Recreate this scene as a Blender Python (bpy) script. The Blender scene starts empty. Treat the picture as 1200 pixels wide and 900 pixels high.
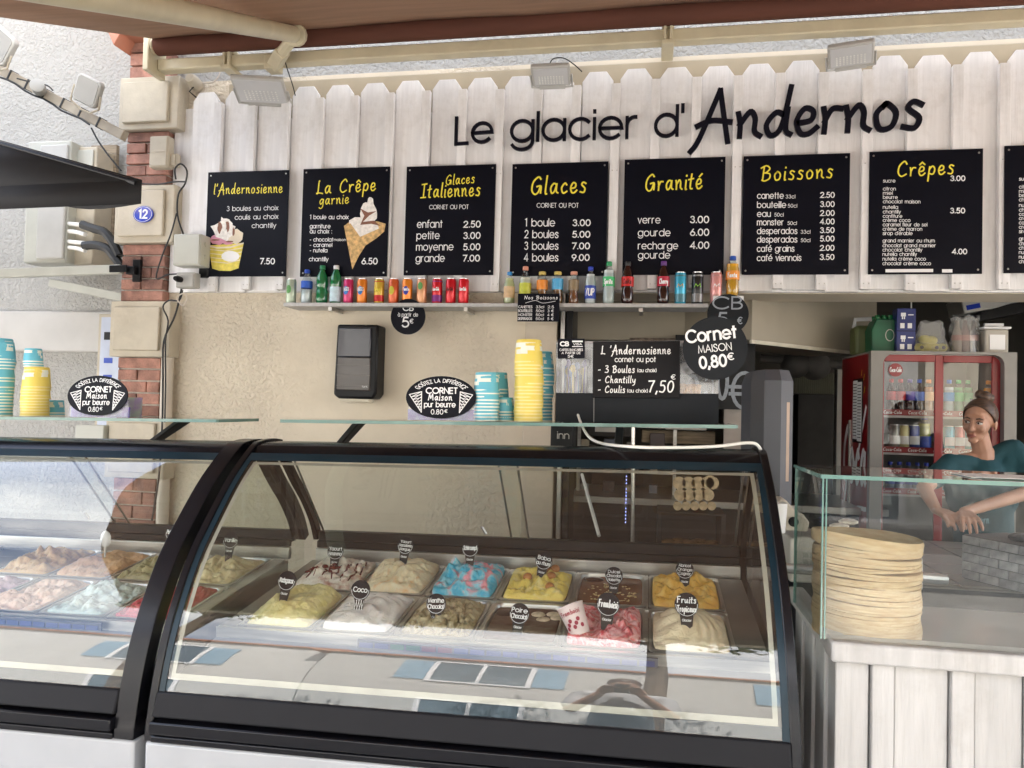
import bpy, math, random
from mathutils import Vector, Matrix, noise
random.seed(7)
R = math.radians
sc = bpy.context.scene
COL = sc.collection
# ------------------------------------------------------------------ camera
cam_d = bpy.data.cameras.new('camera'); cam = bpy.data.objects.new('camera', cam_d); COL.objects.link(cam)
FPX = 900.0
YAW, PITCH, ROLL, EYE = R(10.14), R(1.647), R(1.503), 1.45
_f = Vector((-math.sin(YAW)*math.cos(PITCH), math.cos(YAW)*math.cos(PITCH), math.sin(PITCH)))
_r0 = Vector((math.cos(YAW), math.sin(YAW), 0)); _u0 = _r0.cross(_f)
_r = _r0*math.cos(ROLL) + _u0*math.sin(ROLL); _u = _r.cross(_f)
m = Matrix((_r, _u, -_f)).transposed().to_4x4(); m.translation = Vector((0, 0, EYE))
cam.matrix_world = m
cam_d.sensor_width = 36; cam_d.lens = 36*FPX/1200; cam_d.clip_start = 0.02; cam_d.clip_end = 800
sc.camera = cam
# ------------------------------------------------------------------ world, sun, exposure
SUN_EL, SUN_AZ = R(59), R(14)      # the sun stands behind the shop, so its front is in shade
w = bpy.data.worlds.new('World'); sc.world = w; w.use_nodes = True
nt = w.node_tree; nt.nodes.clear()
sky = nt.nodes.new('ShaderNodeTexSky'); sky.sky_type = 'NISHITA'; sky.sun_disc = False
sky.sun_elevation = SUN_EL; sky.sun_rotation = SUN_AZ; sky.air_density = .8; sky.dust_density = 4
bg = nt.nodes.new('ShaderNodeBackground'); bg.inputs['Strength'].default_value = 0.15
wo = nt.nodes.new('ShaderNodeOutputWorld'); 
wtc = nt.nodes.new('ShaderNodeTexCoord'); wmp = nt.nodes.new('ShaderNodeMapping'); wmp.inputs['Scale'].default_value = (1, 1, 2.2); nt.links.new(wtc.outputs['Generated'], wmp.inputs[0])
wn = nt.nodes.new('ShaderNodeTexNoise'); wn.inputs['Scale'].default_value = 1.6; wn.inputs['Detail'].default_value = 9; wn.inputs['Roughness'].default_value = .6; nt.links.new(wmp.outputs[0], wn.inputs['Vector'])
wr = nt.nodes.new('ShaderNodeValToRGB'); wr.color_ramp.elements[0].position = .42; wr.color_ramp.elements[1].position = .66; nt.links.new(wn.outputs['Fac'], wr.inputs[0])
wm = nt.nodes.new('ShaderNodeMixRGB'); wm.inputs[2].default_value = (7.2, 7.1, 6.9, 1); nt.links.new(wr.outputs[0], wm.inputs[0]); nt.links.new(sky.outputs[0], wm.inputs[1])
nt.links.new(wm.outputs[0], bg.inputs[0]); nt.links.new(bg.outputs[0], wo.inputs[0])
sd = bpy.data.lights.new('sun', 'SUN'); sd.energy = 4.2; sd.angle = R(0.5); sd.color = (1, .97, .93)
so = bpy.data.objects.new('sun', sd); COL.objects.link(so)
dirv = Vector((math.sin(SUN_AZ)*math.cos(SUN_EL), math.cos(SUN_AZ)*math.cos(SUN_EL), math.sin(SUN_EL)))
so.rotation_euler = dirv.to_track_quat('Z', 'Y').to_euler()
sc.view_settings.view_transform = 'Standard'; sc.view_settings.look = 'None'
sc.view_settings.exposure = 2.64; sc.view_settings.gamma = 1
sc.render.engine = 'CYCLES'
sc.cycles.max_bounces = 9; sc.cycles.diffuse_bounces = 5; sc.cycles.glossy_bounces = 4
sc.cycles.transparent_max_bounces = 24; sc.cycles.transmission_bounces = 6
sc.cycles.caustics_reflective = False; sc.cycles.caustics_refractive = False
sc.cycles.sample_clamp_indirect = 6

# ------------------------------------------------------------------ helpers
def ray(x, y): return _r*((x-600)/FPX) + _u*((450-y)/FPX) + _f
def PY(x, y, Y):
    d = ray(x, y); t = Y/d.y; return Vector((0, 0, EYE)) + d*t
def PZ(x, y, z):
    d = ray(x, y); t = (z-EYE)/d.z; return Vector((0, 0, EYE)) + d*t

MATS = {}
def mat(name, c, rough=.6, metal=0, var=.12, vs=8, bump=0, bs=60, spec=.5, c2=None, stretch=None, detail=3,
        rand=0, trans=0, emit=0, coat=0, alpha=1, bump2=0, bs2=8, dirt=0, subs=0):
    if name in MATS: return MATS[name]
    M = bpy.data.materials.new(name); M.use_nodes = True; n = M.node_tree; N = n.nodes; L = n.links
    b = N['Principled BSDF']; b.inputs['Roughness'].default_value = rough; b.inputs['Metallic'].default_value = metal
    b.inputs['Specular IOR Level'].default_value = spec; b.inputs['Coat Weight'].default_value = coat
    if trans: b.inputs['Transmission Weight'].default_value = trans
    if subs: b.inputs['Subsurface Weight'].default_value = subs; b.inputs['Subsurface Radius'].default_value = (.02, .01, .006)
    b.inputs['Alpha'].default_value = alpha
    tc = N.new('ShaderNodeTexCoord'); mp = N.new('ShaderNodeMapping'); L.new(tc.outputs['Object'], mp.inputs[0])
    if stretch: mp.inputs['Scale'].default_value = stretch
    nz = N.new('ShaderNodeTexNoise'); nz.inputs['Scale'].default_value = vs; nz.inputs['Detail'].default_value = detail
    L.new(mp.outputs[0], nz.inputs['Vector'])
    rp = N.new('ShaderNodeValToRGB'); L.new(nz.outputs['Fac'], rp.inputs[0])
    lo = c2 if c2 else tuple(x*(1-var) for x in c); hi = c if c2 else tuple(min(1, x*(1+var)) for x in c)
    rp.color_ramp.elements[0].position = .33; rp.color_ramp.elements[1].position = .67
    rp.color_ramp.elements[0].color = (*lo, 1); rp.color_ramp.elements[1].color = (*hi, 1)
    out = rp.outputs[0]
    if dirt:
        n2 = N.new('ShaderNodeTexNoise'); n2.inputs['Scale'].default_value = 2.3; n2.inputs['Detail'].default_value = 8
        n2.inputs['Roughness'].default_value = .7; L.new(tc.outputs['Object'], n2.inputs['Vector'])
        r2 = N.new('ShaderNodeValToRGB'); r2.color_ramp.elements[0].position = .5; r2.color_ramp.elements[1].position = .75
        r2.color_ramp.elements[0].color = (0, 0, 0, 1); r2.color_ramp.elements[1].color = (dirt, dirt, dirt, 1); L.new(n2.outputs['Fac'], r2.inputs[0])
        mx = N.new('ShaderNodeMixRGB'); mx.inputs[2].default_value = (c[0]*.45, c[1]*.4, c[2]*.33, 1)
        L.new(r2.outputs[0], mx.inputs[0]); L.new(out, mx.inputs[1]); out = mx.outputs[0]
    if rand:
        oi = N.new('ShaderNodeObjectInfo'); mr = N.new('ShaderNodeMapRange')
        mr.inputs[3].default_value = 1-rand; mr.inputs[4].default_value = 1+rand; L.new(oi.outputs['Random'], mr.inputs[0])
        hs = N.new('ShaderNodeHueSaturation'); L.new(mr.outputs[0], hs.inputs['Value']); L.new(out, hs.inputs['Color']); out = hs.outputs[0]
    L.new(out, b.inputs['Base Color'])
    if emit:
        L.new(out, b.inputs['Emission Color']); b.inputs['Emission Strength'].default_value = emit
    if bump:
        nb = N.new('ShaderNodeTexNoise'); nb.inputs['Scale'].default_value = bs; nb.inputs['Detail'].default_value = 4
        L.new(mp.outputs[0], nb.inputs['Vector'])
        bp = N.new('ShaderNodeBump'); bp.inputs['Strength'].default_value = bump; bp.inputs['Distance'].default_value = .01
        L.new(nb.outputs['Fac'], bp.inputs['Height']); L.new(bp.outputs[0], b.inputs['Normal'])
    MATS[name] = M; return M

def glass_mat(name, tint=(.93, .96, .95), refl=1.0, rough=.0, ior=1.5, haze=0):
    if name in MATS: return MATS[name]
    M = bpy.data.materials.new(name); M.use_nodes = True; n = M.node_tree; N = n.nodes; L = n.links; N.clear()
    o = N.new('ShaderNodeOutputMaterial'); t = N.new('ShaderNodeBsdfTransparent'); t.inputs[0].default_value = (*tint, 1)
    g = N.new('ShaderNodeBsdfGlossy'); g.inputs['Roughness'].default_value = rough
    lw = N.new('ShaderNodeLayerWeight'); lw.inputs[0].default_value = .5
    pw = N.new('ShaderNodeMath'); pw.operation = 'POWER'; pw.inputs[1].default_value = 5; L.new(lw.outputs['Facing'], pw.inputs[0])
    fr = N.new('ShaderNodeMath'); fr.operation = 'MULTIPLY_ADD'; fr.inputs[1].default_value = .94; fr.inputs[2].default_value = .045; L.new(pw.outputs[0], fr.inputs[0])
    mu = N.new('ShaderNodeMath'); mu.operation = 'MULTIPLY'; mu.inputs[1].default_value = refl; mu.use_clamp = True
    L.new(fr.outputs[0], mu.inputs[0]); mx = N.new('ShaderNodeMixShader'); L.new(mu.outputs[0], mx.inputs[0])
    L.new(t.outputs[0], mx.inputs[1]); L.new(g.outputs[0], mx.inputs[2]); last = mx.outputs[0]
    if haze:
        d = N.new('ShaderNodeBsdfDiffuse'); d.inputs[0].default_value = (.8, .8, .8, 1)
        nz = N.new('ShaderNodeTexNoise'); nz.inputs['Scale'].default_value = 5; nz.inputs['Detail'].default_value = 6
        tc = N.new('ShaderNodeTexCoord'); L.new(tc.outputs['Object'], nz.inputs['Vector'])
        m2 = N.new('ShaderNodeMath'); m2.operation = 'MULTIPLY'; m2.inputs[1].default_value = haze; L.new(nz.outputs['Fac'], m2.inputs[0])
        x2 = N.new('ShaderNodeMixShader'); L.new(m2.outputs[0], x2.inputs[0]); L.new(last, x2.inputs[1]); L.new(d.outputs[0], x2.inputs[2]); last = x2.outputs[0]
    L.new(last, o.inputs[0]); MATS[name] = M; return M

class MB:
    def __init__(s): s.v = []; s.f = []; s.m = []; s.mi = 0
    def add(s, vs, fs):
        o = len(s.v); s.v += [tuple(p) for p in vs]
        for f in fs: s.f.append([i+o for i in f]); s.m.append(s.mi)
        return s
    def box(s, a, b, M=None):
        x0, y0, z0 = a; x1, y1, z1 = b
        vs = [Vector(p) for p in ((x0,y0,z0),(x1,y0,z0),(x1,y1,z0),(x0,y1,z0),(x0,y0,z1),(x1,y0,z1),(x1,y1,z1),(x0,y1,z1))]
        if M: vs = [M @ p for p in vs]
        return s.add(vs, [(0,3,2,1),(4,5,6,7),(0,1,5,4),(1,2,6,5),(2,3,7,6),(3,0,4,7)])
    def prism(s, pts, d0, d1, axis='y'):
        # pts 2-D outline; axis y: (x,z) ; axis x: (y,z) ; axis z: (x,y)
        def P(p, d): return (p[0], d, p[1]) if axis == 'y' else ((d, p[0], p[1]) if axis == 'x' else (p[0], p[1], d))
        n = len(pts); vs = [P(p, d0) for p in pts] + [P(p, d1) for p in pts]
        return s.add(vs, [list(range(n)), list(range(2*n-1, n-1, -1))] + [(i, i+n, (i+1) % n+n, (i+1) % n) for i in range(n)])
    def tube(s, pts, r, n=8, closed=False, caps=True):
        pts = [Vector(p) for p in pts]; k = len(pts); rs = r if isinstance(r, (list, tuple)) else [r]*k
        vs = []; prev = None
        for i, p in enumerate(pts):
            t = (pts[min(i+1, k-1)] - pts[max(i-1, 0)]).normalized()
            if prev is None:
                a = Vector((0, 0, 1)) if abs(t.z) < .9 else Vector((1, 0, 0)); e = t.cross(a).normalized()
            else: e = (prev - t*prev.dot(t)).normalized()
            prev = e; g = t.cross(e)
            for j in range(n):
                A = 2*math.pi*j/n; vs.append(p + (e*math.cos(A) + g*math.sin(A))*rs[i])
        fs = [(i*n+j, i*n+(j+1) % n, (i+1)*n+(j+1) % n, (i+1)*n+j) for i in range(k-1) for j in range(n)]
        if caps: fs += [list(range(n))[::-1], [(k-1)*n+j for j in range(n)]]
        return s.add(vs, fs)
    def lathe(s, prof, n=20, c=(0, 0, 0), M=None, sx=1, sy=1, cap=True):
        vs = []
        for (r, z) in prof:
            for j in range(n):
                A = 2*math.pi*j/n; p = Vector((c[0]+sx*r*math.cos(A), c[1]+sy*r*math.sin(A), c[2]+z))
                vs.append(M @ p if M else p)
        k = len(prof)
        fs = [(i*n+j, i*n+(j+1) % n, (i+1)*n+(j+1) % n, (i+1)*n+j) for i in range(k-1) for j in range(n)]
        if cap: fs += [list(range(n))[::-1], [(k-1)*n+j for j in range(n)]]
        return s.add(vs, fs)
    def ball(s, c, r, n=10, m=7, sc_=(1, 1, 1), M=None):
        prof = []; vs = []
        for i in range(m+1):
            th = math.pi*i/m
            for j in range(n):
                A = 2*math.pi*j/n
                p = Vector((c[0]+r*sc_[0]*math.sin(th)*math.cos(A), c[1]+r*sc_[1]*math.sin(th)*math.sin(A), c[2]-r*sc_[2]*math.cos(th)))
                vs.append(M @ p if M else p)
        return s.add(vs, [(i*n+j, i*n+(j+1) % n, (i+1)*n+(j+1) % n, (i+1)*n+j) for i in range(m) for j in range(n)])
    def sheet(s, rows):
        k = len(rows[0]); vs = [p for r_ in rows for p in r_]
        return s.add(vs, [(i*k+j, i*k+j+1, (i+1)*k+j+1, (i+1)*k+j) for i in range(len(rows)-1) for j in range(k-1)])
    def build(s, name, mats, parent=None, smooth=35, bevel=0, solid=0, segs=2, weld=False):
        me = bpy.data.meshes.new(name); me.from_pydata(s.v, [], s.f)
        for k in (mats if isinstance(mats, (list, tuple)) else [mats]): me.materials.append(k)
        if any(s.m): me.polygons.foreach_set('material_index', s.m)
        me.update()
        if smooth:
            me.polygons.foreach_set('use_smooth', [True]*len(me.polygons))
            me.set_sharp_from_angle(angle=R(smooth))
        o = bpy.data.objects.new(name, me); COL.objects.link(o)
        if parent: o.parent = parent
        if solid:
            q = o.modifiers.new('solid', 'SOLIDIFY'); q.thickness = solid; q.offset = 0
        if bevel:
            q = o.modifiers.new('bevel', 'BEVEL'); q.width = bevel; q.segments = segs; q.limit_method = 'ANGLE'; q.angle_limit = R(40)
        return o

def tag(o, label=None, cat=None, group=None, kind=None):
    if label: o['label'] = label
    if cat: o['category'] = cat
    if group: o['group'] = group
    if kind: o['kind'] = kind
    return o
def thing(name, label, cat, loc=(0, 0, 0), rz=0, group=None):
    o = bpy.data.objects.new(name, None); COL.objects.link(o); o.location = loc; o.rotation_euler = (0, 0, rz); o.empty_display_size = .05
    return tag(o, label, cat, group)
def struct(o): o['kind'] = 'structure'; return o
def copy_tree(o, parent=None):
    c = o.copy(); COL.objects.link(c)
    if parent: c.parent = parent
    for ch in o.children: copy_tree(ch, c)
    return c

# ------------------------------------------------------------------ lettering (stroke fonts)
def A_(cx, cy, rx, ry, a0, a1, n=14):
    return [(cx+rx*math.cos(R(a0+(a1-a0)*i/n)), cy+ry*math.sin(R(a0+(a1-a0)*i/n))) for i in range(n+1)]
S = {}
_o = A_(.36, .36, .36, .36, 90, 450, 22)
S['a'] = (.72, [_o, [(.72, .72), (.72, 0)]]); S['b'] = (.72, [_o, [(0, 1), (0, 0)]])
S['c'] = (.64, [A_(.36, .36, .36, .36, 42, 318, 16)]); S['d'] = (.72, [_o, [(.72, 1), (.72, 0)]])
S['e'] = (.72, [[(0, .36), (.72, .36)] + A_(.36, .36, .36, .36, 0, 318, 18)[1:]])
S['f'] = (.32, [[(.12, 0), (.12, .82)] + A_(.32, .82, .2, .2, 180, 90, 5)[1:], [(0, .7), (.32, .7)]])
S['g'] = (.72, [_o, [(.72, .72), (.72, 0)] + A_(.36, 0, .36, .3, 0, -155, 12)[1:]])
_h = [(0, 0), (0, .44)] ; _ar = A_(.29, .43, .29, .29, 180, 0, 10) + [(.58, 0)]
S['h'] = (.58, [[(0, 1), (0, 0)], _ar]); S['n'] = (.58, [[(0, .72), (0, 0)], _ar])
S['i'] = (0, [[(0, .72), (0, 0)], [(0, .93), (0, .99)]]); S['j'] = (.1, [[(.08, .72), (.08, -.2), (-.06, -.28)], [(.08, .93), (.08, .99)]])
S['k'] = (.5, [[(0, 1), (0, 0)], [(.46, .72), (.02, .32)], [(.18, .46), (.5, 0)]]); S['l'] = (0, [[(0, 1), (0, 0)]])
S['m'] = (.96, [[(0, .72), (0, 0)], A_(.24, .48, .24, .24, 180, 0, 8)+[(.48, 0)], A_(.72, .48, .24, .24, 180, 0, 8)+[(.96, 0)]])
S['o'] = (.72, [_o]); S['p'] = (.72, [_o, [(0, .72), (0, -.3)]]); S['q'] = (.72, [_o, [(.72, .72), (.72, -.3)]])
S['r'] = (.37, [[(0, .72), (0, 0)], A_(.26, .44, .26, .28, 180, 82, 6)])
S['s'] = (.46, [[(.44, .58), (.38, .68), (.22, .73), (.06, .66), (.05, .52), (.16, .41), (.34, .34), (.46, .22), (.42, .06), (.22, -.01), (.05, .04), (0, .16)]])
S['t'] = (.32, [[(.15, .96), (.15, 0)], [(0, .7), (.32, .7)]])
S['u'] = (.58, [[(0, .72), (0, .29)] + A_(.29, .28, .29, .28, 180, 360, 10)[1:], [(.58, .72), (.58, 0)]])
S['v'] = (.54, [[(0, .72), (.27, 0), (.54, .72)]]); S['w'] = (.9, [[(0, .72), (.22, 0), (.45, .7), (.68, 0), (.9, .72)]])
S['x'] = (.5, [[(0, .72), (.5, 0)], [(.5, .72), (0, 0)]]); S['y'] = (.54, [[(0, .72), (.28, 0)], [(.54, .72), (.14, -.3)]])
S['z'] = (.48, [[(0, .72), (.48, .72), (0, 0), (.48, 0)]])
S['A'] = (.8, [[(0, 0), (.4, 1), (.8, 0)], [(.14, .34), (.66, .34)]])
S['B'] = (.55, [[(0, 0), (0, 1), (.28, 1)] + A_(.28, .76, .22, .24, 90, -90, 8)[1:] + [(0, .52)], [(.28, .52)] + A_(.3, .26, .26, .26, 90, -90, 8) + [(0, 0)]])
S['C'] = (.88, [A_(.5, .5, .5, .5, 42, 318, 18)]); S['D'] = (.76, [[(0, 0), (0, 1), (.26, 1)] + A_(.26, .5, .5, .5, 90, -90, 12)[1:] + [(0, 0)]])
S['E'] = (.5, [[(.5, 1), (0, 1), (0, 0), (.5, 0)], [(0, .52), (.46, .52)]]); S['F'] = (.48, [[(.48, 1), (0, 1), (0, 0)], [(0, .52), (.44, .52)]])
S['G'] = (1, [A_(.5, .5, .5, .5, 42, 360, 20) + [(.55, .5)]]); S['H'] = (.66, [[(0, 0), (0, 1)], [(.66, 0), (.66, 1)], [(0, .52), (.66, .52)]])
S['I'] = (0, [[(0, 0), (0, 1)]]); S['L'] = (.44, [[(0, 1), (0, 0), (.44, 0)]]); S['M'] = (.86, [[(0, 0), (.1, 1), (.43, .1), (.76, 1), (.86, 0)]])
S['N'] = (.68, [[(0, 0), (0, 1), (.68, 0), (.68, 1)]]); S['O'] = (1, [A_(.5, .5, .5, .5, 90, 450, 24)])
S['P'] = (.52, [[(0, 0), (0, 1), (.26, 1)] + A_(.26, .74, .26, .26, 90, -90, 8)[1:] + [(0, .48)]])
S['R'] = (.54, [S['P'][1][0], [(.22, .48), (.54, 0)]]); S['S'] = (.54, [[(x*1.2, y*1.39) for x, y in S['s'][1][0]]])
S['T'] = (.5, [[(0, 1), (.5, 1)], [(.25, 1), (.25, 0)]]); S['U'] = (.64, [[(0, 1), (0, .32)] + A_(.32, .32, .32, .32, 180, 360, 10)[1:] + [(.64, 1)]])
S['V'] = (.7, [[(0, 1), (.35, 0), (.7, 1)]]); S['X'] = (.6, [[(0, 1), (.6, 0)], [(.6, 1), (0, 0)]]); S['Z'] = (.54, [[(0, 1), (.54, 1), (0, 0), (.54, 0)]])
S['Y'] = (.66, [[(0, 1), (.33, .45), (.66, 1)], [(.33, .45), (.33, 0)]]); S['K'] = (.58, [[(0, 0), (0, 1)], [(.54, 1), (.02, .4)], [(.2, .56), (.58, 0)]])
S['W'] = (1.1, [[(0, 1), (.28, 0), (.55, .95), (.82, 0), (1.1, 1)]])
S['0'] = (.58, [A_(.29, .5, .29, .5, 90, 450, 20)]); S['1'] = (.3, [[(.04, .88), (.24, 1), (.24, 0)]])
S['2'] = (.56, [A_(.28, .72, .26, .28, 170, -35, 10) + [(0, 0), (.56, 0)]])
S['3'] = (.54, [A_(.26, .76, .22, .24, 160, -80, 8) + A_(.26, .27, .27, .27, 85, -160, 10)])
S['4'] = (.6, [[(.44, 0), (.44, 1), (0, .28), (.6, .28)]])
S['5'] = (.54, [[(.48, 1), (.14, 1), (.07, .58)] + A_(.26, .32, .28, .32, 115, -150, 12)])
S['6'] = (.56, [A_(.28, .3, .28, .3, 90, 450, 14), [(.03, .4), (.38, 1)]]); S['7'] = (.52, [[(0, 1), (.52, 1), (.14, 0)]])
S['8'] = (.54, [A_(.27, .76, .21, .24, 90, 450, 12), A_(.27, .27, .27, .27, 90, 450, 12)]); S['9'] = (.56, [A_(.28, .7, .28, .3, 90, 450, 14), [(.53, .6), (.18, 0)]])
S['.'] = (.06, [[(.03, 0), (.03, .07)]]); S[','] = (.1, [[(.08, .08), (.0, -.16)]]); S['-'] = (.3, [[(0, .38), (.3, .38)]])
S[':'] = (.06, [[(.03, 0), (.03, .07)], [(.03, .6), (.03, .67)]]); S["'"] = (.02, [[(.01, 1.02), (.01, .78)]])
S['('] = (.2, [A_(.3, .45, .3, .6, 120, 240, 6)]); S[')'] = (.2, [A_(-.1, .45, .3, .6, 60, -60, 6)])
S['\u20ac'] = (.8, [A_(.5, .5, .42, .5, 50, 310, 14), [(-.02, .6), (.6, .6)], [(-.02, .4), (.56, .4)]])
def acc(F, base, ch, kind, xc=None, h=.0):
    a, st = F[base]; xc = a/2 if xc is None else xc; k = 0 if base.islower() else .28
    k += h
    add = {'e': [[(xc-.02, .84+k), (xc+.18, 1.02+k)]], 'g': [[(xc-.16, 1.02+k), (xc+.06, .84+k)]],
           'c': [[(xc-.17, .84+k), (xc, 1.0+k), (xc+.17, .84+k)]]}[kind]
    F[ch] = (a, st+add)
acc(S, 'e', '\u00e9', 'e'); acc(S, 'e', '\u00e8', 'g'); acc(S, 'e', '\u00ea', 'c'); acc(S, 'o', '\u00f4', 'c'); acc(S, 'a', '\u00e0', 'g')
acc(S, 'U', '\u00db', 'c'); acc(S, 'E', '\u00c9', 'e')
def cr(pts, n=5):
    P = [pts[0]] + list(pts) + [pts[-1]]; out = []
    for i in range(1, len(P)-2):
        for k in range(n):
            t = k/n; q = []
            for c in (0, 1):
                a, b, d, e = P[i-1][c], P[i][c], P[i+1][c], P[i+2][c]
                q.append(.5*(2*b+(d-a)*t+(2*a-5*b+4*d-e)*t*t+(3*b-a-3*d+e)*t**3))
            out.append(tuple(q))
    out.append(tuple(pts[-1])); return out
_H = {
 'a': (.5, [[(.42,.5),(.24,.58),(.05,.32),(.12,.02),(.3,.15),(.43,.56)], [(.43,.56),(.4,.14),(.52,.02)]]),
 'n': (.46, [[(.02,.56),(.06,.3),(.05,0)], [(.05,.28),(.25,.57),(.35,.42),(.34,.12),(.46,0)]]),
 'd': (.5, [[(.4,.42),(.22,.52),(.03,.25),(.12,0),(.32,.2),(.5,1.1)], [(.44,.6),(.4,.12),(.5,.0)]]),
 'e': (.42, [[(.05,.25),(.3,.3),(.34,.5),(.18,.57),(.03,.3),(.1,.02),(.26,.0),(.42,.14)]]),
 'r': (.36, [[(.04,.56),(.07,.3),(.05,0)], [(.06,.25),(.2,.52),(.38,.52)]]),
 'o': (.44, [[(.22,.57),(.04,.35),(.1,.02),(.32,.06),(.4,.36),(.24,.57),(.16,.5)]]),
 's': (.36, [[(.36,.5),(.2,.58),(.1,.44),(.3,.22),(.22,.0),(.0,.04)]]),
 'i': (.1, [[(.07,.54),(.03,.02),(.1,0)], [(.1,.78),(.12,.84)]]),
 'l': (.12, [[(.14,1.05),(.03,.1),(.12,0)]]),
 't': (.26, [[(.17,.9),(.06,.1),(.2,0)], [(-.06,.56),(.3,.62)]]),
 'u': (.5, [[(.03,.55),(.05,.06),(.24,.06),(.42,.55)], [(.42,.55),(.4,.12),(.5,0)]]),
 'c': (.38, [[(.36,.46),(.24,.57),(.04,.3),(.14,0),(.38,.1)]]),
 'g': (.44, [[(.42,.48),(.24,.57),(.03,.32),(.12,.04),(.34,.25),(.42,.55)], [(.42,.55),(.36,-.15),(.16,-.4),(-.06,-.3)]]),
 'p': (.44, [[(.1,.55),(.04,.1),(-.02,-.42)], [(.07,.35),(.28,.57),(.42,.36),(.3,.04),(.06,.1)]]),
 'b': (.42, [[(.12,1.05),(.04,.1),(.28,.02),(.4,.34),(.24,.5),(.06,.3)]]),
 'h': (.44, [[(.14,1.05),(.03,0)], [(.05,.28),(.25,.55),(.34,.38),(.34,.05),(.44,0)]]),
 'm': (.7, [[(.02,.55),(.03,0)], [(.04,.28),(.2,.55),(.3,.4),(.28,0)], [(.3,.28),(.48,.55),(.58,.4),(.56,.1),(.68,0)]]),
 'y': (.44, [[(.03,.55),(.1,.1),(.3,.18),(.45,.55)], [(.45,.55),(.32,-.2),(.05,-.4)]]),
 'v': (.4, [[(.02,.55),(.15,.02),(.4,.55)]]), 'x': (.38, [[(0,.55),(.36,0)],[(.36,.55),(0,0)]]),
 'A': (.72, [[(-.12,-.28),(.06,.02),(.46,1.12)], [(.46,1.12),(.54,.5),(.62,-.1)], [(.0,.3),(.3,.42),(.68,.36)]]),
 'B': (.6, [[(.16,.95),(.05,0)], [(-.05,.85),(.3,1.0),(.52,.8),(.3,.55),(.12,.52)], [(.14,.52),(.5,.45),(.5,.15),(.2,-.02),(.0,.05)]]),
 'C': (.6, [[(.62,.8),(.46,1.0),(.14,.7),(.06,.25),(.26,0),(.58,.14)]]),
 'G': (.68, [[(.62,.86),(.46,1.0),(.14,.72),(.05,.25),(.24,0),(.46,.12),(.58,.46)], [(.36,.44),(.62,.46),(.6,.05)]]),
 'I': (.44, [[(.28,1),(.18,0)], [(.04,.98),(.5,1.02)], [(-.06,.0),(.4,.02)]]),
 'L': (.52, [[(.26,1),(.2,.9),(.12,.1),(.0,.03)], [(.0,.05),(.28,.06),(.54,.0)]]),
 'M': (.8, [[(.0,0),(.18,1)], [(.18,1),(.36,.25)], [(.36,.25),(.66,1)], [(.66,1),(.72,0)]]),
 'N': (.6, [[(.0,0),(.1,.95)], [(.1,.95),(.46,.02)], [(.46,.02),(.6,1)]]),
 'F': (.5, [[(.1,.95),(.03,0)], [(.02,.97),(.52,1.0)], [(.07,.55),(.4,.57)]]), 'T': (.5, [[(.0,.95),(.55,1)], [(.28,.97),(.2,0)]]),
 '3': (.5, [[(.1,.95),(.4,1),(.45,.75),(.2,.55),(.5,.4),(.4,.05),(.0,.05)]]), '7': (.5, [[(.05,1),(.55,1.02)], [(.55,1.02),(.3,.5),(.14,0)]]),
 '5': (.5, [[(.55,1),(.2,.98),(.12,.6)], [(.12,.6),(.4,.6),(.48,.3),(.3,0),(.0,.05)]]),
 "'": (.1, [[(.12,1.05),(.04,.8)]]), ',': (.1, [[(.08,.08),(-.04,-.2)]]), '-': (.34, [[(.02,.36),(.34,.4)]]),
}
Hf = {k: (a, [cr(s) if len(s) > 2 else s for s in st]) for k, (a, st) in _H.items()}
acc(Hf, 'e', '\u00e9', 'e', .24, -.14); acc(Hf, 'e', '\u00ea', 'c', .24, -.14)
for k in S:
    if k not in Hf: Hf[k] = (S[k][0]*.85, [[(x*.85+y*.12, y) for x, y in s] for s in S[k][1]])

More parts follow.
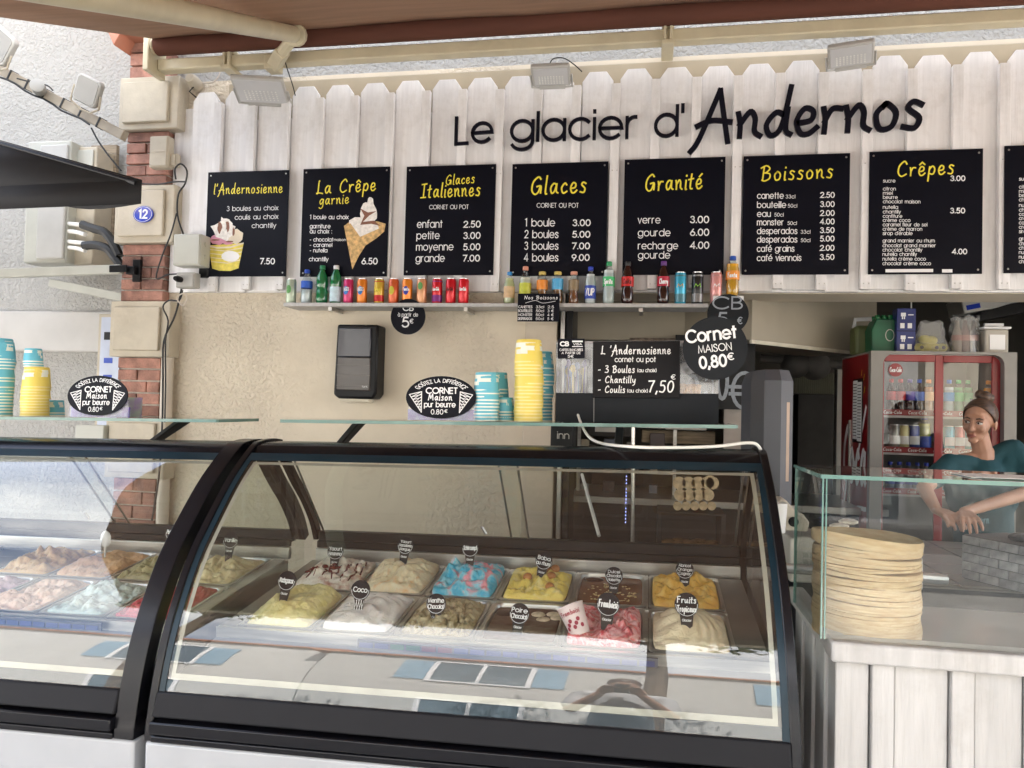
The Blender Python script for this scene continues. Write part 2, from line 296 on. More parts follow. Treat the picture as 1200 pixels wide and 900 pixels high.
def layout(s, F, gap=.2, space=.36):
    x = 0; out = []
    for ch in s:
        if ch == ' ': x += space+gap; continue
        a, st = F[ch]; out += [[(x+p[0], p[1]) for p in q] for q in st]; x += a+gap
    return out, max(x-gap, .01)
def ribbon(mb, pts, wd, map3, depth=0, z=0, caps=True):
    q = [pts[0]]
    for p in pts[1:]:
        if abs(p[0]-q[-1][0])+abs(p[1]-q[-1][1]) > 1e-6: q.append(p)
    if len(q) < 2: return
    closed = abs(q[0][0]-q[-1][0])+abs(q[0][1]-q[-1][1]) < 1e-6
    Lf, Rt = [], []; k = len(q)
    for i, p in enumerate(q):
        def dr(a, b):
            l = math.hypot(b[0]-a[0], b[1]-a[1]); return ((b[0]-a[0])/l, (b[1]-a[1])/l)
        if i == 0: d1 = d2 = dr(q[0], q[1])
        elif i == k-1: d1 = d2 = dr(q[-2], q[-1])
        else: d1 = dr(q[i-1], p); d2 = dr(p, q[i+1])
        if closed and i in (0, k-1): d1 = dr(q[-2], q[-1]); d2 = dr(q[0], q[1])
        nx, ny = -(d1[1]+d2[1]), d1[0]+d2[0]; l = math.hypot(nx, ny)
        if l < .3: nx, ny, l = -d1[1], d1[0], 1
        nx /= l; ny /= l; c = max(.45, nx*-d1[1]+ny*d1[0]); h = wd/2/c
        e = 0
        if not closed and caps: e = -wd*.3 if i == 0 else (wd*.3 if i == k-1 else 0)
        bx, by = p[0]+d1[0]*e, p[1]+d1[1]*e
        Lf.append((bx+nx*h, by+ny*h)); Rt.append((bx-nx*h, by-ny*h))
    vs = [map3(*p, z) for p in Lf] + [map3(*p, z) for p in Rt]
    fs = [(i, i+1, k+i+1, k+i) for i in range(k-1)]
    if depth:
        vs += [map3(*p, z-depth) for p in Lf] + [map3(*p, z-depth) for p in Rt]
        fs += [(i, 2*k+i, 2*k+i+1, i+1) for i in range(k-1)] + [(k+i, k+i+1, 3*k+i+1, 3*k+i) for i in range(k-1)] + [(0, k, 3*k, 2*k), (k-1, 3*k-1, 4*k-1, 2*k-1)]
    mb.add(vs, fs)
def text(mb, s, F, x0, x1, y0, h, wt=.11, map3=None, y1=None, gap=.2, depth=0, align=None):
    """text s from x0 to x1 (x1 None: natural width) on baseline y0, cap height h"""
    st, wdt = layout(s, F, gap)
    if x1 is None:
        kx = h; w_ = wdt*h
        if align == 'c': x0 -= w_/2
        if align == 'r': x0 -= w_
    else: kx = (x1-x0)/wdt
    map3 = map3 or (lambda x, y, z: (x, -z, y))
    sl = 0 if y1 is None else (y1-y0)/max(1e-6, kx*wdt)
    for i, q in enumerate(st):
        ribbon(mb, [(x0+p[0]*kx, y0+p[1]*h+p[0]*kx*sl) for p in q], wt*h, map3, depth, z=.0004+.00012*(i % 7))

# ------------------------------------------------------------------ materials
def stucco(name, c, c2, mask=None, strength=1.0, sc_=62, bumpd=.006):
    M = mat(name, c, rough=.9, var=.05, vs=3, dirt=.12); n = M.node_tree; N = n.nodes; L = n.links; b = N['Principled BSDF']
    tc = N.new('ShaderNodeTexCoord'); v = N.new('ShaderNodeTexVoronoi'); v.inputs['Scale'].default_value = sc_; v.feature = 'SMOOTH_F1'
    nz = N.new('ShaderNodeTexNoise'); nz.inputs['Scale'].default_value = sc_*.7; nz.inputs['Detail'].default_value = 5; nz.inputs['Distortion'].default_value = .5
    L.new(tc.outputs['Object'], nz.inputs['Vector']); L.new(tc.outputs['Object'], v.inputs['Vector'])
    r = N.new('ShaderNodeValToRGB'); r.color_ramp.elements[0].position = .36; r.color_ramp.elements[1].position = .6; L.new(nz.outputs['Fac'], r.inputs[0])
    ad = N.new('ShaderNodeMath'); ad.operation = 'MULTIPLY_ADD'; ad.inputs[1].default_value = -.45
    L.new(v.outputs['Distance'], ad.inputs[0]); L.new(r.outputs[0], ad.inputs[2]); h = ad.outputs[0]
    if mask:
        sp = N.new('ShaderNodeSeparateXYZ'); L.new(tc.outputs['Object'], sp.inputs[0])
        n2 = N.new('ShaderNodeTexNoise'); n2.inputs['Scale'].default_value = 2.2; n2.inputs['Detail'].default_value = 5; L.new(tc.outputs['Object'], n2.inputs['Vector'])
        a1 = N.new('ShaderNodeMath'); a1.operation = 'MULTIPLY_ADD'; a1.inputs[1].default_value = .55; L.new(n2.outputs['Fac'], a1.inputs[0]); L.new(sp.outputs['X'], a1.inputs[2])
        cr_ = N.new('ShaderNodeValToRGB'); mr = N.new('ShaderNodeMapRange'); mr.inputs[1].default_value = -3; mr.inputs[2].default_value = 0
        L.new(a1.outputs[0], mr.inputs[0]); L.new(mr.outputs[0], cr_.inputs[0])
        el = cr_.color_ramp.elements; el[0].position = 0; el[0].color = (1,1,1,1); el[1].position = 1; el[1].color = (0,0,0,1)
        for x, k in mask:
            e = el.new((x+.27+3)/3); e.color = (k, k, k, 1)
        mu = N.new('ShaderNodeMath'); mu.operation = 'MULTIPLY'; L.new(h, mu.inputs[0]); L.new(cr_.outputs[0], mu.inputs[1]); h = mu.outputs[0]
    bp = N.new('ShaderNodeBump'); bp.inputs['Strength'].default_value = strength; bp.inputs['Distance'].default_value = bumpd
    L.new(h, bp.inputs['Height']); L.new(bp.outputs[0], b.inputs['Normal'])
    return M
m_wall = stucco('cream_stucco', (.72, .64, .51), None, mask=[(-2.15, 1), (-1.85, .12), (-1.30, .08), (-1.08, .9), (-.80, .9), (-.74, .03)])
m_white = stucco('white_stucco', (.47, .46, .435), None, sc_=75, bumpd=.006)
m_cream = mat('cream_paint', (.54, .48, .375), rough=.6, var=.07, bump=.35, bs=24, dirt=.45)
m_brick = mat('brick_red', (.32, .165, .125), rough=.85, var=.35, vs=14, bump=.6, bs=90, rand=.3)
m_mortar = mat('mortar', (.55, .50, .44), rough=.95, var=.1, vs=30, bump=.4, bs=120)
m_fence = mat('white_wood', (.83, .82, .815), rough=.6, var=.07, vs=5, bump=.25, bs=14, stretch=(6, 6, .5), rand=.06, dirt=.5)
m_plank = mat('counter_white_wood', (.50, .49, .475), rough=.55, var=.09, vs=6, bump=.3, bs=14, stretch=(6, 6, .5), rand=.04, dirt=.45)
m_board = mat('board_black', (.004, .0045, .009), rough=.4, var=.1, spec=.12)
m_chalk = mat('chalkboard_grey', (.019, .021, .024), rough=.75, spec=.12, var=.12, vs=5)
m_black = mat('black_plastic', (.007, .007, .008), rough=.4, spec=.25, var=.2, vs=3)
m_gloss = mat('black_gloss', (.006, .006, .008), rough=.22, var=.2, vs=3, spec=.3)
m_lblack = mat('letter_black', (.006, .006, .012), rough=.45, spec=.15)
m_yel = mat('print_yellow', (.85, .72, .06), rough=.5, var=.03)
m_wht = mat('print_white', (.82, .82, .82), rough=.5, var=.02)
m_chalkw = mat('chalk_white', (.85, .85, .83), rough=.7, var=.03)
m_bar = mat('bar_cream', (.62, .55, .38), rough=.35, var=.05, dirt=.25)
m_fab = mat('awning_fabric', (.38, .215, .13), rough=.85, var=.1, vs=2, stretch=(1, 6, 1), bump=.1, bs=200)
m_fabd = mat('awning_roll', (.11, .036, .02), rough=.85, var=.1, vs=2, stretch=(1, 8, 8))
m_steel = mat('brushed_steel', (.55, .53, .50), rough=.32, metal=.9, var=.1, vs=6, stretch=(1, 20, 20))
m_grey = mat('grey_plastic', (.42, .41, .38), rough=.45, var=.06)
m_lgrey = mat('light_grey_plastic', (.48, .47, .44), rough=.45, var=.05)
m_lamp = mat('floodlight_glass', (.62, .62, .62), rough=.2, var=.03)
m_dlamp = mat('floodlight_glass_dark', (.30, .29, .27), rough=.2, var=.05)
m_pipe = mat('pipe_beige', (.62, .55, .46), rough=.5, var=.05, dirt=.2)
m_cable = mat('cable_black', (.012, .012, .012), rough=.5)
m_wcable = mat('cable_white', (.78, .77, .72), rough=.4)
m_blue = mat('enamel_blue', (.02, .05, .42), rough=.2, coat=.5)

# ------------------------------------------------------------------ ground and walls
g = MB(); g.box((-200, -300, -.3), (200, 300, 0)); struct(g.build('ground', mat('paving', (.46, .44, .41), rough=.85, var=.18, vs=1.5, bump=.3, bs=25), smooth=0))
mb = MB(); mb.box((-30, -6.0, .004), (30, -3.2, .006)); struct(mb.build('road', mat('asphalt', (.16, .16, .16), rough=.9, var=.15, vs=3), smooth=0))
WY = 4.05
wl = MB()
wl.box((-2.9, WY, 0), (-.50, WY+.3, 2.055)); wl.box((-2.9, WY, 2.055), (7, WY+.3, 3.30)); wl.box((3.6, WY, 0), (7, WY+.3, 2.055))
struct(wl.build('shop_wall', m_wall, smooth=0))
wl = MB(); wl.box((-3.05, WY+.002, 3.30), (9, WY+.3, 7.6)); struct(wl.build('upper_wall', m_white, smooth=0))
mb = MB(); mb.box((-3.3, 3.7, 7.6), (9.2, 9.3, 7.9)); struct(mb.build('roof', mat('roof_tile', (.4, .2, .13), var=.2), smooth=0))  # unseen roof slab, added to keep the sun off the shop front
wl = MB(); wl.box((-12, 4.35, 0), (-3.03, 4.65, 6.2)); struct(wl.build('side_wall', m_white, smooth=0))
mb = MB()
p0 = PY(0, 333, 4.35); p1 = PY(125, 352, 4.35)
mb.box((-12, 4.30, 1.72), (-3.04, 4.352, 1.98)); struct(mb.build('wall_ledge', mat('ledge', (.58, .565, .54), rough=.85, var=.04), bevel=.01))
# rooms behind the opening
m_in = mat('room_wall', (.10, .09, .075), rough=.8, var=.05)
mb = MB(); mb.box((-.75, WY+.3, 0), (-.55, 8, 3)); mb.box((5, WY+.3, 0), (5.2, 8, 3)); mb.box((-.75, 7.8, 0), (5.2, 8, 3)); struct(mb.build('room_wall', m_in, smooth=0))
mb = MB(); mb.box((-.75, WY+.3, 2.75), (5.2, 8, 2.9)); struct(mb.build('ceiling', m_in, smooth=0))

# ------------------------------------------------------------------ corner pier of bricks and cream blocks
pier = thing('corner_pier', 'brick corner pier with raised cream painted quoin blocks', 'pier', (-3.04, 3.98, 0))
o = MB().box((.012, .02, 0), (.262, .36, 3.62)).build('mortar_core', m_mortar, pier, smooth=0)
def zof(y, x=150): return PY(x, y, 3.96).z
blocks = [(92, 153, 0), (218, 285, 0), (353, 418, 0), (488, 560, 0), (625, 700, 0)]
bk = None
for i, (a, b, _) in enumerate(blocks):
    z1, z0 = zof(a), zof(b)
    q = MB(); x0, x1 = -.035, .345; d = -.03
    e = .035
    q.box((x0, d, z0), (x1, .10, z1)); q.box((x0+e, d-.022, z0+e), (x1-e-.02, d+.001, z1-e))
    q.build('quoin_block', m_cream, pier, bevel=.006)
zs = [3.62] + [v for a, b, _ in blocks for v in (zof(a), zof(b))] + [0]
bricks = []
for j in range(0, len(zs)-1, 2):
    zt, zb = zs[j], zs[j+1]; h = .072; n = max(1, round((zt-zb)/h)); h = (zt-zb)/n
    if zb < .3: n = 0
    for r_ in range(n):
        z0 = zb + r_*h; xs = [0, .13, .275] if (r_ % 2) else [0, .275]
        if r_ % 4 == 2: xs = [0, .19, .275]
        for k in range(len(xs)-1):
            jx = random.uniform(-.004, .004)
            q = MB(); q.box((xs[k]+.004, .0+random.uniform(-.003, .004), z0+.005), (xs[k+1]-.004+jx, .06, z0+h-.005))
            q.box((xs[k+1]-.0641, .06, z0+.005), (xs[k+1]-.004+jx, .065, z0+h-.005))
            q.build('brick', m_brick, pier, smooth=0, bevel=.003, segs=1)
# terracotta corbel at the pier head
cb = thing('roof_corbel', 'terracotta boxed corbel above the brick corner pier', 'corbel', (-3.05, 3.9, 3.55))
m_terra = mat('terracotta_paint', (.48, .20, .13), rough=.6, var=.12, vs=6)
o = MB().box((-.06, -.05, .02), (.06, .4, 1.2)).build('corbel_side', m_terra, cb, bevel=.004)
o = MB().box((.075, -.02, .03), (.36, .4, 1.2)).build('corbel_face', m_terra, cb, bevel=.004)
o = MB().prism([(-.08, .03), (.37, .03), (.37, -.01), (.24, -.03), (.04, -.03), (.0, -.10), (-.04, -.02), (-.08, 0)], -.05, .12).build('corbel_moulding', m_terra, cb, bevel=.003)

# ------------------------------------------------------------------ picket facing
FX0, PITCHX, NB = -2.552, .2046, 31
fz0, fz1 = 2.062, 3.222
fence = thing('picket_facing', 'white painted picket boards facing the wall over the counter', 'fence', (-2.66, 4.0, fz0))
bprof = [(-.0815, 0), (.0815, 0), (.0815, fz1-fz0-.052), (.045, fz1-fz0), (-.045, fz1-fz0), (-.0815, fz1-fz0-.052)]
me_b = me_t = None
for i in range(NB):
    cx = FX0 + i*PITCHX + 2.66
    if me_b is None:
        o = MB().prism(bprof, 0, .022).build('board', m_fence, fence, smooth=0, bevel=.004); me_b = o
    else:
        o = me_b.copy(); COL.objects.link(o)
    o.location = (cx+random.uniform(-.003, .003), random.uniform(-.002, .003), random.uniform(-.006, .006)+(0)); o.rotation_euler = (0, random.uniform(-.003, .003), 0)
    if me_t is None:
        o = MB().box((-.024, -.034, 0), (.024, -.001, fz1-fz0-.075)).build('batten', m_fence, fence, smooth=0, bevel=.003); me_t = o
    else:
        o = me_t.copy(); COL.objects.link(o)
    o.location = (cx+PITCHX/2-.003, random.uniform(-.003, 0)-.001, random.uniform(-.01, .006))
MB().box((-.1, .023, -.004), (NB*PITCHX, .05, fz1-fz0-.09)).build('backing_rail', m_fence, fence, smooth=0)
sc_mb = MB()
for i in range(NB):
    for dz in (.03, .62):
        for dx in (-.012, .012): sc_mb.ball((FX0+i*PITCHX+2.66+PITCHX/2+dx, -.0375, dz), .0035, 6, 4)
o = sc_mb.build('screw', m_steel, fence); o['kind'] = 'stuff'
mb = MB(); mb.box((-2.42, 4.012, 3.05), (6, 4.049, 3.262)); struct(mb.build('lintel_panel', mat('lintel', (.50, .43, .31), rough=.6, var=.05, dirt=.2), smooth=0, bevel=.005))

# ------------------------------------------------------------------ awning
aw = thing('awning', 'brown fabric awning rolled out above the stand on a cream bar', 'awning', (-2.733, 3.8, 3.3))
def fz(Y): return 3.44-.385*(3.8-Y)
rows = []
for i in range(15):
    Y = 3.8-i*(3.38/14); s_ = -.012*math.sin(i/14*math.pi)
    rows.append([(j*6.3/24, Y-3.8, fz(Y)-3.3+s_+.006*math.sin(j*1.3+i*.3)) for j in range(25)])
MB().sheet(rows).build('fabric', m_fab, aw, solid=.003)
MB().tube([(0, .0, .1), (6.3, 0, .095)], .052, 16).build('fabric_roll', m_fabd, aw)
MB().box((-.02, .03, -.02), (6.3, .1, .045)).build('square_bar', m_bar, aw, bevel=.008)
q = MB(); q.box((-.055, -.05, -.05), (-.02, .11, .16)); q.tube([(-.06, 0, .1), (-.01, 0, .1)], .045, 14); q.build('end_bracket', m_bar, aw, bevel=.006)
for px_ in (272, 782):
    X = PY(px_, 70, 3.87).x+2.733
    q = MB(); q.box((X-.03, .0, -.045), (X+.03, .2, -.022)); q.box((X-.022, .005, -.02), (X-.008, .03, .10)); q.box((X+.008, .005, -.02), (X+.022, .03, .10)); q.box((X-.03, -.005, .05), (X+.03, .2, .075))
    q.build('wall_bracket', m_bar, aw, bevel=.004)
def on_fab(x, y, off):
    d = ray(x, y); # z = 3.44-.385*3.8 - off +.385 Y
    c = 3.44-.385*3.8-off; t = (c-EYE)/(d.z-.385*d.y); return Vector((0, 0, EYE))+d*t
a0 = Vector((PY(343, 40, 3.55))) ; a1 = on_fab(95, -8, .16)
L0 = Vector((-2.733, 3.8, 3.3))
sh = PY(322, 76, 3.83)
for nm, P, Q, rr in (('folding_arm', a0, a1, .04),):
    dv = (Q-P).normalized(); MB().tube([P-L0, Q+dv*.3-L0], rr, 14).build(nm, m_bar, aw)
dv = (a1-a0).normalized()
q = MB(); q.tube([a0-dv*.02-L0, a0-dv*.07-L0], .058, 14); q.tube([a0-dv*.06-L0, (a0*.45+sh*.55)-L0], .03, 10); q.build('arm_elbow', m_bar, aw, bevel=.003)
q = MB(); q.tube([(a0*.45+sh*.55)-L0, sh-L0], .045, 4); q.box(tuple(sh-L0-Vector((.05, .03, .03))), tuple(sh-L0+Vector((.02, .06, .05)))); q.build('arm_shoulder', m_bar, aw, bevel=.006)
e1 = a1+dv*.3
MB().tube([e1-L0, Vector((-2.25, .45, fz(.45)-.06))-L0], .035, 12).build('folding_arm', m_bar, aw)
MB().tube([(5.6, .0, .0), (6.2, -1.15, -.53)], .04, 12).build('folding_arm', m_bar, aw)
MB().tube([(6.2, -1.15, -.53), (5.6, -3.3, -1.31)], .035, 12).build('folding_arm', m_bar, aw)
MB().box((-.02, -3.44, fz(.40)-3.3-.06), (6.32, -3.38, fz(.40)-3.3+.02)).build('front_bar', m_bar, aw, bevel=.01)

# ------------------------------------------------------------------ big lettering
let = thing('shop_lettering', 'large black cut-out words in capitals and script across the picket boards', 'lettering', (-1.1, 3.952, 2.9))
LO = Vector((-1.1, 3.952, 2.9))
def letters(s, F, pxa, pya, pxb, pyb, hpx, wt, gap):
    P = PY(pxa, pya, 3.952)-LO; Q = PY(pxb, pyb, 3.952)-LO; h = PY((pxa+pxb)/2, pya-hpx, 3.952).z-PY((pxa+pxb)/2, pya, 3.952).z
    _, W_ = layout(s, F, gap); kx = (Q.x-P.x)/W_; x = 0
    for ch in s:
        if ch == ' ': x += .36+gap; continue
        a, st = F[ch]; q = MB()
        for i, k in enumerate(st):
            ribbon(q, [(P.x+(x+p[0])*kx, P.z+(Q.z-P.z)*(x+p[0])/W_+p[1]*h) for p in k], wt*h, lambda a_, b_, z: (a_, -z, b_), depth=.014, z=.002+.0006*i)
        q.build('letter', m_lblack, let, smooth=0); x += a+gap
letters('Le', S, 534, 168.5, 576, 165.5, 31, .12, .17)
letters('glacier', S, 599, 165.5, 748, 161, 33.5, .112, .17)
letters("d'", S, 768, 160, 800, 158, 35, .112, .17)
letters('Andernos', Hf, 816, 163.5, 1081, 149, 52, .115, .08)

# ------------------------------------------------------------------ menu boards
c3 = (220, 170, 3.158); c4 = (580, 170, 3.75); c5 = (860, 150, 3.529)
def cpx(c, x, y): return c[0]+x/c[2], c[1]+y/c[2]
SY = 3.953
class Board:
    def __init__(s, label, c, TL, TR, BL, BR, name='menu_board', matb=None):
        s.c = c; P = [PY(*cpx(c, *q), SY) for q in (TL, TR, BL, BR)]
        s.x0 = (P[0].x+P[2].x)/2; s.x1 = (P[1].x+P[3].x)/2; s.z0 = (P[2].z+P[3].z)/2; s.z1 = (P[0].z+P[1].z)/2
        s.q = (TL, TR, BL, BR); s.W = s.x1-s.x0; s.H = s.z1-s.z0
        s.root = thing(name, label, 'menu board', (s.x0, SY, s.z0), group='black menu boards on the picket facing')
        MB().box((0, 0, 0), (s.W, .006, s.H)).build('panel', matb or m_board, s.root, smooth=0, bevel=.001, segs=1)
        q = MB()
        for x in (.018, s.W-.018):
            for z in (.02, s.H-.02): q.lathe([(.005, 0), (.004, .002), (.0, .0025)], 8, M=Matrix.Translation((x, 0, z)) @ Matrix.Rotation(R(90), 4, 'X'))
        q.build('screw_caps', m_steel, s.root)
        s.mbs = []
    def uv(s, x, y):
        TL, TR, BL, BR = s.q; v = 1-(y-TL[1])/(BL[1]-TL[1])
        for _ in range(3):
            xl = BL[0]+(TL[0]-BL[0])*v; xr = BR[0]+(TR[0]-BR[0])*v; u = (x-xl)/(xr-xl)
            yt = TL[1]+(TR[1]-TL[1])*u; yb = BL[1]+(BR[1]-BL[1])*u; v = (yb-y)/(yb-yt)
        return u*s.W, v*s.H
    def t(s, txt, xa, xb, yb, h, k='w', F=None, yb2=None, wt=None, gap=.2):
        F = F or (Hf if k == 'y' else S); wt = wt or (.095 if k == 'y' else .115)
        a = s.uv(xa, yb); b = s.uv(xb, yb if yb2 is None else yb2)
        TL, TR, BL, BR = s.q; hh = h/((BL[1]-TL[1]+BR[1]-TR[1])/2)*s.H
        q = MB(); text(q, txt, F, a[0], b[0], a[1], hh, wt, y1=b[1], gap=gap); s.mbs.append((k, q))
    def done(s):
        for k, q in s.mbs: q.build('title_lettering' if k == 'y' else 'menu_lettering', m_yel if k == 'y' else m_wht, s.root, smooth=0)
b1 = Board('menu board with the picture of a yellow ice cream cup', c3, (75, 100), (375, 93), (62, 487), (362, 485))
b1.t("l'Andernosienne", 97, 350, 181, 36, 'y', yb2=176)
b1.t('3 boules au choix', 146, 335, 244, 17, yb2=241); b1.t('coulis au choix', 176, 335, 276, 17, yb2=273); b1.t('chantilly', 239, 327, 307, 17, yb2=306)
b1.t('7.50', 270, 322, 440, 20, wt=.19); b1.done()
b2 = Board('menu board with the picture of a filled crêpe cone', c3, (428, 88), (747, 80), (415, 488), (738, 485))
b2.t('La Cr\u00eape', 477, 695, 181, 48, 'y', yb2=168); b2.t('garnie', 489, 597, 221, 36, 'y', yb2=215)
for s_, a, b, y, h in (('1 boule au choix', 453, 596, 274, 15), ('garniture', 453, 529, 308, 15), ('au choix :', 453, 535, 327, 15), ('- chocolat', 453, 540, 357, 14), ('maison', 543, 587, 355, 9), ('- caramel', 453, 536, 377, 14), ('- nutella', 453, 518, 397, 14), ('chantilly', 450, 522, 430, 15)):
    b2.t(s_, a, b, y, h, wt=.15)
b2.t('6.50', 647, 703, 440, 21, wt=.19); b2.done()
b3 = Board('menu board listing enfant, petite, moyenne and grande sizes', c3, (812, 80), (1143, 70), (797, 480), (1128, 483))
b3.t('Glaces', 958, 1063, 148, 36, 'y', yb2=140); b3.t('Italiennes', 866, 1083, 195, 50, 'y', yb2=187); b3.t('CORNET OU POT', 896, 1040, 237, 15, wt=.13)
for s_, p_, x, y, xr, pl in (('enfant', '2.50', 850, 305, 943, 1023), ('petite', '3.00', 848, 347, 932, 1022), ('moyenne', '5.00', 846, 389, 983, 1021), ('grande', '7.00', 844, 431, 950, 1019)):
    b3.t(s_, x, xr, y, 27); b3.t(p_, pl, pl+60, y, 22, wt=.18)
b3.done()
b4 = Board('menu board pricing one to four boules', c4, (78, 85), (495, 70), (63, 575), (490, 575))
b4.t('Glaces', 160, 400, 218, 76, 'y', yb2=207); b4.t('CORNET OU POT', 186, 368, 275, 19, wt=.13)
for i, (s_, p_) in enumerate((('1 boule', '3.00'), ('2 boules', '5.00'), ('3 boules', '7.00'), ('4 boules', '9.00'))):
    b4.t(s_, 133-i, 265 if i == 0 else 280, 357+51*i, 33); b4.t(p_, 345-i, 420-i, 355+51*i, 26, wt=.18)
b4.done()
b5 = Board('menu board listing verre, gourde and recharge prices', c4, (572, 65), (1015, 50), (558, 570), (1003, 570))
b5.t('Granit\u00e9', 663, 912, 203, 72, 'y', yb2=190)
for s_, p_, y, xr in (('verre', '3.00', 344, 728), ('gourde', '6.00', 400, 772), ('recharge', '4.00', 457, 805), ('gourde', None, 498, 770)):
    b5.t(s_, 630, xr, y, 31)
    if p_: b5.t(p_, 861, 940, y-2, 28, wt=.17)
b5.done()
b6 = Board('menu board headed Boissons with eight drink prices', c5, (40, 117), (480, 103), (33, 606), (476, 606))
b6.t('Boissons', 116, 408, 219, 62, 'y', yb2=205)
for s_, n_, a, b, p_, y, xr in (('canette', '33cl', 217, 255, '2.50', 292, 207), ('bouteille', '50cl', 226, 263, '3.00', 330, 217), ('eau', '50cl', 170, 207, '2.00', 367, 153), ('monster', '50cl', 225, 262, '4.00', 402, 208), ('desperados', '33cl', 280, 318, '3.50', 438, 264), ('desperados', '50cl', 280, 318, '5.00', 473, 264), ('caf\u00e9 grains', None, 0, 0, '2.00', 511, 252), ('caf\u00e9 viennois', None, 0, 0, '3.50', 549, 281)):
    b6.t(s_, 98, xr, y, 25, wt=.13); b6.t(p_, 360, 416, y-4, 21, wt=.18)
    if n_: b6.t(n_, a, b, y-1, 14, wt=.14)
b6.done()
cl = [('sucre', 668, 226), ('citron', 670, 259), ('miel', 657, 277), ('beurre', 678, 294), ('chocolat maison', 773, 312), ('nutella', 680, 335), ('chantilly', 692, 354), ('confiture', 698, 372), ('cr\u00e8me coco', 732, 389), ('caramel fleur de sel', 802, 407), ('cr\u00e8me de marron', 781, 425), ("sirop d'\u00e9rable", 741, 443), ('grand marnier ou rhum', 833, 473), ('chocolat grand marnier', 838, 493), ('chocolat chantilly', 782, 511), ('nutella chantilly', 760, 529), ('nutella cr\u00e8me coco', 797, 548), ('chocolat cr\u00e8me coco', 818, 567)]
b7 = Board('menu board headed Crêpes with a long list of toppings', c5, (560, 100), (1030, 83), (557, 605), (1028, 603))
b7.t('Cr\u00eapes', 677, 910, 202, 62, 'y', yb2=188)
for s_, xr, y in cl: b7.t(s_, 618, xr, y, 14, wt=.14)
for p_, x, y in (('3.00', 898, 218), ('3.50', 898, 352), ('4.00', 907, 521)): b7.t(p_, x, x+58, y, 20, wt=.19)
b7.done()
a = b7.uv(630, 597); b = b7.uv(828, 583); q = MB(); q.box((a[0], -.001, a[1]), (b[0], 0, b[1])); a = b7.uv(865, 598); b = b7.uv(907, 584); q.box((a[0], -.001, a[1]), (b[0], 0, b[1]))
q.build('paper_sticker', m_wht, b7.root, smooth=0)
b8 = Board('menu board cut off by the edge of the picture beside the Crêpes board', c5, (1120, 75), (1590, 58), (1117, 600), (1588, 598))
b8.t('Galettes', 1240, 1470, 192, 62, 'y', yb2=178)
for s_, xr, y in cl: b8.t(s_, 1181, xr+563, y-8, 14, wt=.14)
b8.done()
# printed pictures on the first two boards
def flat(bd, pts, m_, k, name='printed_picture', sub=None):
    q = MB(); P = [bd.uv(*p) for p in pts]
    q.add([(x, -.0005-.0002*k, z) for x, z in P], [list(range(len(P)))]); return q
def blob(cx, cy, rx, ry, n=14, j=.12, sd_=0):
    rn = random.Random(sd_); return [(cx+rx*(1+rn.uniform(-j, j))*math.cos(2*math.pi*i/n), cy+ry*(1+rn.uniform(-j, j))*math.sin(2*math.pi*i/n)) for i in range(n)]
pm = {'y': m_yel, 'cream': mat('pr_cream', (.78, .68, .52)), 'pink': mat('pr_pink', (.65, .28, .36)), 'brown': mat('pr_brown', (.22, .09, .05)), 'cupy': mat('pr_cupyellow', (.72, .60, .10), var=.2, vs=30),
      'w': m_wht, 'crepe': mat('pr_crepe', (.62, .40, .16), var=.35, vs=45), 'cream2': mat('pr_white', (.80, .76, .70), var=.15, vs=60)}
def picture(bd, layers):
    root = None
    for k, (pts, c) in enumerate(layers):
        o = flat(bd, pts, None, k).build('printed_picture' if root is None else 'printed_shape', pm[c], root or bd.root, smooth=0)
        if root is None: root = o
lay = [([(77, 372), (209, 362), (190, 456), (160, 466), (118, 465), (92, 457)], 'cupy')]
for k, (x0, x1, y) in enumerate(((80, 205, 385), (84, 202, 400), (86, 199, 415), (89, 196, 430))):
    lay.append(([(x0, y), (x0+60, y+6), (x1, y-6), (x1, y-3), (x0+60, y+9), (x0, y+3)], 'cream'))
lay += [(blob(160, 412, 34, 20, j=.0), 'w'), (blob(112, 350, 28, 20, sd_=1), 'pink'), (blob(150, 352, 26, 18, sd_=2), 'pink'), (blob(178, 338, 30, 28, sd_=3), 'cream'), (blob(135, 318, 46, 34, sd_=4, j=.3), 'cream2'), (blob(140, 290, 26, 24, sd_=5, j=.35), 'cream2'),
        (blob(120, 305, 8, 20, sd_=6, j=.4), 'brown'), (blob(150, 300, 7, 24, sd_=7, j=.4), 'brown'), (blob(172, 322, 6, 16, sd_=8, j=.4), 'brown'), (blob(105, 352, 16, 3, sd_=9), 'brown'), (blob(158, 358, 14, 3, sd_=10), 'brown'),
        ([(75, 370), (110, 378), (160, 376), (210, 361), (210, 366), (160, 382), (110, 384), (76, 376)], 'cream')]
picture(b1, lay)
lay = [([(612, 460), (590, 350), (580, 300), (600, 285), (650, 300), (700, 282), (733, 292), (728, 320), (700, 345), (660, 372), (636, 410)], 'crepe'),
       (blob(655, 300, 52, 40, sd_=11, j=.2), 'cream2'), (blob(668, 255, 34, 46, sd_=12, j=.22), 'cream2'), (blob(676, 222, 14, 26, sd_=13, j=.2), 'cream2'),
       ([(640, 235), (668, 250), (700, 245), (672, 262), (650, 285), (690, 280), (715, 300), (680, 292), (640, 296), (655, 262)], 'brown'), ([(582, 298), (604, 290), (640, 340), (690, 318), (730, 300), (700, 345), (650, 372), (620, 440), (600, 380)], 'crepe')]
picture(b2, lay)

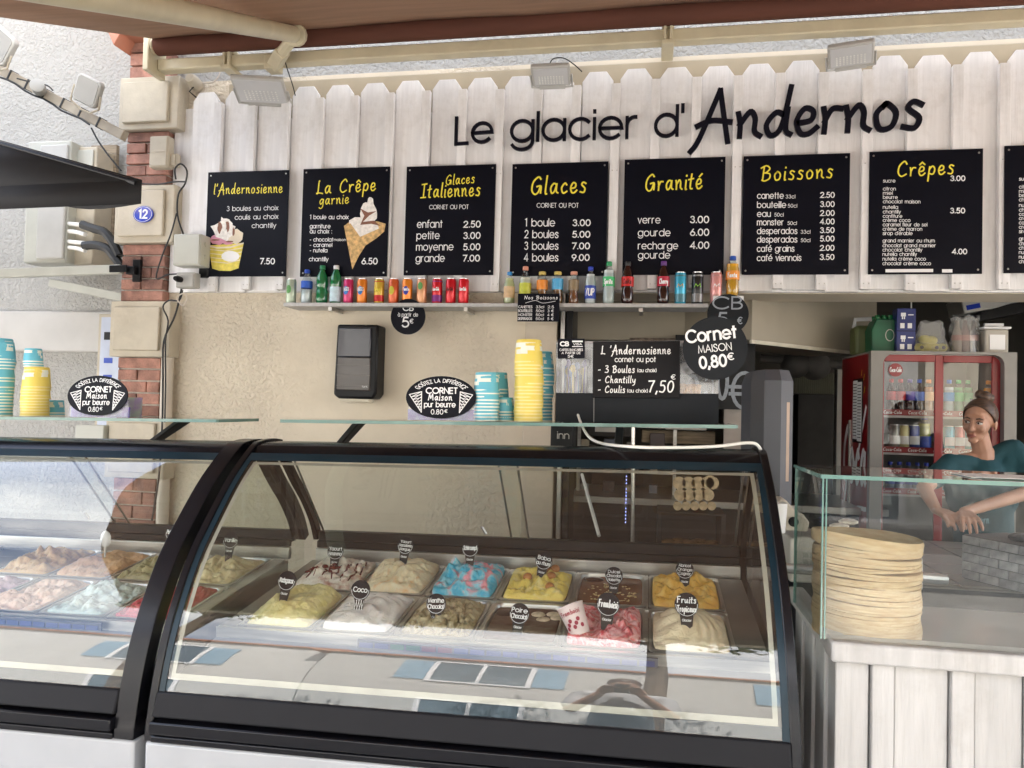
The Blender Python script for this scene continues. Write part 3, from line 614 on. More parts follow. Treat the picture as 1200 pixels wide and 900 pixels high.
# ------------------------------------------------------------------ drinks shelf with cans and bottles
sl = PY(332, 354.5, 3.86); sr = PY(830, 357, 3.86)
SHZ = sl.z
shelf = thing('drinks_shelf', 'long narrow white shelf under the menu boards carrying the drinks', 'shelf', (sl.x, 3.86, SHZ-.02))
MB().box((0, 0, 0), (sr.x-sl.x, .185, .02)).build('shelf_board', m_plank, shelf, bevel=.003)
for x_ in (.25, 1.0, 1.9): MB().box((x_, .02, -.02), (x_+.02, .18, -.0005)).build('shelf_bracket', m_steel, shelf)
DG = 'drinks lined up on the long white shelf'
def cmat(c, rough=.3, metal=.3): return mat('can_%d_%d_%d' % tuple(int(x*255) for x in c), c, rough=rough, metal=metal, var=.1, vs=20, coat=.3)
m_alu = mat('aluminium', (.7, .7, .7), rough=.3, metal=.95, var=.05)
def cyl_text(mb, s, F, r, zc, h, ang0, width, wt=.18, tall=False):
    """lettering wrapped round a cylinder; ang0 centre angle (front is -90)"""
    def m3(x, y, z):
        if tall: x, y = -y, x
        A = R(ang0)+x/r; return ((r+.0003+z*.3)*math.cos(A), (r+.0003+z*.3)*math.sin(A), zc+y)
    text(mb, s, F, -width/2, width/2, -h/2, h, wt, map3=m3)
def band(mb, r, z0, z1, a0=0, a1=360, n=24, off=.0004):
    vs = []
    for i in range(n+1):
        A = R(a0+(a1-a0)*i/n); vs += [((r+off)*math.cos(A), (r+off)*math.sin(A), z0), ((r+off)*math.cos(A), (r+off)*math.sin(A), z1)]
    mb.add(vs, [(2*i, 2*i+2, 2*i+3, 2*i+1) for i in range(n)])
def can(px, label, c, c2=None, txt=None, tc=m_wht, tall=False, H=.138, r=.0275, F=Hf, patch=None, ppos=(.35, .7)):
    p = PY(px, 352, 3.93); t = thing('drink_can', label, 'can', (p.x, 3.93, SHZ), group=DG)
    prof = [(r*.78, .0), (r*.82, .003), (r, .012), (r, H-.014), (r*.86, H-.003)]
    MB().lathe(prof, 20).build('can_body', cmat(c), t, smooth=40)
    MB().lathe([(r*.86, H-.003), (r*.88, H), (r*.82, H), (r*.8, H-.004)], 20).build('can_lid', m_alu, t)
    if c2:
        for za, zb in ((.014, .014+H*.25), (H*.86, H-.015)): q = MB(); band(q, r, za, zb); q.build('colour_band', cmat(c2), t)
    if patch:
        q = MB(); z0, z1 = ppos
        n = 10; vs = []; 
        for i in range(n):
            A = 2*math.pi*i/n; a = R(-95)+.55*math.cos(A); vs.append(((r+.0006)*math.cos(a), (r+.0006)*math.sin(a), H*((z0+z1)/2)+H*(z1-z0)/2*math.sin(A)))
        q.add(vs+[( (r+.0012)*math.cos(R(-95)), (r+.0012)*math.sin(R(-95)), H*(z0+z1)/2)], [(i, (i+1) % n, n) for i in range(n)]); q.build('logo_patch', mat('patch_%d%d%d' % tuple(int(9*x) for x in patch), patch), t)
    if txt:
        q = MB(); cyl_text(q, txt, F, r+.001, H*.58, .017 if not tall else .022, -95, .036 if not tall else .085, tall=tall); q.build('can_lettering', tc, t, smooth=0)
    t.rotation_euler = (0, 0, R(random.uniform(-8, 8))); return t
m_gbot = glass_mat('clear_bottle', (.86, .9, .9), refl=1.5, rough=.05)
m_ggreen = mat('green_bottle', (.01, .16, .05), rough=.08, coat=.6, spec=.8)
m_cola = mat('cola_bottle', (.03, .008, .006), rough=.08, coat=.6)
def liquid(c): return mat('liquid_%d_%d_%d' % tuple(int(x*255) for x in c), c, rough=.12, var=.05, coat=.4)
def bottle(px, label, body, capc, lab=None, H=.222, r=.031, txt=None, tc=m_wht, lz=(.42, .66), py=352, Y=3.93, F=Hf, z=None, grp=DG, shape='soda', at=None, fill=.8):
    p = PY(px, py, Y) if at is None else Vector(at); zz = SHZ if z is None else z
    t = thing('drink_bottle', label, 'bottle', (p.x, Y if at is None else p.y, zz), group=grp)
    if shape == 'soda': prof = [(r*.7, 0), (r*.92, .01), (r, .03), (r*.97, H*.34), (r*.86, H*.40), (r*.97, H*.46), (r, H*.6), (r*.92, H*.7), (r*.55, H*.84), (r*.36, H*.9), (r*.36, H*.94)]
    elif shape == 'round': prof = [(r*.8, 0), (r, .012), (r*.98, H*.2), (r*.8, H*.38), (r*.98, H*.5), (r, H*.66), (r*.9, H*.75), (r*.62, H*.83), (r*.6, H*.88)]
    else: prof = [(r*.85, 0), (r, .01), (r, H*.6), (r*.8, H*.72), (r*.38, H*.86), (r*.38, H*.94)]
    glassy = body is None or isinstance(body, tuple)
    if glassy:
        MB().lathe(prof, 18).build('bottle_body', m_gbot, t, smooth=50)
        if body:
            inn = [(a*.93, b+.002) for a, b in prof if b < H*fill]; inn.append((inn[-1][0]*.98, H*fill)); MB().lathe(inn, 16).build('drink', liquid(body), t, smooth=50)
    else: MB().lathe(prof, 18).build('bottle_body', body, t, smooth=50)
    cr_ = .48 if shape != 'round' else .66
    MB().lathe([(r*cr_*.95, H*.90), (r*cr_, H*.905), (r*cr_, H*.985), (r*cr_*.9, H)], 14).build('cap', mat('cap_%d_%d_%d' % tuple(int(x*255) for x in capc), capc, rough=.4), t)
    if lab:
        q = MB(); n = 20; vs = []
        z0, z1 = lz[0]*H, lz[1]*H; rr = max(a for a, b in prof)*1.012; band(q, rr, z0, z1, off=0); q.build('label', mat('lab_%d_%d_%d' % tuple(int(x*255) for x in lab), lab, rough=.4, var=.12, vs=40), t)
        if txt: q = MB(); cyl_text(q, txt, F, rr, (z0+z1)/2, (z1-z0)*.5, -95, .046); q.build('label_lettering', tc, t, smooth=0)
    t.rotation_euler = (0, 0, R(random.uniform(-8, 8))); return t
can(341, 'pale grey-green can at the left end of the drinks shelf', (.42, .50, .38), patch=(.10, .30, .08), ppos=(.4, .75))
bottle(359, 'clear ribbed water bottle with a wide blue label and blue cap', (.55, .62, .65), (.02, .08, .5), (.02, .10, .5), H=.19, lz=(.46, .66), shape='plain', fill=.4)
bottle(377, 'dark green bottle with a round green label', m_ggreen, (.02, .2, .08), None, H=.212, r=.033)
bottle(393, 'green bottle with a pale blue label and white cap', m_ggreen, (.75, .75, .75), (.55, .70, .75), H=.212, r=.032, lz=(.06, .44))
can(408, 'magenta can with a blue patch right of the green bottles', (.55, .03, .14), txt='OASIS', patch=(.03, .2, .55))
can(424, 'orange can with a blue patch beside the magenta can', (.75, .22, .02), txt='OASIS', patch=(.03, .2, .55))
can(444, 'golden yellow can with red lid band and slanted lettering', (.62, .42, .04), c2=(.55, .03, .03), txt='Sirop', tc=m_yel)
can(461, 'orange-red can with a yellow-green slanted badge', (.65, .12, .03), patch=(.6, .55, .04))
can(477, 'orange can with a dark blue badge and white lettering', (.82, .25, .02), txt='Fanta', patch=(.02, .05, .4))
can(494, 'peach coloured can with a green leaf badge', (.68, .33, .16), patch=(.08, .3, .04), ppos=(.55, .85))
can(512, 'red can with a purple top band', (.62, .01, .02), txt='Coca-Cola', c2=(.22, .03, .22))
can(528, 'plain red can with dark red lettering', (.62, .01, .02), txt='Coca-Cola', tc=mat('dred', (.12, .0, .0)))
can(543, 'red can with large white lettering, last of the small cans', (.64, .01, .02), txt='Coca-Cola')
bottle(596.5, 'pale citrus bottle with a sky blue cap and orange label', (.55, .58, .30), (.03, .25, .6), (.65, .45, .25), H=.172, r=.029, lz=(.2, .55), shape='plain')
bottle(615, 'bottle with a salmon pink cap and yellow lemon label', (.60, .62, .50), (.75, .32, .22), (.55, .58, .06), H=.2, lz=(.2, .56), shape='plain', fill=.7)
bottle(635, 'round orange bottle with a yellow cap', (.30, .12, .03), (.65, .50, .12), (.75, .25, .03), H=.172, r=.029, lz=(.45, .74), shape='round', fill=.75)
bottle(653, 'round brown bottle with a sky blue sleeve and yellow cap', (.22, .10, .04), (.65, .50, .12), (.08, .38, .65), H=.172, r=.029, lz=(.45, .78), shape='round', fill=.75)
bottle(672, 'round amber bottle with a peach cap and green-brown sleeve', (.25, .09, .03), (.75, .36, .25), (.25, .18, .10), H=.172, r=.027, lz=(.42, .74), shape='round', fill=.75)
bottle(691.5, 'clear bottle with a royal blue label and blue cap', (.62, .66, .66), (.02, .05, .45), (.02, .06, .42), H=.196, r=.029, lz=(.15, .5), txt='7UP', shape='plain')
bottle(713, 'clear lemonade bottle with a green label and green cap', (.60, .66, .64), (.02, .28, .10), (.05, .50, .16), txt='Sprite', lz=(.42, .64))
bottle(735, 'dark cola bottle with a red label and black cap', m_cola, (.02, .02, .02), (.60, .01, .01), txt='Coke', tc=mat('dred', (.12, 0, 0)), lz=(.42, .64))
bottle(777, 'dark cola bottle with a purple cap and red lettered label', m_cola, (.12, .03, .20), (.45, .01, .04), txt='Cherry', lz=(.42, .64))
can(797, 'tall sky blue energy can', (.05, .42, .62), txt='M', tc=mat('orange', (.8, .4, .05)), H=.165, r=.029, c2=(.10, .25, .30))
can(817, 'tall black energy can with green claw mark', (.02, .02, .02), txt='M', tc=mat('lime', (.25, .6, .06)), H=.165, r=.029, c2=(.25, .25, .25))
can(839, 'tall salmon pink energy can', (.72, .32, .30), txt='M', H=.165, r=.029, c2=(.6, .3, .28))
bottle(858, 'round orange soda bottle with a blue cap above the chalk discs', (.75, .38, .03), (.02, .10, .5), (.80, .30, .04), txt='Fanta', H=.20, r=.033, lz=(.4, .62), z=SHZ+.045)
# small wooden block that carries the last bottle
MBx = MB().box((-.07, -.04, 0), (.075, .06, .042)).build('display_block', m_fence, None, bevel=.003); MBx.location = (PY(852, 352, 3.93).x, 3.93, SHZ+.001); tag(MBx, 'white block lifting the orange soda bottle at the shelf end', 'block')

# hanging chalk signs
def disc(name, label, px, py, rpx, Y, m_, tilt=0, thick=.006, asp=1):
    c = PY(px, py, Y); r = PY(px+rpx, py, Y).x-c.x
    t = thing(name, label, 'sign', tuple(c)); t.rotation_euler = (0, tilt, 0)
    MB().prism([(r*math.cos(a), r*asp*math.sin(a)) for a in [2*math.pi*i/48 for i in range(48)]], 0, thick).build('sign_disc', m_, t, smooth=30)
    return t, r
m_cgrey = mat('chalk_blue_grey', (.30, .33, .37), rough=.8, var=.1, vs=60)
t, r = disc('hanging_disc_sign', 'round black sign reading CB a partir de 5 under the drinks shelf', 478, 371, 20.3, 3.90, m_board)
q = MB(); text(q, 'CB', S, -.028, .028, .032, .03, .17); text(q, '\u00e0 partir de', S, -.055, .055, .001, .019, .13); text(q, '5', S, -.03, .005, -.055, .05, .16); text(q, '\u20ac', S, .012, .03, -.035, .022, .16)
q.build('lettering', m_wht, t, smooth=0)
t, r = disc('hanging_disc_sign', 'dark chalk disc reading CB 5, partly behind the cornet disc', 853, 368, 24.5, 3.7, m_chalk)
q = MB(); text(q, 'CB', S, -.068, .062, .025, .055, .14); text(q, '5', S, -.045, -.002, -.055, .06, .16); text(q, '\u20ac', S, .045, .065, -.045, .03, .16)
q.build('lettering', m_cgrey, t, smooth=0)
t, r = disc('cornet_price_disc', 'large grey disc reading Cornet MAISON 0,80', 838, 408, 38.5, 2.42, m_chalk, tilt=R(-7))
q = MB(); text(q, 'Cornet', S, -.082, .066, .026, .036, .19); text(q, 'MAISON', S, -.05, .048, -.01, .022, .12); text(q, '0,80', S, -.05, .028, -.057, .034, .2); text(q, '\u20ac', S, .034, .052, -.04, .02, .18)
q.build('lettering', m_wht, t, smooth=0)
P0 = PY(607, 344, 3.84); P1 = PY(655, 377, 3.84)
t = thing('chalk_menu_card', 'small handwritten black card reading Nos Boissons hung over the shelf edge', 'sign', (P0.x, 3.84, P1.z))
Wc = P1.x-P0.x; Hc = P0.z-P1.z
MB().box((0, 0, 0), (Wc, .003, Hc)).build('card', m_board, t, smooth=0)
q = MB(); text(q, 'Nos Boissons', Hf, .035, Wc-.01, Hc*.80, .017, .15)
ribbon(q, cr([(.04, Hc*.66), (.09, Hc*.75), (.13, Hc*.66), (Wc-.02, Hc*.73)]), .002, lambda x, y, z: (x, -z, y), z=.001)
for i, (s_, v_, p_) in enumerate((('CANETTES', '33cl', '2.5'), ('BOUTEILLES', '50cl', '3 \u20ac'), ('MONSTER', '50cl', '4 \u20ac'), ('DESPERADOS', '50cl', '5 \u20ac'))):
    s_ = s_.replace('B', 'B'); y = Hc*(.48-.14*i); text(q, s_, S, .004, .075, y, .012, .17); text(q, v_, S, .095, .135, y, .012, .17); text(q, p_, S, .155, .185, y, .012, .17)
q.build('lettering', m_wht, t, smooth=0)

# towel dispenser on the wall
P0 = PY(393, 380, 3.92); P1 = PY(441, 468, 3.92)
t = thing('towel_dispenser', 'smoked black paper towel dispenser on the cream wall', 'dispenser', (P0.x, 3.92, P1.z))
Wd = (P1.x-P0.x)*.99; Hd = P0.z-P1.z
MB().prism([(.0, .02), (.03, 0), (Wd-.02, 0), (Wd, .03), (Wd, Hd), (.01, Hd)], 0, .13).build('housing', m_black, t, bevel=.012)
MB().box((.022, -.012, Hd*.56), (Wd-.035, .01, Hd-.02)).build('window_upper', mat('smoke_blue', (.03, .033, .045), rough=.2, coat=.3), t, bevel=.005)
MB().box((.022, -.010, .045), (Wd-.035, .01, Hd*.555)).build('cover_lower', mat('smoke_brown', (.09, .08, .072), rough=.3, coat=.2), t, bevel=.005)
q = MB()
for k in range(3): q.box((.022, -.0135, .07+k*.055), (Wd-.035, -.009, .072+k*.055))
q.build('paper_folds', mat('fold', (.2, .18, .17)), t)
MB().prism([(.03, -.012), (Wd-.04, -.016), (Wd-.05, .01), (.03, .008)], .02, .09).build('paper_towel', mat('paper', (.75, .68, .55)), t, bevel=.004)
q = MB(); text(q, 'tork', S, Wd-.075, Wd-.045, .062, .01, .15, map3=lambda x, y, z: (x, -.0145-z, y)); q.build('logo_lettering', m_wht, t, smooth=0)

# ------------------------------------------------------------------ display cases
CW = 1.55
PROF = [(.66, 1.312), (.60, 1.318), (.53, 1.314), (.477, 1.299), (.357, 1.217), (.252, 1.118), (.167, 1.026), (.104, .927), (.056, .83), (.024, .733), (.005, .645), (0, .60)]
REAR = [(.66, 1.312), (.71, 1.262), (.79, 1.182), (.87, 1.111), (.945, 1.024), (.985, .95)]
def smoothc(p, n=4): return cr(p, n)
Pf = smoothc(PROF); Pr = smoothc(REAR)
def offset(pts, d):
    out = []
    for i, p in enumerate(pts):
        a = pts[max(0, i-1)]; b = pts[min(len(pts)-1, i+1)]; l = math.hypot(b[0]-a[0], b[1]-a[1]) or 1
        out.append((p[0]-(b[1]-a[1])/l*d, p[1]+(b[0]-a[0])/l*d))
    return out
def strip_yz(mb, pts, d0, d1, xa, xb):
    """bar of rectangular section following pts in the YZ plane between offsets d0..d1 and x xa..xb"""
    a = offset(pts, d0); b = offset(pts, d1); n = len(pts)
    vs = [(xa, *p) for p in a]+[(xa, *p) for p in b]+[(xb, *p) for p in a]+[(xb, *p) for p in b]
    fs = []
    for i in range(n-1):
        fs += [(i, i+1, n+i+1, n+i), (2*n+i, 3*n+i, 3*n+i+1, 2*n+i+1), (i, 2*n+i, 2*n+i+1, i+1), (n+i, n+i+1, 3*n+i+1, 3*n+i)]
    fs += [(0, n, 3*n, 2*n), (n-1, 3*n-1, 4*n-1, 2*n-1)]
    mb.add(vs, fs)
m_glass = glass_mat('case_glass', (.95, .975, .96), refl=2.7, haze=.01)
m_gside = glass_mat('case_side_glass', (.94, .96, .92), refl=1.2, haze=.02)
m_gedge = mat('glass_edge_green', (.13, .25, .215), rough=.15, coat=.5)
m_strip = mat('border_cream', (.36, .35, .29), rough=.4)
m_blueb = mat('border_dark_blue', (.007, .022, .034), rough=.3, spec=.3)
m_body = mat('case_body_white', (.40, .41, .425), rough=.3, var=.03, coat=.3)
m_gband = mat('band_grey', (.012, .012, .014), rough=.5, var=.05, spec=.15)
m_inner = mat('case_liner', (.22, .21, .19), rough=.35, metal=.5, var=.1)
def make_case(label, rthick=.02, lthick=.02):
    c = thing('display_case', label, 'display case', (-1.2, 1.742, 0))
    d = -1  # offset sign: outward is to the front/up
    lower = [(0, .60), (-.005, .585)]
    for x, th, nm in ((0, lthick, 'end_frame'), (CW-rthick, rthick, 'end_frame')):
        q = MB(); strip_yz(q, Pf, -.006, .04, x, x+th); strip_yz(q, Pr, -.035, .0, x, x+th); q.build(nm, m_gloss, c, smooth=40, bevel=.002, segs=1)
    def side_poly(): return [p for p in offset(Pf, .02)][::-1] + [p for p in offset(Pr, -.02)][1:] + [(.985, .60)]
    for x in (.008, CW-.012):
        q = MB(); P = side_poly(); q.add([(x, *p) for p in P], [list(range(len(P)))]); q.build('side_glass', m_gside, c, smooth=0)
    # front glass, between y(.50) top and .045 bottom
    fg = [p for p in Pf if .70 < p[1] < 1.295 and p[0] < .47]
    q = MB(); q.sheet([[(.02, *p) for p in fg], [(CW-.02, *p) for p in fg]]); q.build('front_glass', m_glass, c, smooth=60)
    inn = offset(fg, .004)
    outn = offset(fg, -.002)
    q = MB(); q.add([(x, *p) for x in (.022, CW-.022) for p in outn[:2]], [(0, 1, 3, 2)]); q.build('top_dark_band', m_blueb, c)
    q = MB(); k = inn[1:3]; q.add([(.05, *k[0]), (CW-.05, *k[0]), (CW-.05, k[0][0]*.7+k[1][0]*.3, k[0][1]*.7+k[1][1]*.3), (.05, k[0][0]*.7+k[1][0]*.3, k[0][1]*.7+k[1][1]*.3)], [(0, 1, 2, 3)])
    for xa, xb in ((.045, .056), (CW-.056, CW-.045)):
        q.sheet([[(xa, *p) for p in inn[1:-2]], [(xb, *p) for p in inn[1:-2]]])
    e = inn[-3]; e2 = inn[-2]; q.add([(.045, *e), (CW-.045, *e), (CW-.045, e[0]*.4+e2[0]*.6, e[1]*.4+e2[1]*.6), (.045, e[0]*.4+e2[0]*.6, e[1]*.4+e2[1]*.6)], [(0, 1, 2, 3)])
    q.build('border_strip', m_strip, c, smooth=50)
    q = MB(); q.sheet([[(.022, *p) for p in [(e[0]*.38+e2[0]*.62, e[1]*.38+e2[1]*.62)]+inn[-2:]], [(CW-.022, *p) for p in [(e[0]*.38+e2[0]*.62, e[1]*.38+e2[1]*.62)]+inn[-2:]]]); q.build('lower_dark_band', m_blueb, c, smooth=50)
    for xa, xb in ((.0225, .038), (CW-.038, CW-.0225)): q = MB(); q.sheet([[(xa, *p) for p in outn[1:]], [(xb, *p) for p in outn[1:]]]); q.build('border_dark_strip', m_blueb, c, smooth=50)
    # top bar
    q = MB(); q.prism([(.465, 1.282), (.485, 1.304), (.53, 1.314), (.60, 1.316), (.655, 1.308), (.675, 1.29), (.65, 1.268), (.49, 1.268)], lthick, CW-rthick, 'x'); q.build('top_bar', m_gloss, c, smooth=50)
    # front bottom: grey band, black mouldings, white body
    q = MB(); q.prism([(.012, .655), (-.008, .66), (.012, .715), (.035, .715), (.035, .655)], lthick, CW-rthick, 'x'); q.build('grey_band', m_gband, c, bevel=.004)
    q = MB(); q.prism([(-.02, .622), (-.02, .652), (.03, .652), (.03, .622)], lthick, CW-rthick, 'x'); q.prism([(-.012, .600), (-.012, .617), (.03, .617), (.03, .600)], lthick, CW-rthick, 'x')
    q.build('black_moulding', m_gloss, c, bevel=.004)
    MB().box((.0, -.004, .12), (CW, .985, .598)).build('body_panel', m_body, c, bevel=.008)
    MB().box((.03, .05, 0), (CW-.03, .95, .119)).build('plinth', m_black, c)
    # rear: rail, steel upstand, sliding glass
    q = MB(); q.box((lthick, .955, .925), (CW-rthick, .99, .968)); q.box((lthick, .94, .91), (CW-rthick, .955, .935)); q.build('rear_rail', m_black, c, bevel=.003)
    MB().box((lthick, .93, .865), (CW-rthick, .954, .909)).build('rear_steel_shelf', m_steel, c, bevel=.003)
    q = MB(); q.box((lthick, .905, .83), (CW-rthick, .93, .862)); q.box((lthick, .92, .6), (CW-rthick, .93, .83)); q.build('rear_liner', m_inner, c, bevel=.002)
    q = MB(); rg = [(.70, 1.262), (.965, .968)]; q.add([(.03, *rg[0]), (CW*.52, *rg[0]), (CW*.52, *rg[1]), (.03, *rg[1])], [(0, 1, 2, 3)]); q.build('sliding_glass', m_gside, c, smooth=0)
    q = MB(); q.add([(CW*.48, rg[0][0]+.012, rg[0][1]), (CW-.03, rg[0][0]+.012, rg[0][1]), (CW-.03, rg[1][0]+.012, rg[1][1]), (CW*.48, rg[1][0]+.012, rg[1][1])], [(0, 1, 2, 3)]); q.build('sliding_glass', m_gside, c, smooth=0)
    q = MB()
    for x in (.032, CW*.48, CW*.52, CW-.036): q.tube([(x, rg[0][0]+.006, rg[0][1]), (x, rg[1][0]+.006, rg[1][1])], .004, 6)
    q.build('glass_edge_trim', m_steel, c)
    q = MB(); q.tube([(.66, .93, .985), (.645, .925, 1.01)], .006, 6); q.build('slide_handle', m_steel, c)
    # well: steel deck with openings drawn by divider bars, front tray
    def dk(y): return .80+(y-.30)*.117     # deck height
    q = MB()
    for x0, x1 in ((lthick, .065), (1.452, CW-rthick)): q.add([(x0, .29, dk(.29)), (x1, .29, dk(.29)), (x1, .905, dk(.905)), (x0, .905, dk(.905)), (x0, .29, .62), (x1, .29, .62), (x1, .905, .62), (x0, .905, .62)], [(0, 1, 2, 3), (0, 4, 5, 1), (1, 5, 6, 2), (0, 3, 7, 4)])
    q.build('deck_side', m_inner, c, smooth=0)
    q = MB(); q.box((lthick, .275, .74), (CW-rthick, .292, dk(.29)+.004)); q.box((.065, .586, dk(.586)-.02), (1.452, .6, dk(.6)+.002))
    for k in range(7): x = .066+k*.231; q.add([(x-.004, .292, dk(.29)), (x+.004, .292, dk(.29)), (x+.004, .905, dk(.905)), (x-.004, .905, dk(.905)), (x-.004, .292, dk(.29)-.015), (x+.004, .292, dk(.29)-.015), (x+.004, .905, dk(.905)-.015), (x-.004, .905, dk(.905)-.015)], [(0, 1, 2, 3), (0, 4, 5, 1), (1, 5, 6, 2), (0, 3, 7, 4)])
    q.build('deck_divider', m_steel, c, smooth=0)
    q = MB(); q.add([(lthick, .275, .775), (CW-rthick, .275, .775), (CW-rthick, .07, .722), (lthick, .07, .722), (lthick, .275, .765), (CW-rthick, .275, .765), (CW-rthick, .07, .712), (lthick, .07, .712)], [(0, 1, 2, 3), (7, 6, 5, 4), (3, 2, 6, 7), (0, 4, 5, 1)])
    q.build('front_tray', mat('tray_pale', (.22, .22, .21), rough=.35, var=.05), c, smooth=0)
    q = MB(); q.box((lthick, .03, .60), (CW-rthick, .92, .62)); q.build('well_floor', m_black, c, smooth=0)
    q = MB(); q.box((.45, .255, .777), (1.25, .262, .80)); q.build('cell_rail', mat('rail_clear', (.12, .12, .14), rough=.2), c)  # dark rail carrying a row of small coloured cells
    q = MB()
    for k in range(18):
        q.box((.456+k*.044, .252, .780), (.456+k*.044+.038, .2548, .793))
    o = q.build('cell_strip', [mat('strip_blue', (.05, .06, .16)), mat('strip_green', (.04, .11, .06)), mat('strip_red', (.16, .05, .06)), mat('strip_pale', (.06, .07, .2))], c, smooth=0)
    for f in o.data.polygons: f.material_index = [0, 0, 1, 1, 2, 2, 0, 3][(f.index//6) % 8] if f.index//6 < 9 else (0 if (f.index//6) % 3 else 3)
    return c
case = make_case('curved glass ice cream display case with twelve tubs in the middle of the stand', rthick=.022, lthick=.02)
def add_shelf(c, x0, x1, posts):
    MB().box((x0, .70, 1.374), (x1, .98, 1.384)).build('glass_shelf', [glass_mat('shelf_glass', (.80, .93, .89), refl=1.2, haze=.04)], c, smooth=0)
    q = MB(); q.box((x0, .6955, 1.3735), (x1, .6995, 1.3845)); q.box((x1+.0003, .70, 1.3735), (x1+.004, .98, 1.3845)); q.build('shelf_edge', m_gedge, c, smooth=0)
    for x in posts:
        q = MB(); q.prism([(.58, 1.312), (.64, 1.312), (.80, 1.373), (.72, 1.373)], x-.018, x+.006, 'x'); q.build('shelf_post', m_black, c, bevel=.004)
TILT = R(-1.0)
case.rotation_euler = (0, TILT, 0)
case2 = make_case('second curved glass display case at the left edge of the stand', rthick=.055, lthick=.02)
case2.location = (-1.2-CW-.03, 1.742, -.03); case2.rotation_euler = (0, TILT, 0)
add_shelf(case, -.01, 1.49, (.255, 1.14)); add_shelf(case2, -.3, 1.335, (1.17, .2))
bpy.context.view_layer.update()
def CM(c): return Matrix.Translation(c.location) @ c.rotation_euler.to_matrix().to_4x4()
def dk(y): return .80+(y-.30)*.117

# ------------------------------------------------------------------ ice cream
def ice_mat(name, cols, sc_=14, rough=.45, dist=1.5, bump=.3):
    if name in MATS: return MATS[name]
    M = bpy.data.materials.new(name); M.use_nodes = True; n = M.node_tree; N = n.nodes; L = n.links; b = N['Principled BSDF']
    tc = N.new('ShaderNodeTexCoord'); nz = N.new('ShaderNodeTexNoise'); nz.inputs['Scale'].default_value = sc_; nz.inputs['Detail'].default_value = 3; nz.inputs['Distortion'].default_value = dist
    L.new(tc.outputs['Object'], nz.inputs['Vector']); r = N.new('ShaderNodeValToRGB'); L.new(nz.outputs['Fac'], r.inputs[0])
    el = r.color_ramp.elements; k = len(cols)
    el[0].position = .28; el[0].color = (*cols[0], 1); el[1].position = .72; el[1].color = (*cols[-1], 1)
    for i in range(1, k-1): e = el.new(.28+.44*i/(k-1)); e.color = (*cols[i], 1)
    L.new(r.outputs[0], b.inputs['Base Color']); b.inputs['Roughness'].default_value = rough
    b.inputs['Subsurface Weight'].default_value = .15; b.inputs['Subsurface Radius'].default_value = (.01, .006, .004)
    n2 = N.new('ShaderNodeTexNoise'); n2.inputs['Scale'].default_value = 70; n2.inputs['Detail'].default_value = 6; n2.inputs['Distortion'].default_value = .8; L.new(tc.outputs['Object'], n2.inputs['Vector'])
    bp = N.new('ShaderNodeBump'); bp.inputs['Strength'].default_value = bump*2.6; bp.inputs['Distance'].default_value = .005; L.new(n2.outputs['Fac'], bp.inputs['Height']); L.new(bp.outputs[0], b.inputs['Normal'])
    MATS[name] = M; return M
m_pan = mat('steel_pan', (.50, .48, .44), rough=.28, metal=.85, var=.1)
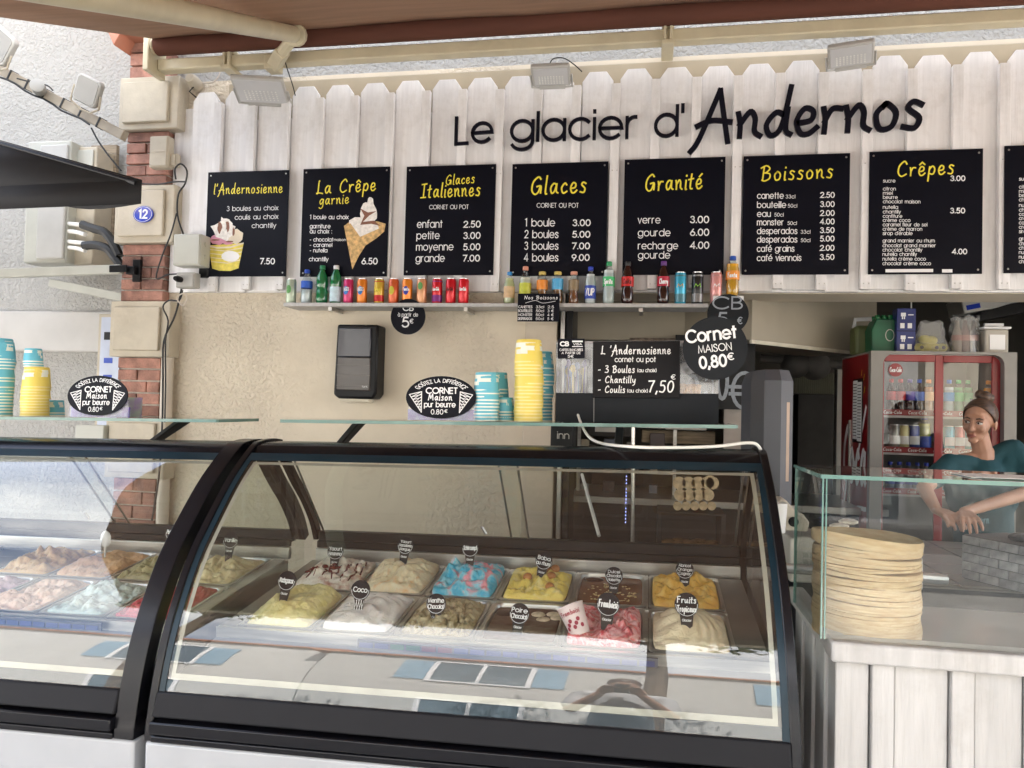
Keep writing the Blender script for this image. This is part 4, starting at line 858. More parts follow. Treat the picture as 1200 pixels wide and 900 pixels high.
def tub(c, col, row, label, style, mats, mound=.035, seed=0, extra=None, fill=0.0):
    x0 = .072+col*.231; y0 = .302 if row == 0 else .606; w, dp = .221, .282 if row == 0 else .29
    zt = dk(y0+dp/2); ang = math.atan(.117)
    M = CM(c) @ Matrix.Translation((x0+w/2, y0+dp/2, zt+.004))
    t = thing('ice_cream_tub', label, 'ice cream', tuple(M.translation)); t.rotation_euler = (ang, TILT, 0)
    # pan: rim + walls
    def rr(hw, hd, r_, z):
        out = []
        for (cx, cy, a0) in ((hw-r_, hd-r_, 0), (-hw+r_, hd-r_, 90), (-hw+r_, -hd+r_, 180), (hw-r_, -hd+r_, 270)):
            for k in range(4): A = R(a0+30*k); out.append((cx+r_*math.cos(A), cy+r_*math.sin(A), z))
        return out
    hw, hd = w/2, dp/2
    loops = [rr(hw, hd, .012, -.004), rr(hw, hd, .012, .001), rr(hw-.007, hd-.007, .022, .001), rr(hw-.010, hd-.010, .026, -.006), rr(hw-.022, hd-.022, .03, -.11)]
    vs = [p for l in loops for p in l]; fs = [(i*16+j, i*16+(j+1) % 16, (i+1)*16+(j+1) % 16, (i+1)*16+j) for i in range(4) for j in range(16)]; fs.append([64+j for j in range(16)])
    q = MB(); q.add(vs, fs); q.build('steel_pan', m_pan, t, smooth=40)
    n = 60; rows = []; rn = random.Random(seed); ox = rn.uniform(0, 50)
    for i in range(n+1):
        row_ = []
        for j in range(n+1):
            u = -1+2*j/n; v = -1+2*i/n
            sx = u*(1-.06*abs(v)**6); sy = v*(1-.06*abs(u)**6)
            X_ = sx*(hw-.011); Y_ = sy*(hd-.011); e = max(abs(u), abs(v)); edge = max(0, 1-e**5)
            p = Vector((X_*9+ox, Y_*9, seed*.7)); nl = noise.noise(p)
            if style == 'scoop':      # folded ribbons
                wv = noise.noise(Vector((X_*6+ox, Y_*6, 3)))*2.6; ph = (X_*.55+Y_*.85)*62+wv*5.5
                h = mound*(1-.75*(u*u*.6+v*v*.7))*.95+.016*nl + .011*(1-abs(math.sin(ph*.6)))**.8*edge + .006*noise.noise(p*3)
            elif style == 'lump':
                d_ = noise.voronoi(Vector((X_*20+ox, Y_*20, seed)))[0]; d2 = noise.voronoi(Vector((X_*42+ox+nl*2, Y_*42, seed+9)))[0]; h = mound*.8*(1-.55*(u*u+v*v)/1.4)+(.036*(.6-d_[0])+.020*(.6-d2[0]))*edge+.02*nl + .006*noise.noise(p*5)+.007*abs(noise.noise(p*9))
            elif style == 'curl':
                d_ = noise.voronoi(Vector((X_*26+ox+nl*.8, Y_*26, seed)))[0]; h = -.006+mound*(1-.8*(u*u+v*v)/1.2)+.034*abs(math.sin(d_[0]*7))*edge*.8
            elif style == 'peak':
                r_ = math.hypot(u, v*1.0); a = math.atan2(v, u); h = mound*1.45*max(0, 1-r_*.85)+.008*abs(math.sin(a*5+r_*6+nl*4))*edge*min(1, r_*2)+.012*nl+.003*noise.noise(p*5)
            elif style == 'flow':
                ph = (X_*.9-Y_*.2)*75+noise.noise(p*.6)*7; h = mound*(1-.7*(u*u*.8+v*v*.55))*.85+.010*abs(math.sin(ph*.55))*edge+.024*nl+.010*noise.noise(p*2.3)+.005*noise.noise(p*6)+.006*abs(noise.noise(p*10))
            else: h = .004*nl+.0012*noise.noise(p*5)-.004
            base = -.012+fill
            row_.append((X_, Y_, base+h*(edge**.28)+(0 if edge > 0 else -.004)))
        rows.append(row_)
    q = MB(); q.sheet(rows); o = q.build('ice_cream', mats, t, smooth=80)
    def hz(x, y):
        j = min(n, max(0, round((x/(hw-.011)+1)/2*n))); i = min(n, max(0, round((y/(hd-.011)+1)/2*n))); return rows[i][j][2]
    if extra: extra(t, hz, hw, hd)
    return t, hz
def bits(name, m_, pts_fn, n, seed):
    def f(t, hz, hw, hd):
        rn = random.Random(seed); q = MB()
        for k in range(n):
            x, y, s_ = pts_fn(rn, hw, hd)
            q.ball((x, y, hz(x, y)+s_*.3), s_, 6, 4, (rn.uniform(.7, 1.3), rn.uniform(.7, 1.3), .6))
        o = q.build(name, m_, t)
    return f
V = ice_mat
nuts = mat('nut_bits', (.62, .45, .22), rough=.6, var=.3, vs=90)
def e_amarena(t, hz, hw, hd):
    rn = random.Random(3); q = MB()
    for k in range(26):
        x = rn.gauss(-.035, .025); y = rn.gauss(-.03, .022); q.ball((x, y, hz(x, y)+.003), rn.uniform(.006, .011), 7, 5, (1.2, 1, .7))
    for k in range(6):
        x = -.06+.028*k; pts = []; 
        for i in range(6): y = -.02-.018*i; xx = x+.004*math.sin(i*2+k); pts.append((xx, max(-hd+.02, y), hz(xx, y)+.002))
        q.tube(pts, [.005, .0045, .004, .0035, .003, .002], 6)
    for k in range(3):
        x = .03+.02*k; q.tube([(x+.004*i, .09-.02*i, hz(x+.004*i, .09-.02*i)+.002) for i in range(7)], .0035, 6)
    q.build('cherry_sauce', mat('cherry', (.13, .012, .012), rough=.15, var=.3, vs=60, coat=.5), t)
def e_baba(t, hz, hw, hd):
    for k, (x, y) in enumerate(((-.035, -.01), (.04, .012), (.02, .075), (.045, -.075), (.045, .07))):
        q = MB(); q.ball((x, y, hz(x, y)+.006), .0155, 12, 8, (1, 1, .9)); q.build('rum_baba', mat('baba', (.42, .17, .05), rough=.35, var=.2, vs=50), t)
def e_choc(t, hz, hw, hd):
    q = MB(); rn = random.Random(5)
    for k in range(75):
        r_ = rn.random()**.6*.075; a = rn.uniform(0, 6.28); x, y = .0+r_*1.1*math.cos(a), -.02+r_*1.15*math.sin(a); s_ = rn.uniform(.0025, .005)
        q.ball((x, y, hz(x, y)+.002), s_, 5, 4, (rn.uniform(.8, 1.7), rn.uniform(.7, 1.2), .5))
    q.build('nut_pieces', nuts, t)
    q = MB(); q.ball((-.06, .1, hz(-.06, .1)-.002), .028, 12, 8, (1.3, 1, .35)); q.build('glaze_spot', mat('glaze', (.05, .012, .01), rough=.15, coat=.5), t)
def e_poire(t, hz, hw, hd):
    for k, (x, y) in enumerate(((.03, .085), (.075, .088), (.05, .05), (.09, .06))):
        q = MB(); q.ball((x, y, hz(x, y)), .02, 10, 6, (1.1, .8, .35)); q.build('pear_piece', mat('pear', (.62, .52, .36), rough=.3, var=.3, vs=60), t)
    q = MB(); q.ball((-.07, .08, hz(-.07, .08)-.003), .03, 12, 8, (1.1, 1, .3)); q.build('scooped_hollow', mat('dark_hollow', (.03, .012, .008), rough=.4), t)
def e_fram(t, hz, hw, hd):
    M = Matrix.Translation((-.06, -.085, .008)) @ Matrix.Rotation(R(-26), 4, 'Y') @ Matrix.Rotation(R(-22), 4, 'X') 
    q = MB(); q.lathe([(.026, 0), (.0365, .078), (.038, .079), (.038, .082), (.034, .082)], 22, M=M); q.build('paper_cup', mat('cup_pinkwhite', (.74, .62, .60), rough=.5), t, smooth=40)
    def m3(x, y, z): a = R(-90)+x/.032; rad = .0265+.0105*y/.078+.0006+z*.2; return M @ Vector((rad*math.cos(a), rad*math.sin(a), y))
    q = MB(); text(q, 'Framboisi', Hf, -.026, .026, .056, .012, .16, map3=m3); q.build('cup_lettering', mat('cupred', (.35, .03, .06)), t, smooth=0)
    q = MB()
    for k in range(7):
        a = -.022+.0075*k; y = .022+(k % 3)*.009
        vs = [m3(a+.0055*math.cos(2*math.pi*i/8), y+.006*math.sin(2*math.pi*i/8), .002) for i in range(8)]; q.add(vs, [list(range(8))])
    q.build('berry_print', mat('berryprint', (.30, .02, .05)), t, smooth=0)
mint = V('ice_mint', [(.16, .12, .05), (.38, .31, .17), (.46, .40, .26)], 40)
specs = [
 (0, 1, 'tub of white yoghurt ice cream topped with dark cherry sauce', 'lump', V('ice_amarena', [(.80, .76, .68), (.78, .72, .62), (.45, .20, .14)], 9, dist=2.5), .05, e_amarena),
 (1, 1, 'tub of pale peach yoghurt ice cream in loose folds, between cherry and blue tubs', 'flow', V('ice_macad', [(.86, .70, .42), (.88, .78, .56), (.84, .52, .22)], 11, dist=2), .05, None),
 (2, 1, 'tub of bright blue ice cream with pink swirls', 'lump', V('ice_blue', [(.04, .42, .66), (.06, .50, .72), (.30, .66, .78), (.84, .34, .40), (.86, .40, .44)], 13, dist=1.5), .062, None),
 (3, 1, 'tub of yellow ice cream dotted with small rum babas', 'lump', V('ice_yel', [(.86, .66, .14), (.88, .70, .18), (.86, .76, .42)], 14), .03, e_baba),
 (4, 1, 'flat milk chocolate tub scattered with chopped nuts', 'flat', V('ice_choc', [(.17, .06, .024), (.21, .075, .03)], 8, rough=.25, bump=.05), .01, e_choc),
 (5, 1, 'tub of apricot orange ice cream in the back right corner', 'lump', V('ice_apric', [(.80, .42, .07), (.84, .50, .10), (.80, .58, .22)], 14), .03, None),
 (0, 0, 'tub of pale yellow vanilla ice cream in the front left corner', 'flow', V('ice_van', [(.80, .68, .26), (.84, .75, .38), (.70, .60, .16)], 7), .055, None),
 (1, 0, 'tub of smooth white ice cream with folded ridges', 'scoop', V('ice_coco', [(.76, .72, .68), (.80, .77, .73)], 8), .05, None),
 (2, 0, 'tub of grey-green mint ice cream with chocolate curls', 'curl', mint, .015, None),
 (3, 0, 'flat dark chocolate tub with pear pieces in one corner', 'flat', V('ice_dchoc', [(.085, .036, .02), (.12, .05, .028)], 8, rough=.28, bump=.05), .01, e_poire),
 (4, 0, 'tub of pink raspberry ripple ice cream holding a small paper cup', 'lump', V('ice_rasp', [(.66, .06, .08), (.74, .16, .18), (.80, .46, .46), (.62, .10, .12), (.16, .02, .04)], 16, dist=2.5), .04, e_fram),
 (5, 0, 'tub of cream coloured fruit ice cream piled in a peak, front right', 'peak', V('ice_trop', [(.76, .64, .42), (.80, .70, .50)], 9), .06, None)]
names_ = {(0, 1): ('Yaourt', 'Amarena'), (1, 1): ('Yaourt', 'Macadamia', 'Mangue'), (2, 1): ('Schtroumpf',), (3, 1): ('Baba', 'au rhum'), (4, 1): ('Dulcei', 'Chocolat', 'Noisette'), (5, 1): ('Abricot', 'Orange', 'Cognac'),
          (0, 0): ('Madagascar',), (1, 0): ('Coco',), (2, 0): ('Menthe', 'Chocolat'), (3, 0): ('Poire', 'Chocolat'), (4, 0): ('Framboisi',), (5, 0): ('Fruits', 'Tropicaux')}
HAND = {(4, 0), (5, 0)}
def pick(c, P, words, label, hand=False, sc_=1.0, lean=0, lattice=False):
    t = thing('flavour_pick', label, 'flavour sign', tuple(P)); t.rotation_euler = (R(-14), R(lean), R(random.uniform(-6, 6)))
    r_ = .0285*sc_; zc = .078*sc_
    q = MB(); q.prism([(-.009*sc_, -.01), (.009*sc_, -.01), (.017*sc_, zc-.02), (-.017*sc_, zc-.02)], .0006, .0026); q.build('cone_stem', m_black, t, smooth=0)
    q = MB(); q.prism([(r_*math.cos(2*math.pi*i/28), zc+r_*math.sin(2*math.pi*i/28)) for i in range(28)], 0, .003); q.build('round_plate', m_board, t, smooth=0)
    q = MB(); n = len(words); h = r_*(.46 if n == 1 else (.40 if n == 2 else .30))*(1.25 if hand else 1)
    for i, w_ in enumerate(words):
        y = zc+((n-1)/2-i)*h*1.45-h*.4; hw = r_*min(.82, .19*len(w_))*(.95 if n < 3 or i == 1 else .8)
        text(q, w_, Hf if hand else S, -hw, hw, y, h, .17)
    ribbon(q, A_(0, zc, r_*.9, r_*.9, 180, 365, 18), .0012, lambda x, y, z: (x, -z, y), z=.0006)
    if lattice:
        for k in range(4): ribbon(q, [(-.014+.007*k, .012), (-.006+.007*k, .05)], .0012, lambda x, y, z: (x, -z, y), z=.0004); ribbon(q, [(.014-.007*k, .012), (.006-.007*k, .05)], .0012, lambda x, y, z: (x, -z, y), z=.0006)
    else:
        text(q, 'Glacier', S, -.011*sc_, .011*sc_, zc-r_-.011, .006, .17)
    q.build('lettering', m_wht, t, smooth=0); return t
for i, (col, row, lab, st, mt, md, ex) in enumerate(specs):
    t, hz = tub(case, col, row, lab, st, mt, md*.72, seed=i+1, extra=ex, fill=(.014 if st != 'flat' else .006))
    ox, oy = (0.0, -.005) if row else (-.01, -.075)
    if (col, row) == (4, 0): ox = .005
    if (col, row) == (4, 1): ox, oy = .01, -.03
    if (col, row) == (0, 1): ox, oy = -.03, .03
    M = Matrix.Translation(t.location) @ t.rotation_euler.to_matrix().to_4x4()
    P = M @ Vector((ox, oy, hz(ox, oy)-.022))
    fl = lab.replace('tub of ', '').replace('flat ', '').split(' ice cream')[0].split(' tub')[0]
    nm = {(0, 1): 'Yaourt Amarena', (1, 1): 'Yaourt Macadamia Mangue', (2, 1): 'the blue flavour', (3, 1): 'Baba au rhum', (4, 1): 'the chopped nut chocolate', (5, 1): 'Abricot Orange Cognac', (0, 0): 'Madagascar', (1, 0): 'the white flavour', (2, 0): 'Menthe Chocolat', (3, 0): 'Poire Chocolat', (4, 0): 'the raspberry tub in handwriting', (5, 0): 'Fruits Tropicaux in handwriting'}[(col, row)]
    pick(case, P, names_[(col, row)], 'black cone-shaped flavour sign for '+nm, hand=(col, row) in HAND, sc_=1.12 if (col, row) in HAND else 1.0, lean=random.uniform(-3, 3) if (col, row) != (3, 1) else 8, lattice=(col, row) == (1, 0))
for i, (col, row, lab, st, mt, md) in enumerate([
 (5, 0, 'tub of deep red sorbet at the right end of the second case', 'lump', V('ice_red', [(.40, .03, .04), (.55, .06, .07)], 14), .03),
 (5, 1, 'tub of pale custard ice cream at the back right of the second case', 'lump', V('ice_cust', [(.76, .60, .32), (.80, .70, .46)], 14), .03),
 (4, 1, 'tub of pistachio coloured ice cream in the second case', 'lump', V('ice_pist', [(.30, .28, .14), (.45, .40, .22)], 14), .04),
 (4, 0, 'tub of pale sea green ice cream in the second case', 'lump', V('ice_turq', [(.40, .50, .46), (.52, .60, .54)], 12), .015),
 (3, 1, 'tub of peach ice cream with a plastic spoon in the second case', 'flow', V('ice_peach', [(.74, .44, .24), (.78, .55, .34)], 12), .03),
 (3, 0, 'tub of sandy pink ice cream in the second case', 'lump', V('ice_pk', [(.68, .44, .30), (.74, .56, .42)], 12), .015),
 (2, 1, 'tub of golden caramel ice cream in the second case', 'lump', V('ice_car', [(.68, .42, .16), (.74, .52, .26)], 12), .045),
 (2, 0, 'tub of mauve berry ice cream in the second case', 'lump', V('ice_mau', [(.42, .26, .30), (.58, .44, .44)], 12), .015)]):
    t, hz = tub(case2, col, row, lab, st, mt, md*.6, seed=40+i, fill=.01)
    M = Matrix.Translation(t.location) @ t.rotation_euler.to_matrix().to_4x4()
    if i in (1, 2): pick(case2, M @ Vector((0, .03, hz(0, .03)-.01)), (('Vanille',), ('Pistache',))[i-1], ('black cone-shaped flavour sign in the custard tub of the second case', 'black cone-shaped flavour sign in the pistachio coloured tub of the second case')[i-1])
    if i == 4:
        sp = thing('plastic_spoon', 'clear grey plastic spoon standing in the peach ice cream', 'spoon', tuple(M @ Vector((.0, 0, .03)))); q = MB(); q.ball((0, 0, .06), .022, 12, 8, (1, .25, 1.4)); q.tube([(0, 0, -.03), (0, 0, .04)], .004, 6); q.build('spoon_body', mat('spoon', (.55, .57, .58), rough=.2), sp)

# ------------------------------------------------------------------ paper cups in upside-down stacks
m_cupy = mat('cup_yellow', (.78, .62, .12), rough=.45, var=.04); m_cupb = mat('cup_blue', (.13, .48, .60), rough=.45, var=.04); m_rim = mat('cup_rim', (.78, .80, .70), rough=.5); m_rimy = mat('cup_rim_y', (.80, .68, .30), rough=.5)
def cup(r, h, mc, mr, name='paper_cup'):
    t = bpy.data.objects.new(name, None); COL.objects.link(t)
    MB().lathe([(r*.98, .004), (r*.86, h-.003), (r*.82, h), (r*.79, h), (r*.79, h-.004)], 26, cap=False).build('cup_wall', mc, t, smooth=50)
    MB().lathe([(r*.80, h-.005), (0.0001, h-.005)], 26, cap=False).build('cup_base', mr, t)
    MB().lathe([(r*.97, 0), (r*1.0, .0), (r*1.015, .002), (r*1.0, .0045), (r*.97, .0045)], 26, cap=False).build('rolled_rim', mr, t, smooth=60)
    q = MB(); vs = []; n = 20
    for z in (h*.66, h*.86):
        rr_ = r*.98-(r*.98-r*.86)*(z-.004)/(h-.007)+.0005; vs.append([(rr_*math.cos(R(-190+i*200/n)), rr_*math.sin(R(-190+i*200/n)), z) for i in range(n+1)])
    q.sheet(vs); q.build('white_stripe', m_rim, t, smooth=60)
    q = MB(); k = []
    for i in range(10):
        A = 2*math.pi*i/10; a = R(-42)+.3*math.cos(A); z = h*.76+h*.17*math.sin(A); rr_ = r*.98-(r*.98-r*.86)*(z-.004)/(h-.007)+.0012; k.append((rr_*math.cos(a), rr_*math.sin(a), z))
    q.add(k, [list(range(10))]); q.build('round_emblem', mc, t, smooth=0); return t
PROTO = {}
ORDN = ['lowest', 'second', 'third', 'fourth', 'fifth', 'sixth', 'seventh', 'eighth', 'ninth', 'tenth', 'eleventh', 'twelfth', 'thirteenth', 'fourteenth', 'fifteenth', 'sixteenth', 'seventeenth', 'eighteenth', 'nineteenth', 'twentieth']
def stack(c, lx, ly, n, kind, pitch, lab_top, lab_rest, group, z0=None, ret=False):
    r, h, mc, mr = {'y': (.049, .078, m_cupy, m_rimy), 'b': (.044, .062, m_cupb, m_rim), 's': (.034, .052, m_cupb, m_rim), 'B': (.052, .07, m_cupb, m_rim)}[kind]
    M = CM(c); base = M @ Vector((lx, ly, 1.3855 if z0 is None else z0))
    for i in range(n):
        if kind not in PROTO: PROTO[kind] = cup(r, h, mc, mr); o = PROTO[kind]
        else: o = copy_tree(PROTO[kind])
        o.location = base+Vector((random.uniform(-.0012, .0012)*i**.5, random.uniform(-.0012, .0012), i*pitch)); o.rotation_euler = (random.uniform(-.008, .008), TILT+random.uniform(-.008, .008), random.uniform(-.12, .12))
        tag(o, lab_top if i == n-1 else ORDN[i]+(' cup from below, ' if i else ' cup, ')+lab_rest.replace(' cup', ' one', 1), 'cup', group)
    return 1.3855+(n-1)*pitch+h
def lxz(px, py, ly, c):
    """local x on the shelf for a pixel column at local depth ly"""
    P = PY(px, py, c.location.y+ly); return P.x-c.location.x
LY = .80
stack(case, lxz(577.5, 490, LY, case), LY, 10, 'b', .0113, 'topmost cup of the pale blue stack left of the yellow tower', 'blue cup in the stack left of the yellow tower', 'blue cups in the front stack on the middle shelf')
stack(case, lxz(589, 490, .90, case), .90, 10, 'b', .0118, 'topmost cup of the darker blue stack half hidden behind the pale blue one', 'blue cup in the stack behind the pale blue stack', 'blue cups in the rear stack')
stack(case, lxz(600, 490, .86, case), .86, 4, 's', .0095, 'topmost small blue cup beside the yellow tower', 'small blue cup beside the yellow tower', 'small blue cups beside the yellow tower')
stack(case, lxz(627.5, 490, LY+.02, case), LY+.02, 12, 'y', .0113, 'yellow cup at the break halfway up the tall yellow tower', 'yellow cup of the tall yellow tower, lower half', 'yellow cups of the tall tower lower half')
stack(case, lxz(627.5, 490, LY+.02, case), LY+.02, 5, 'y', .0113, 'topmost yellow cup of the tall tower under the chalk menu card', 'yellow cup of the tall yellow tower, upper part', 'yellow cups of the tall tower upper half', z0=1.3855+12*.0113+.016)
stack(case, lxz(641, 488, .93, case), .93, 17, 'b', .0113, 'topmost blue cup of the stack behind the yellow tower', 'blue cup in the stack behind the yellow tower', 'blue cups behind the yellow tower')
stack(case2, lxz(3, 490, LY, case2), LY, 20, 'B', .0118, 'topmost teal cup of the tall stack cut by the left picture edge', 'teal cup in the tall stack at the left picture edge', 'teal cups at the left picture edge')
tp = stack(case2, lxz(47, 490, LY+.02, case2), LY+.02, 11, 'y', .0108, 'topmost yellow cup of the left stack with blue cups above', 'yellow cup in the left stack beside the oval sign', 'yellow cups of the left stack')
stack(case2, lxz(44, 490, LY+.03, case2), LY+.03, 3, 's', .0095, 'topmost small blue cup standing on the left yellow stack', 'small blue cup on top of the left yellow stack', 'small blue cups on the left yellow stack', z0=tp+.001)
stack(case2, lxz(71, 490, .93, case2), .93, 2, 's', .0095, 'upper small green-blue cup between yellow stack and oval sign', 'lower small green-blue cup between yellow stack and oval sign', 'small cups behind the oval sign')

# oval cornet signs in clear holders
def oval(c, px, py, rx, ry, label, dx=0):
    Yw = c.location.y+LY-.04; C0 = PY(px, py, Yw); rw = PY(px+rx, py, Yw).x-C0.x; rh = C0.z-PY(px, py+ry, Yw).z
    t = thing('oval_cornet_sign', label, 'sign', tuple(C0)); t.rotation_euler = (R(-4), TILT, 0)
    MB().prism([(rw*math.cos(2*math.pi*i/48), rh*math.sin(2*math.pi*i/48)) for i in range(48)], 0, .004).build('oval_plate', m_board, t, smooth=30)
    q = MB(); text(q, 'CORNET', S, -rw*.42, rw*.46, rh*.18, rh*.26, .22); text(q, 'Maison', Hf, -rw*.35, rw*.32, -rh*.14, rh*.3, .16); text(q, 'pur beurre', S, -rw*.46, rw*.42, -rh*.46, rh*.24, .18, gap=.15); text(q, '0.80', S, -rw*.26, rw*.08, -rh*.80, rh*.22, .15); text(q, '\u20ac', S, rw*.12, rw*.2, -rh*.72, rh*.14, .18)
    # curved headline
    st, W_ = layout('GO\u00dbTEZ LA DIFF\u00c9RENCE', S, .24)
    def arc(x, y, z):
        a = R(148)-R(116)*x; k = .70+y; return (rw*(k+.04)*math.cos(a)*1.0, -z, rh*k*math.sin(a))
    for i, s_ in enumerate(st):
        d = [(p[0]/W_, p[1]*.16) for p in s_]; e = []
        for a, b in zip(d, d[1:]): e += [(a[0]+(b[0]-a[0])*k/2, a[1]+(b[1]-a[1])*k/2) for k in range(2)]
        e.append(d[-1]); P = [arc(a, b, 0) for a, b in e]; ribbon(q, [(p[0], p[2]) for p in P], rh*.028, lambda x, y, z: (x, -z, y), z=.0005+.0001*(i % 5))
    for sg in (-1, 1):
        T3 = [(sg*rw*.9, rh*.12), (sg*rw*.55, rh*.26), (sg*rw*.54, -rh*.72)]; 
        for a, b in ((0, 1), (1, 2), (2, 0)): ribbon(q, [T3[a], T3[b]], rh*.04, lambda x, y, z: (x, -z, y), z=.0004)
        for k in range(1, 7):
            f = k/7; a = (T3[2][0]+(T3[0][0]-T3[2][0])*f, T3[2][1]+(T3[0][1]-T3[2][1])*f); b = (T3[2][0]+(T3[1][0]-T3[2][0])*f, T3[2][1]+(T3[1][1]-T3[2][1])*f); b2 = (T3[2][0]+(T3[1][0]-T3[2][0])*min(1, f+.2), T3[2][1]+(T3[1][1]-T3[2][1])*min(1, f+.2))
            ribbon(q, [a, b], rh*.035, lambda x, y, z: (x, -z, y), z=.0006); ribbon(q, [a, b2], rh*.03, lambda x, y, z: (x, -z, y), z=.0008)
    q.build('lettering', m_wht, t, smooth=0)
    MB().box((-rw*.95, .006, -rh-.006), (rw*1.0, .012, -rh*.2)).build('clear_holder', glass_mat('acrylic', (.85, .86, .92), refl=1.5, haze=.12), t, smooth=0)
    q = MB(); q.box((-rw*.98, .02, -rh-.005), (rw*.98, .024, -rh*.55)); q.build('purple_flyer', mat('flyer', (.18, .08, .40), var=.5, vs=30, c2=(.35, .40, .62)), t, smooth=0)
    return t
oval(case, 516.5, 465.5, 41.5, 25, 'oval black cornet sign left of the blue cups on the middle shelf')
oval(case2, 114, 463.5, 35.5, 23.5, 'oval black cornet sign right of the yellow cups on the left shelf')
fb = thing('flyer_stand', 'purple and green flyer in a clear stand right of the left oval sign', 'flyer', tuple(PY(153, 489, 2.60))); MB().box((-.05, 0, 0), (.045, .003, .075)).build('flyer', mat('flyer2', (.32, .16, .42), var=.5, vs=18, c2=(.40, .50, .30)), fb, smooth=0)

# acrylic dispenser with chalk board
Yd = case.location.y+.82; P0 = PY(653.5, 400, Yd); P1 = PY(842, 497, Yd); bz = (CM(case) @ Vector((P0.x+1.2, 0, 1.3855))).z
t = thing('topping_dispenser', 'clear acrylic box of spoons and wafers with a dark grey base, on the glass shelf', 'dispenser', (P0.x, Yd, bz)); t.rotation_euler = (0, TILT, 0)
Wd = P1.x-P0.x; Hd = P0.z-bz
MB().box((0, 0, 0), (Wd, .005, Hd*.36)).build('grey_base_panel', m_chalk, t, smooth=0); MB().box((Wd*.24, -.001, 0), (Wd*.242, -.0002, Hd*.36)).build('panel_joint', m_lgrey, t, smooth=0)
m_acr = glass_mat('acrylic_clear', (.90, .91, .92), refl=1.6, haze=.14)
q = MB()
for a, b in (((0, 0, Hd*.36), (Wd, .004, Hd)), ((0, .14, 0), (Wd, .144, Hd)), ((0, .004, 0), (.004, .14, Hd)), ((Wd-.004, .004, 0), (Wd, .14, Hd*.72)), ((Wd*.23, .004, 0), (Wd*.236, .14, Hd))): q.box(a, b)
q.build('acrylic_walls', m_acr, t, smooth=0)
MB().box((.004, .004, Hd*.34), (Wd-.004, .139, Hd*.35)).build('acrylic_floor', m_lgrey, t, smooth=0)
MB().box((0, -.0005, Hd-.008), (Wd*.99, .142, Hd-.001)).build('top_edge', mat('top_edge', (.35, .33, .33), rough=.3), t)
rn = random.Random(2)
for k in range(14):
    x = .012+.008*k*.75; z = Hd*.35; q = MB(); a = Vector((x, .03+rn.random()*.08, z)); b = a+Vector((rn.uniform(-.008, .008), 0, rn.uniform(.07, .12))); q.tube([a, b], .0028, 6); q.ball(tuple(b), .009, 8, 5, (1, .4, 1.5)); q.build('plastic_spoon', mat(('sp_v', 'sp_w', 'sp_b', 'sp_y')[k % 4], ((.30, .25, .5), (.75, .75, .75), (.2, .3, .5), (.7, .55, .2))[k % 4], rough=.3), t)
for k in range(22):
    q = MB(); x = Wd*.78+.008+(k % 11)*.0075*.5*1.2; q.tube([(Wd*.76+(k % 8)*.009, .02+(k//8)*.035, Hd*.36), (Wd*.765+(k % 8)*.009, .02+(k//8)*.035, Hd*.36+.028+.004*rn.random())], .0085, 8); q.build('wafer', mat('wafer', (.55, .30, .12), rough=.7, var=.35, vs=120), t)
q = MB(); q.ball((Wd*.82, .08, Hd*.68), .035, 12, 8, (1, .8, .6)); q.build('crumpled_bag', mat('bag', (.6, .6, .6), rough=.2, var=.4, vs=40), t)
t2 = thing('andernosienne_board', 'chalk board reading L Andernosienne 7,50 in front of the acrylic dispenser', 'sign', tuple(PY(694.5, 466, Yd-.012))); t2.rotation_euler = (0, TILT, 0)
W2 = PY(797, 466, Yd-.012).x-PY(694.5, 466, Yd-.012).x; H2 = PY(694, 400, Yd-.012).z-PY(694, 466, Yd-.012).z
MB().box((0, 0, 0), (W2, .004, H2)).build('board_panel', mat('chalk_dark', (.013, .012, .013), rough=.6, spec=.15), t2, smooth=0, bevel=.0015, segs=1)
q = MB()
def T2(s_, xa, xb, yb, h, F=Hf, wt=.13): # crop coordinates of the 1200x655 zoom
    X = lambda x: (x-298)/(862-298)*W2; Zf = lambda y: (470-y)/(470-112)*H2
    text(q, s_, F, X(xa), X(xb), Zf(yb), h/(470-112)*H2, wt)
T2("L 'Andernosienne", 352, 800, 193, 50); T2('cornet ou pot', 443, 705, 243, 32, S, .13); T2('- 3 Boules', 334, 570, 311, 44); T2('(au choix)', 590, 710, 307, 22, S, .15); T2('- Chantilly', 334, 575, 375, 42); T2('- Coulis', 334, 508, 437, 42); T2('(au choix)', 525, 655, 435, 22, S, .15); T2('7,50', 660, 815, 432, 68, Hf, .13); T2('\u20ac', 805, 832, 352, 28, S, .15)
q.build('lettering', m_chalkw, t2, smooth=0)
t3 = thing('card_payment_sign', 'small black card payment notice on the corner of the acrylic dispenser', 'sign', tuple(PY(653.5, 420, Yd-.01))); t3.rotation_euler = (0, TILT, 0)
W3 = PY(685, 420, Yd-.01).x-PY(653.5, 420, Yd-.01).x; H3 = PY(653, 397, Yd-.01).z-PY(653, 420, Yd-.01).z
MB().box((0, 0, 0), (W3, .003, H3)).build('notice_panel', m_board, t3, smooth=0)
q = MB(); text(q, 'CB', S, W3*.1, W3*.4, H3*.64, H3*.2, .3); text(q, 'CARTES BANCAIRES', S, W3*.07, W3*.93, H3*.38, H3*.11, .16); text(q, 'A PARTIR DE', S, W3*.15, W3*.85, H3*.22, H3*.11, .16); text(q, '5\u20ac', S, W3*.38, W3*.6, H3*.04, H3*.13, .16)
q.box((W3*.54, -.0006, H3*.82), (W3*.93, -.0002, H3*.9)); q.box((W3*.54, -.0006, H3*.58), (W3*.93, -.0002, H3*.62)); text(q, 'VISA', S, W3*.58, W3*.9, H3*.67, H3*.1, .2)
q.build('lettering', m_wht, t3, smooth=0)
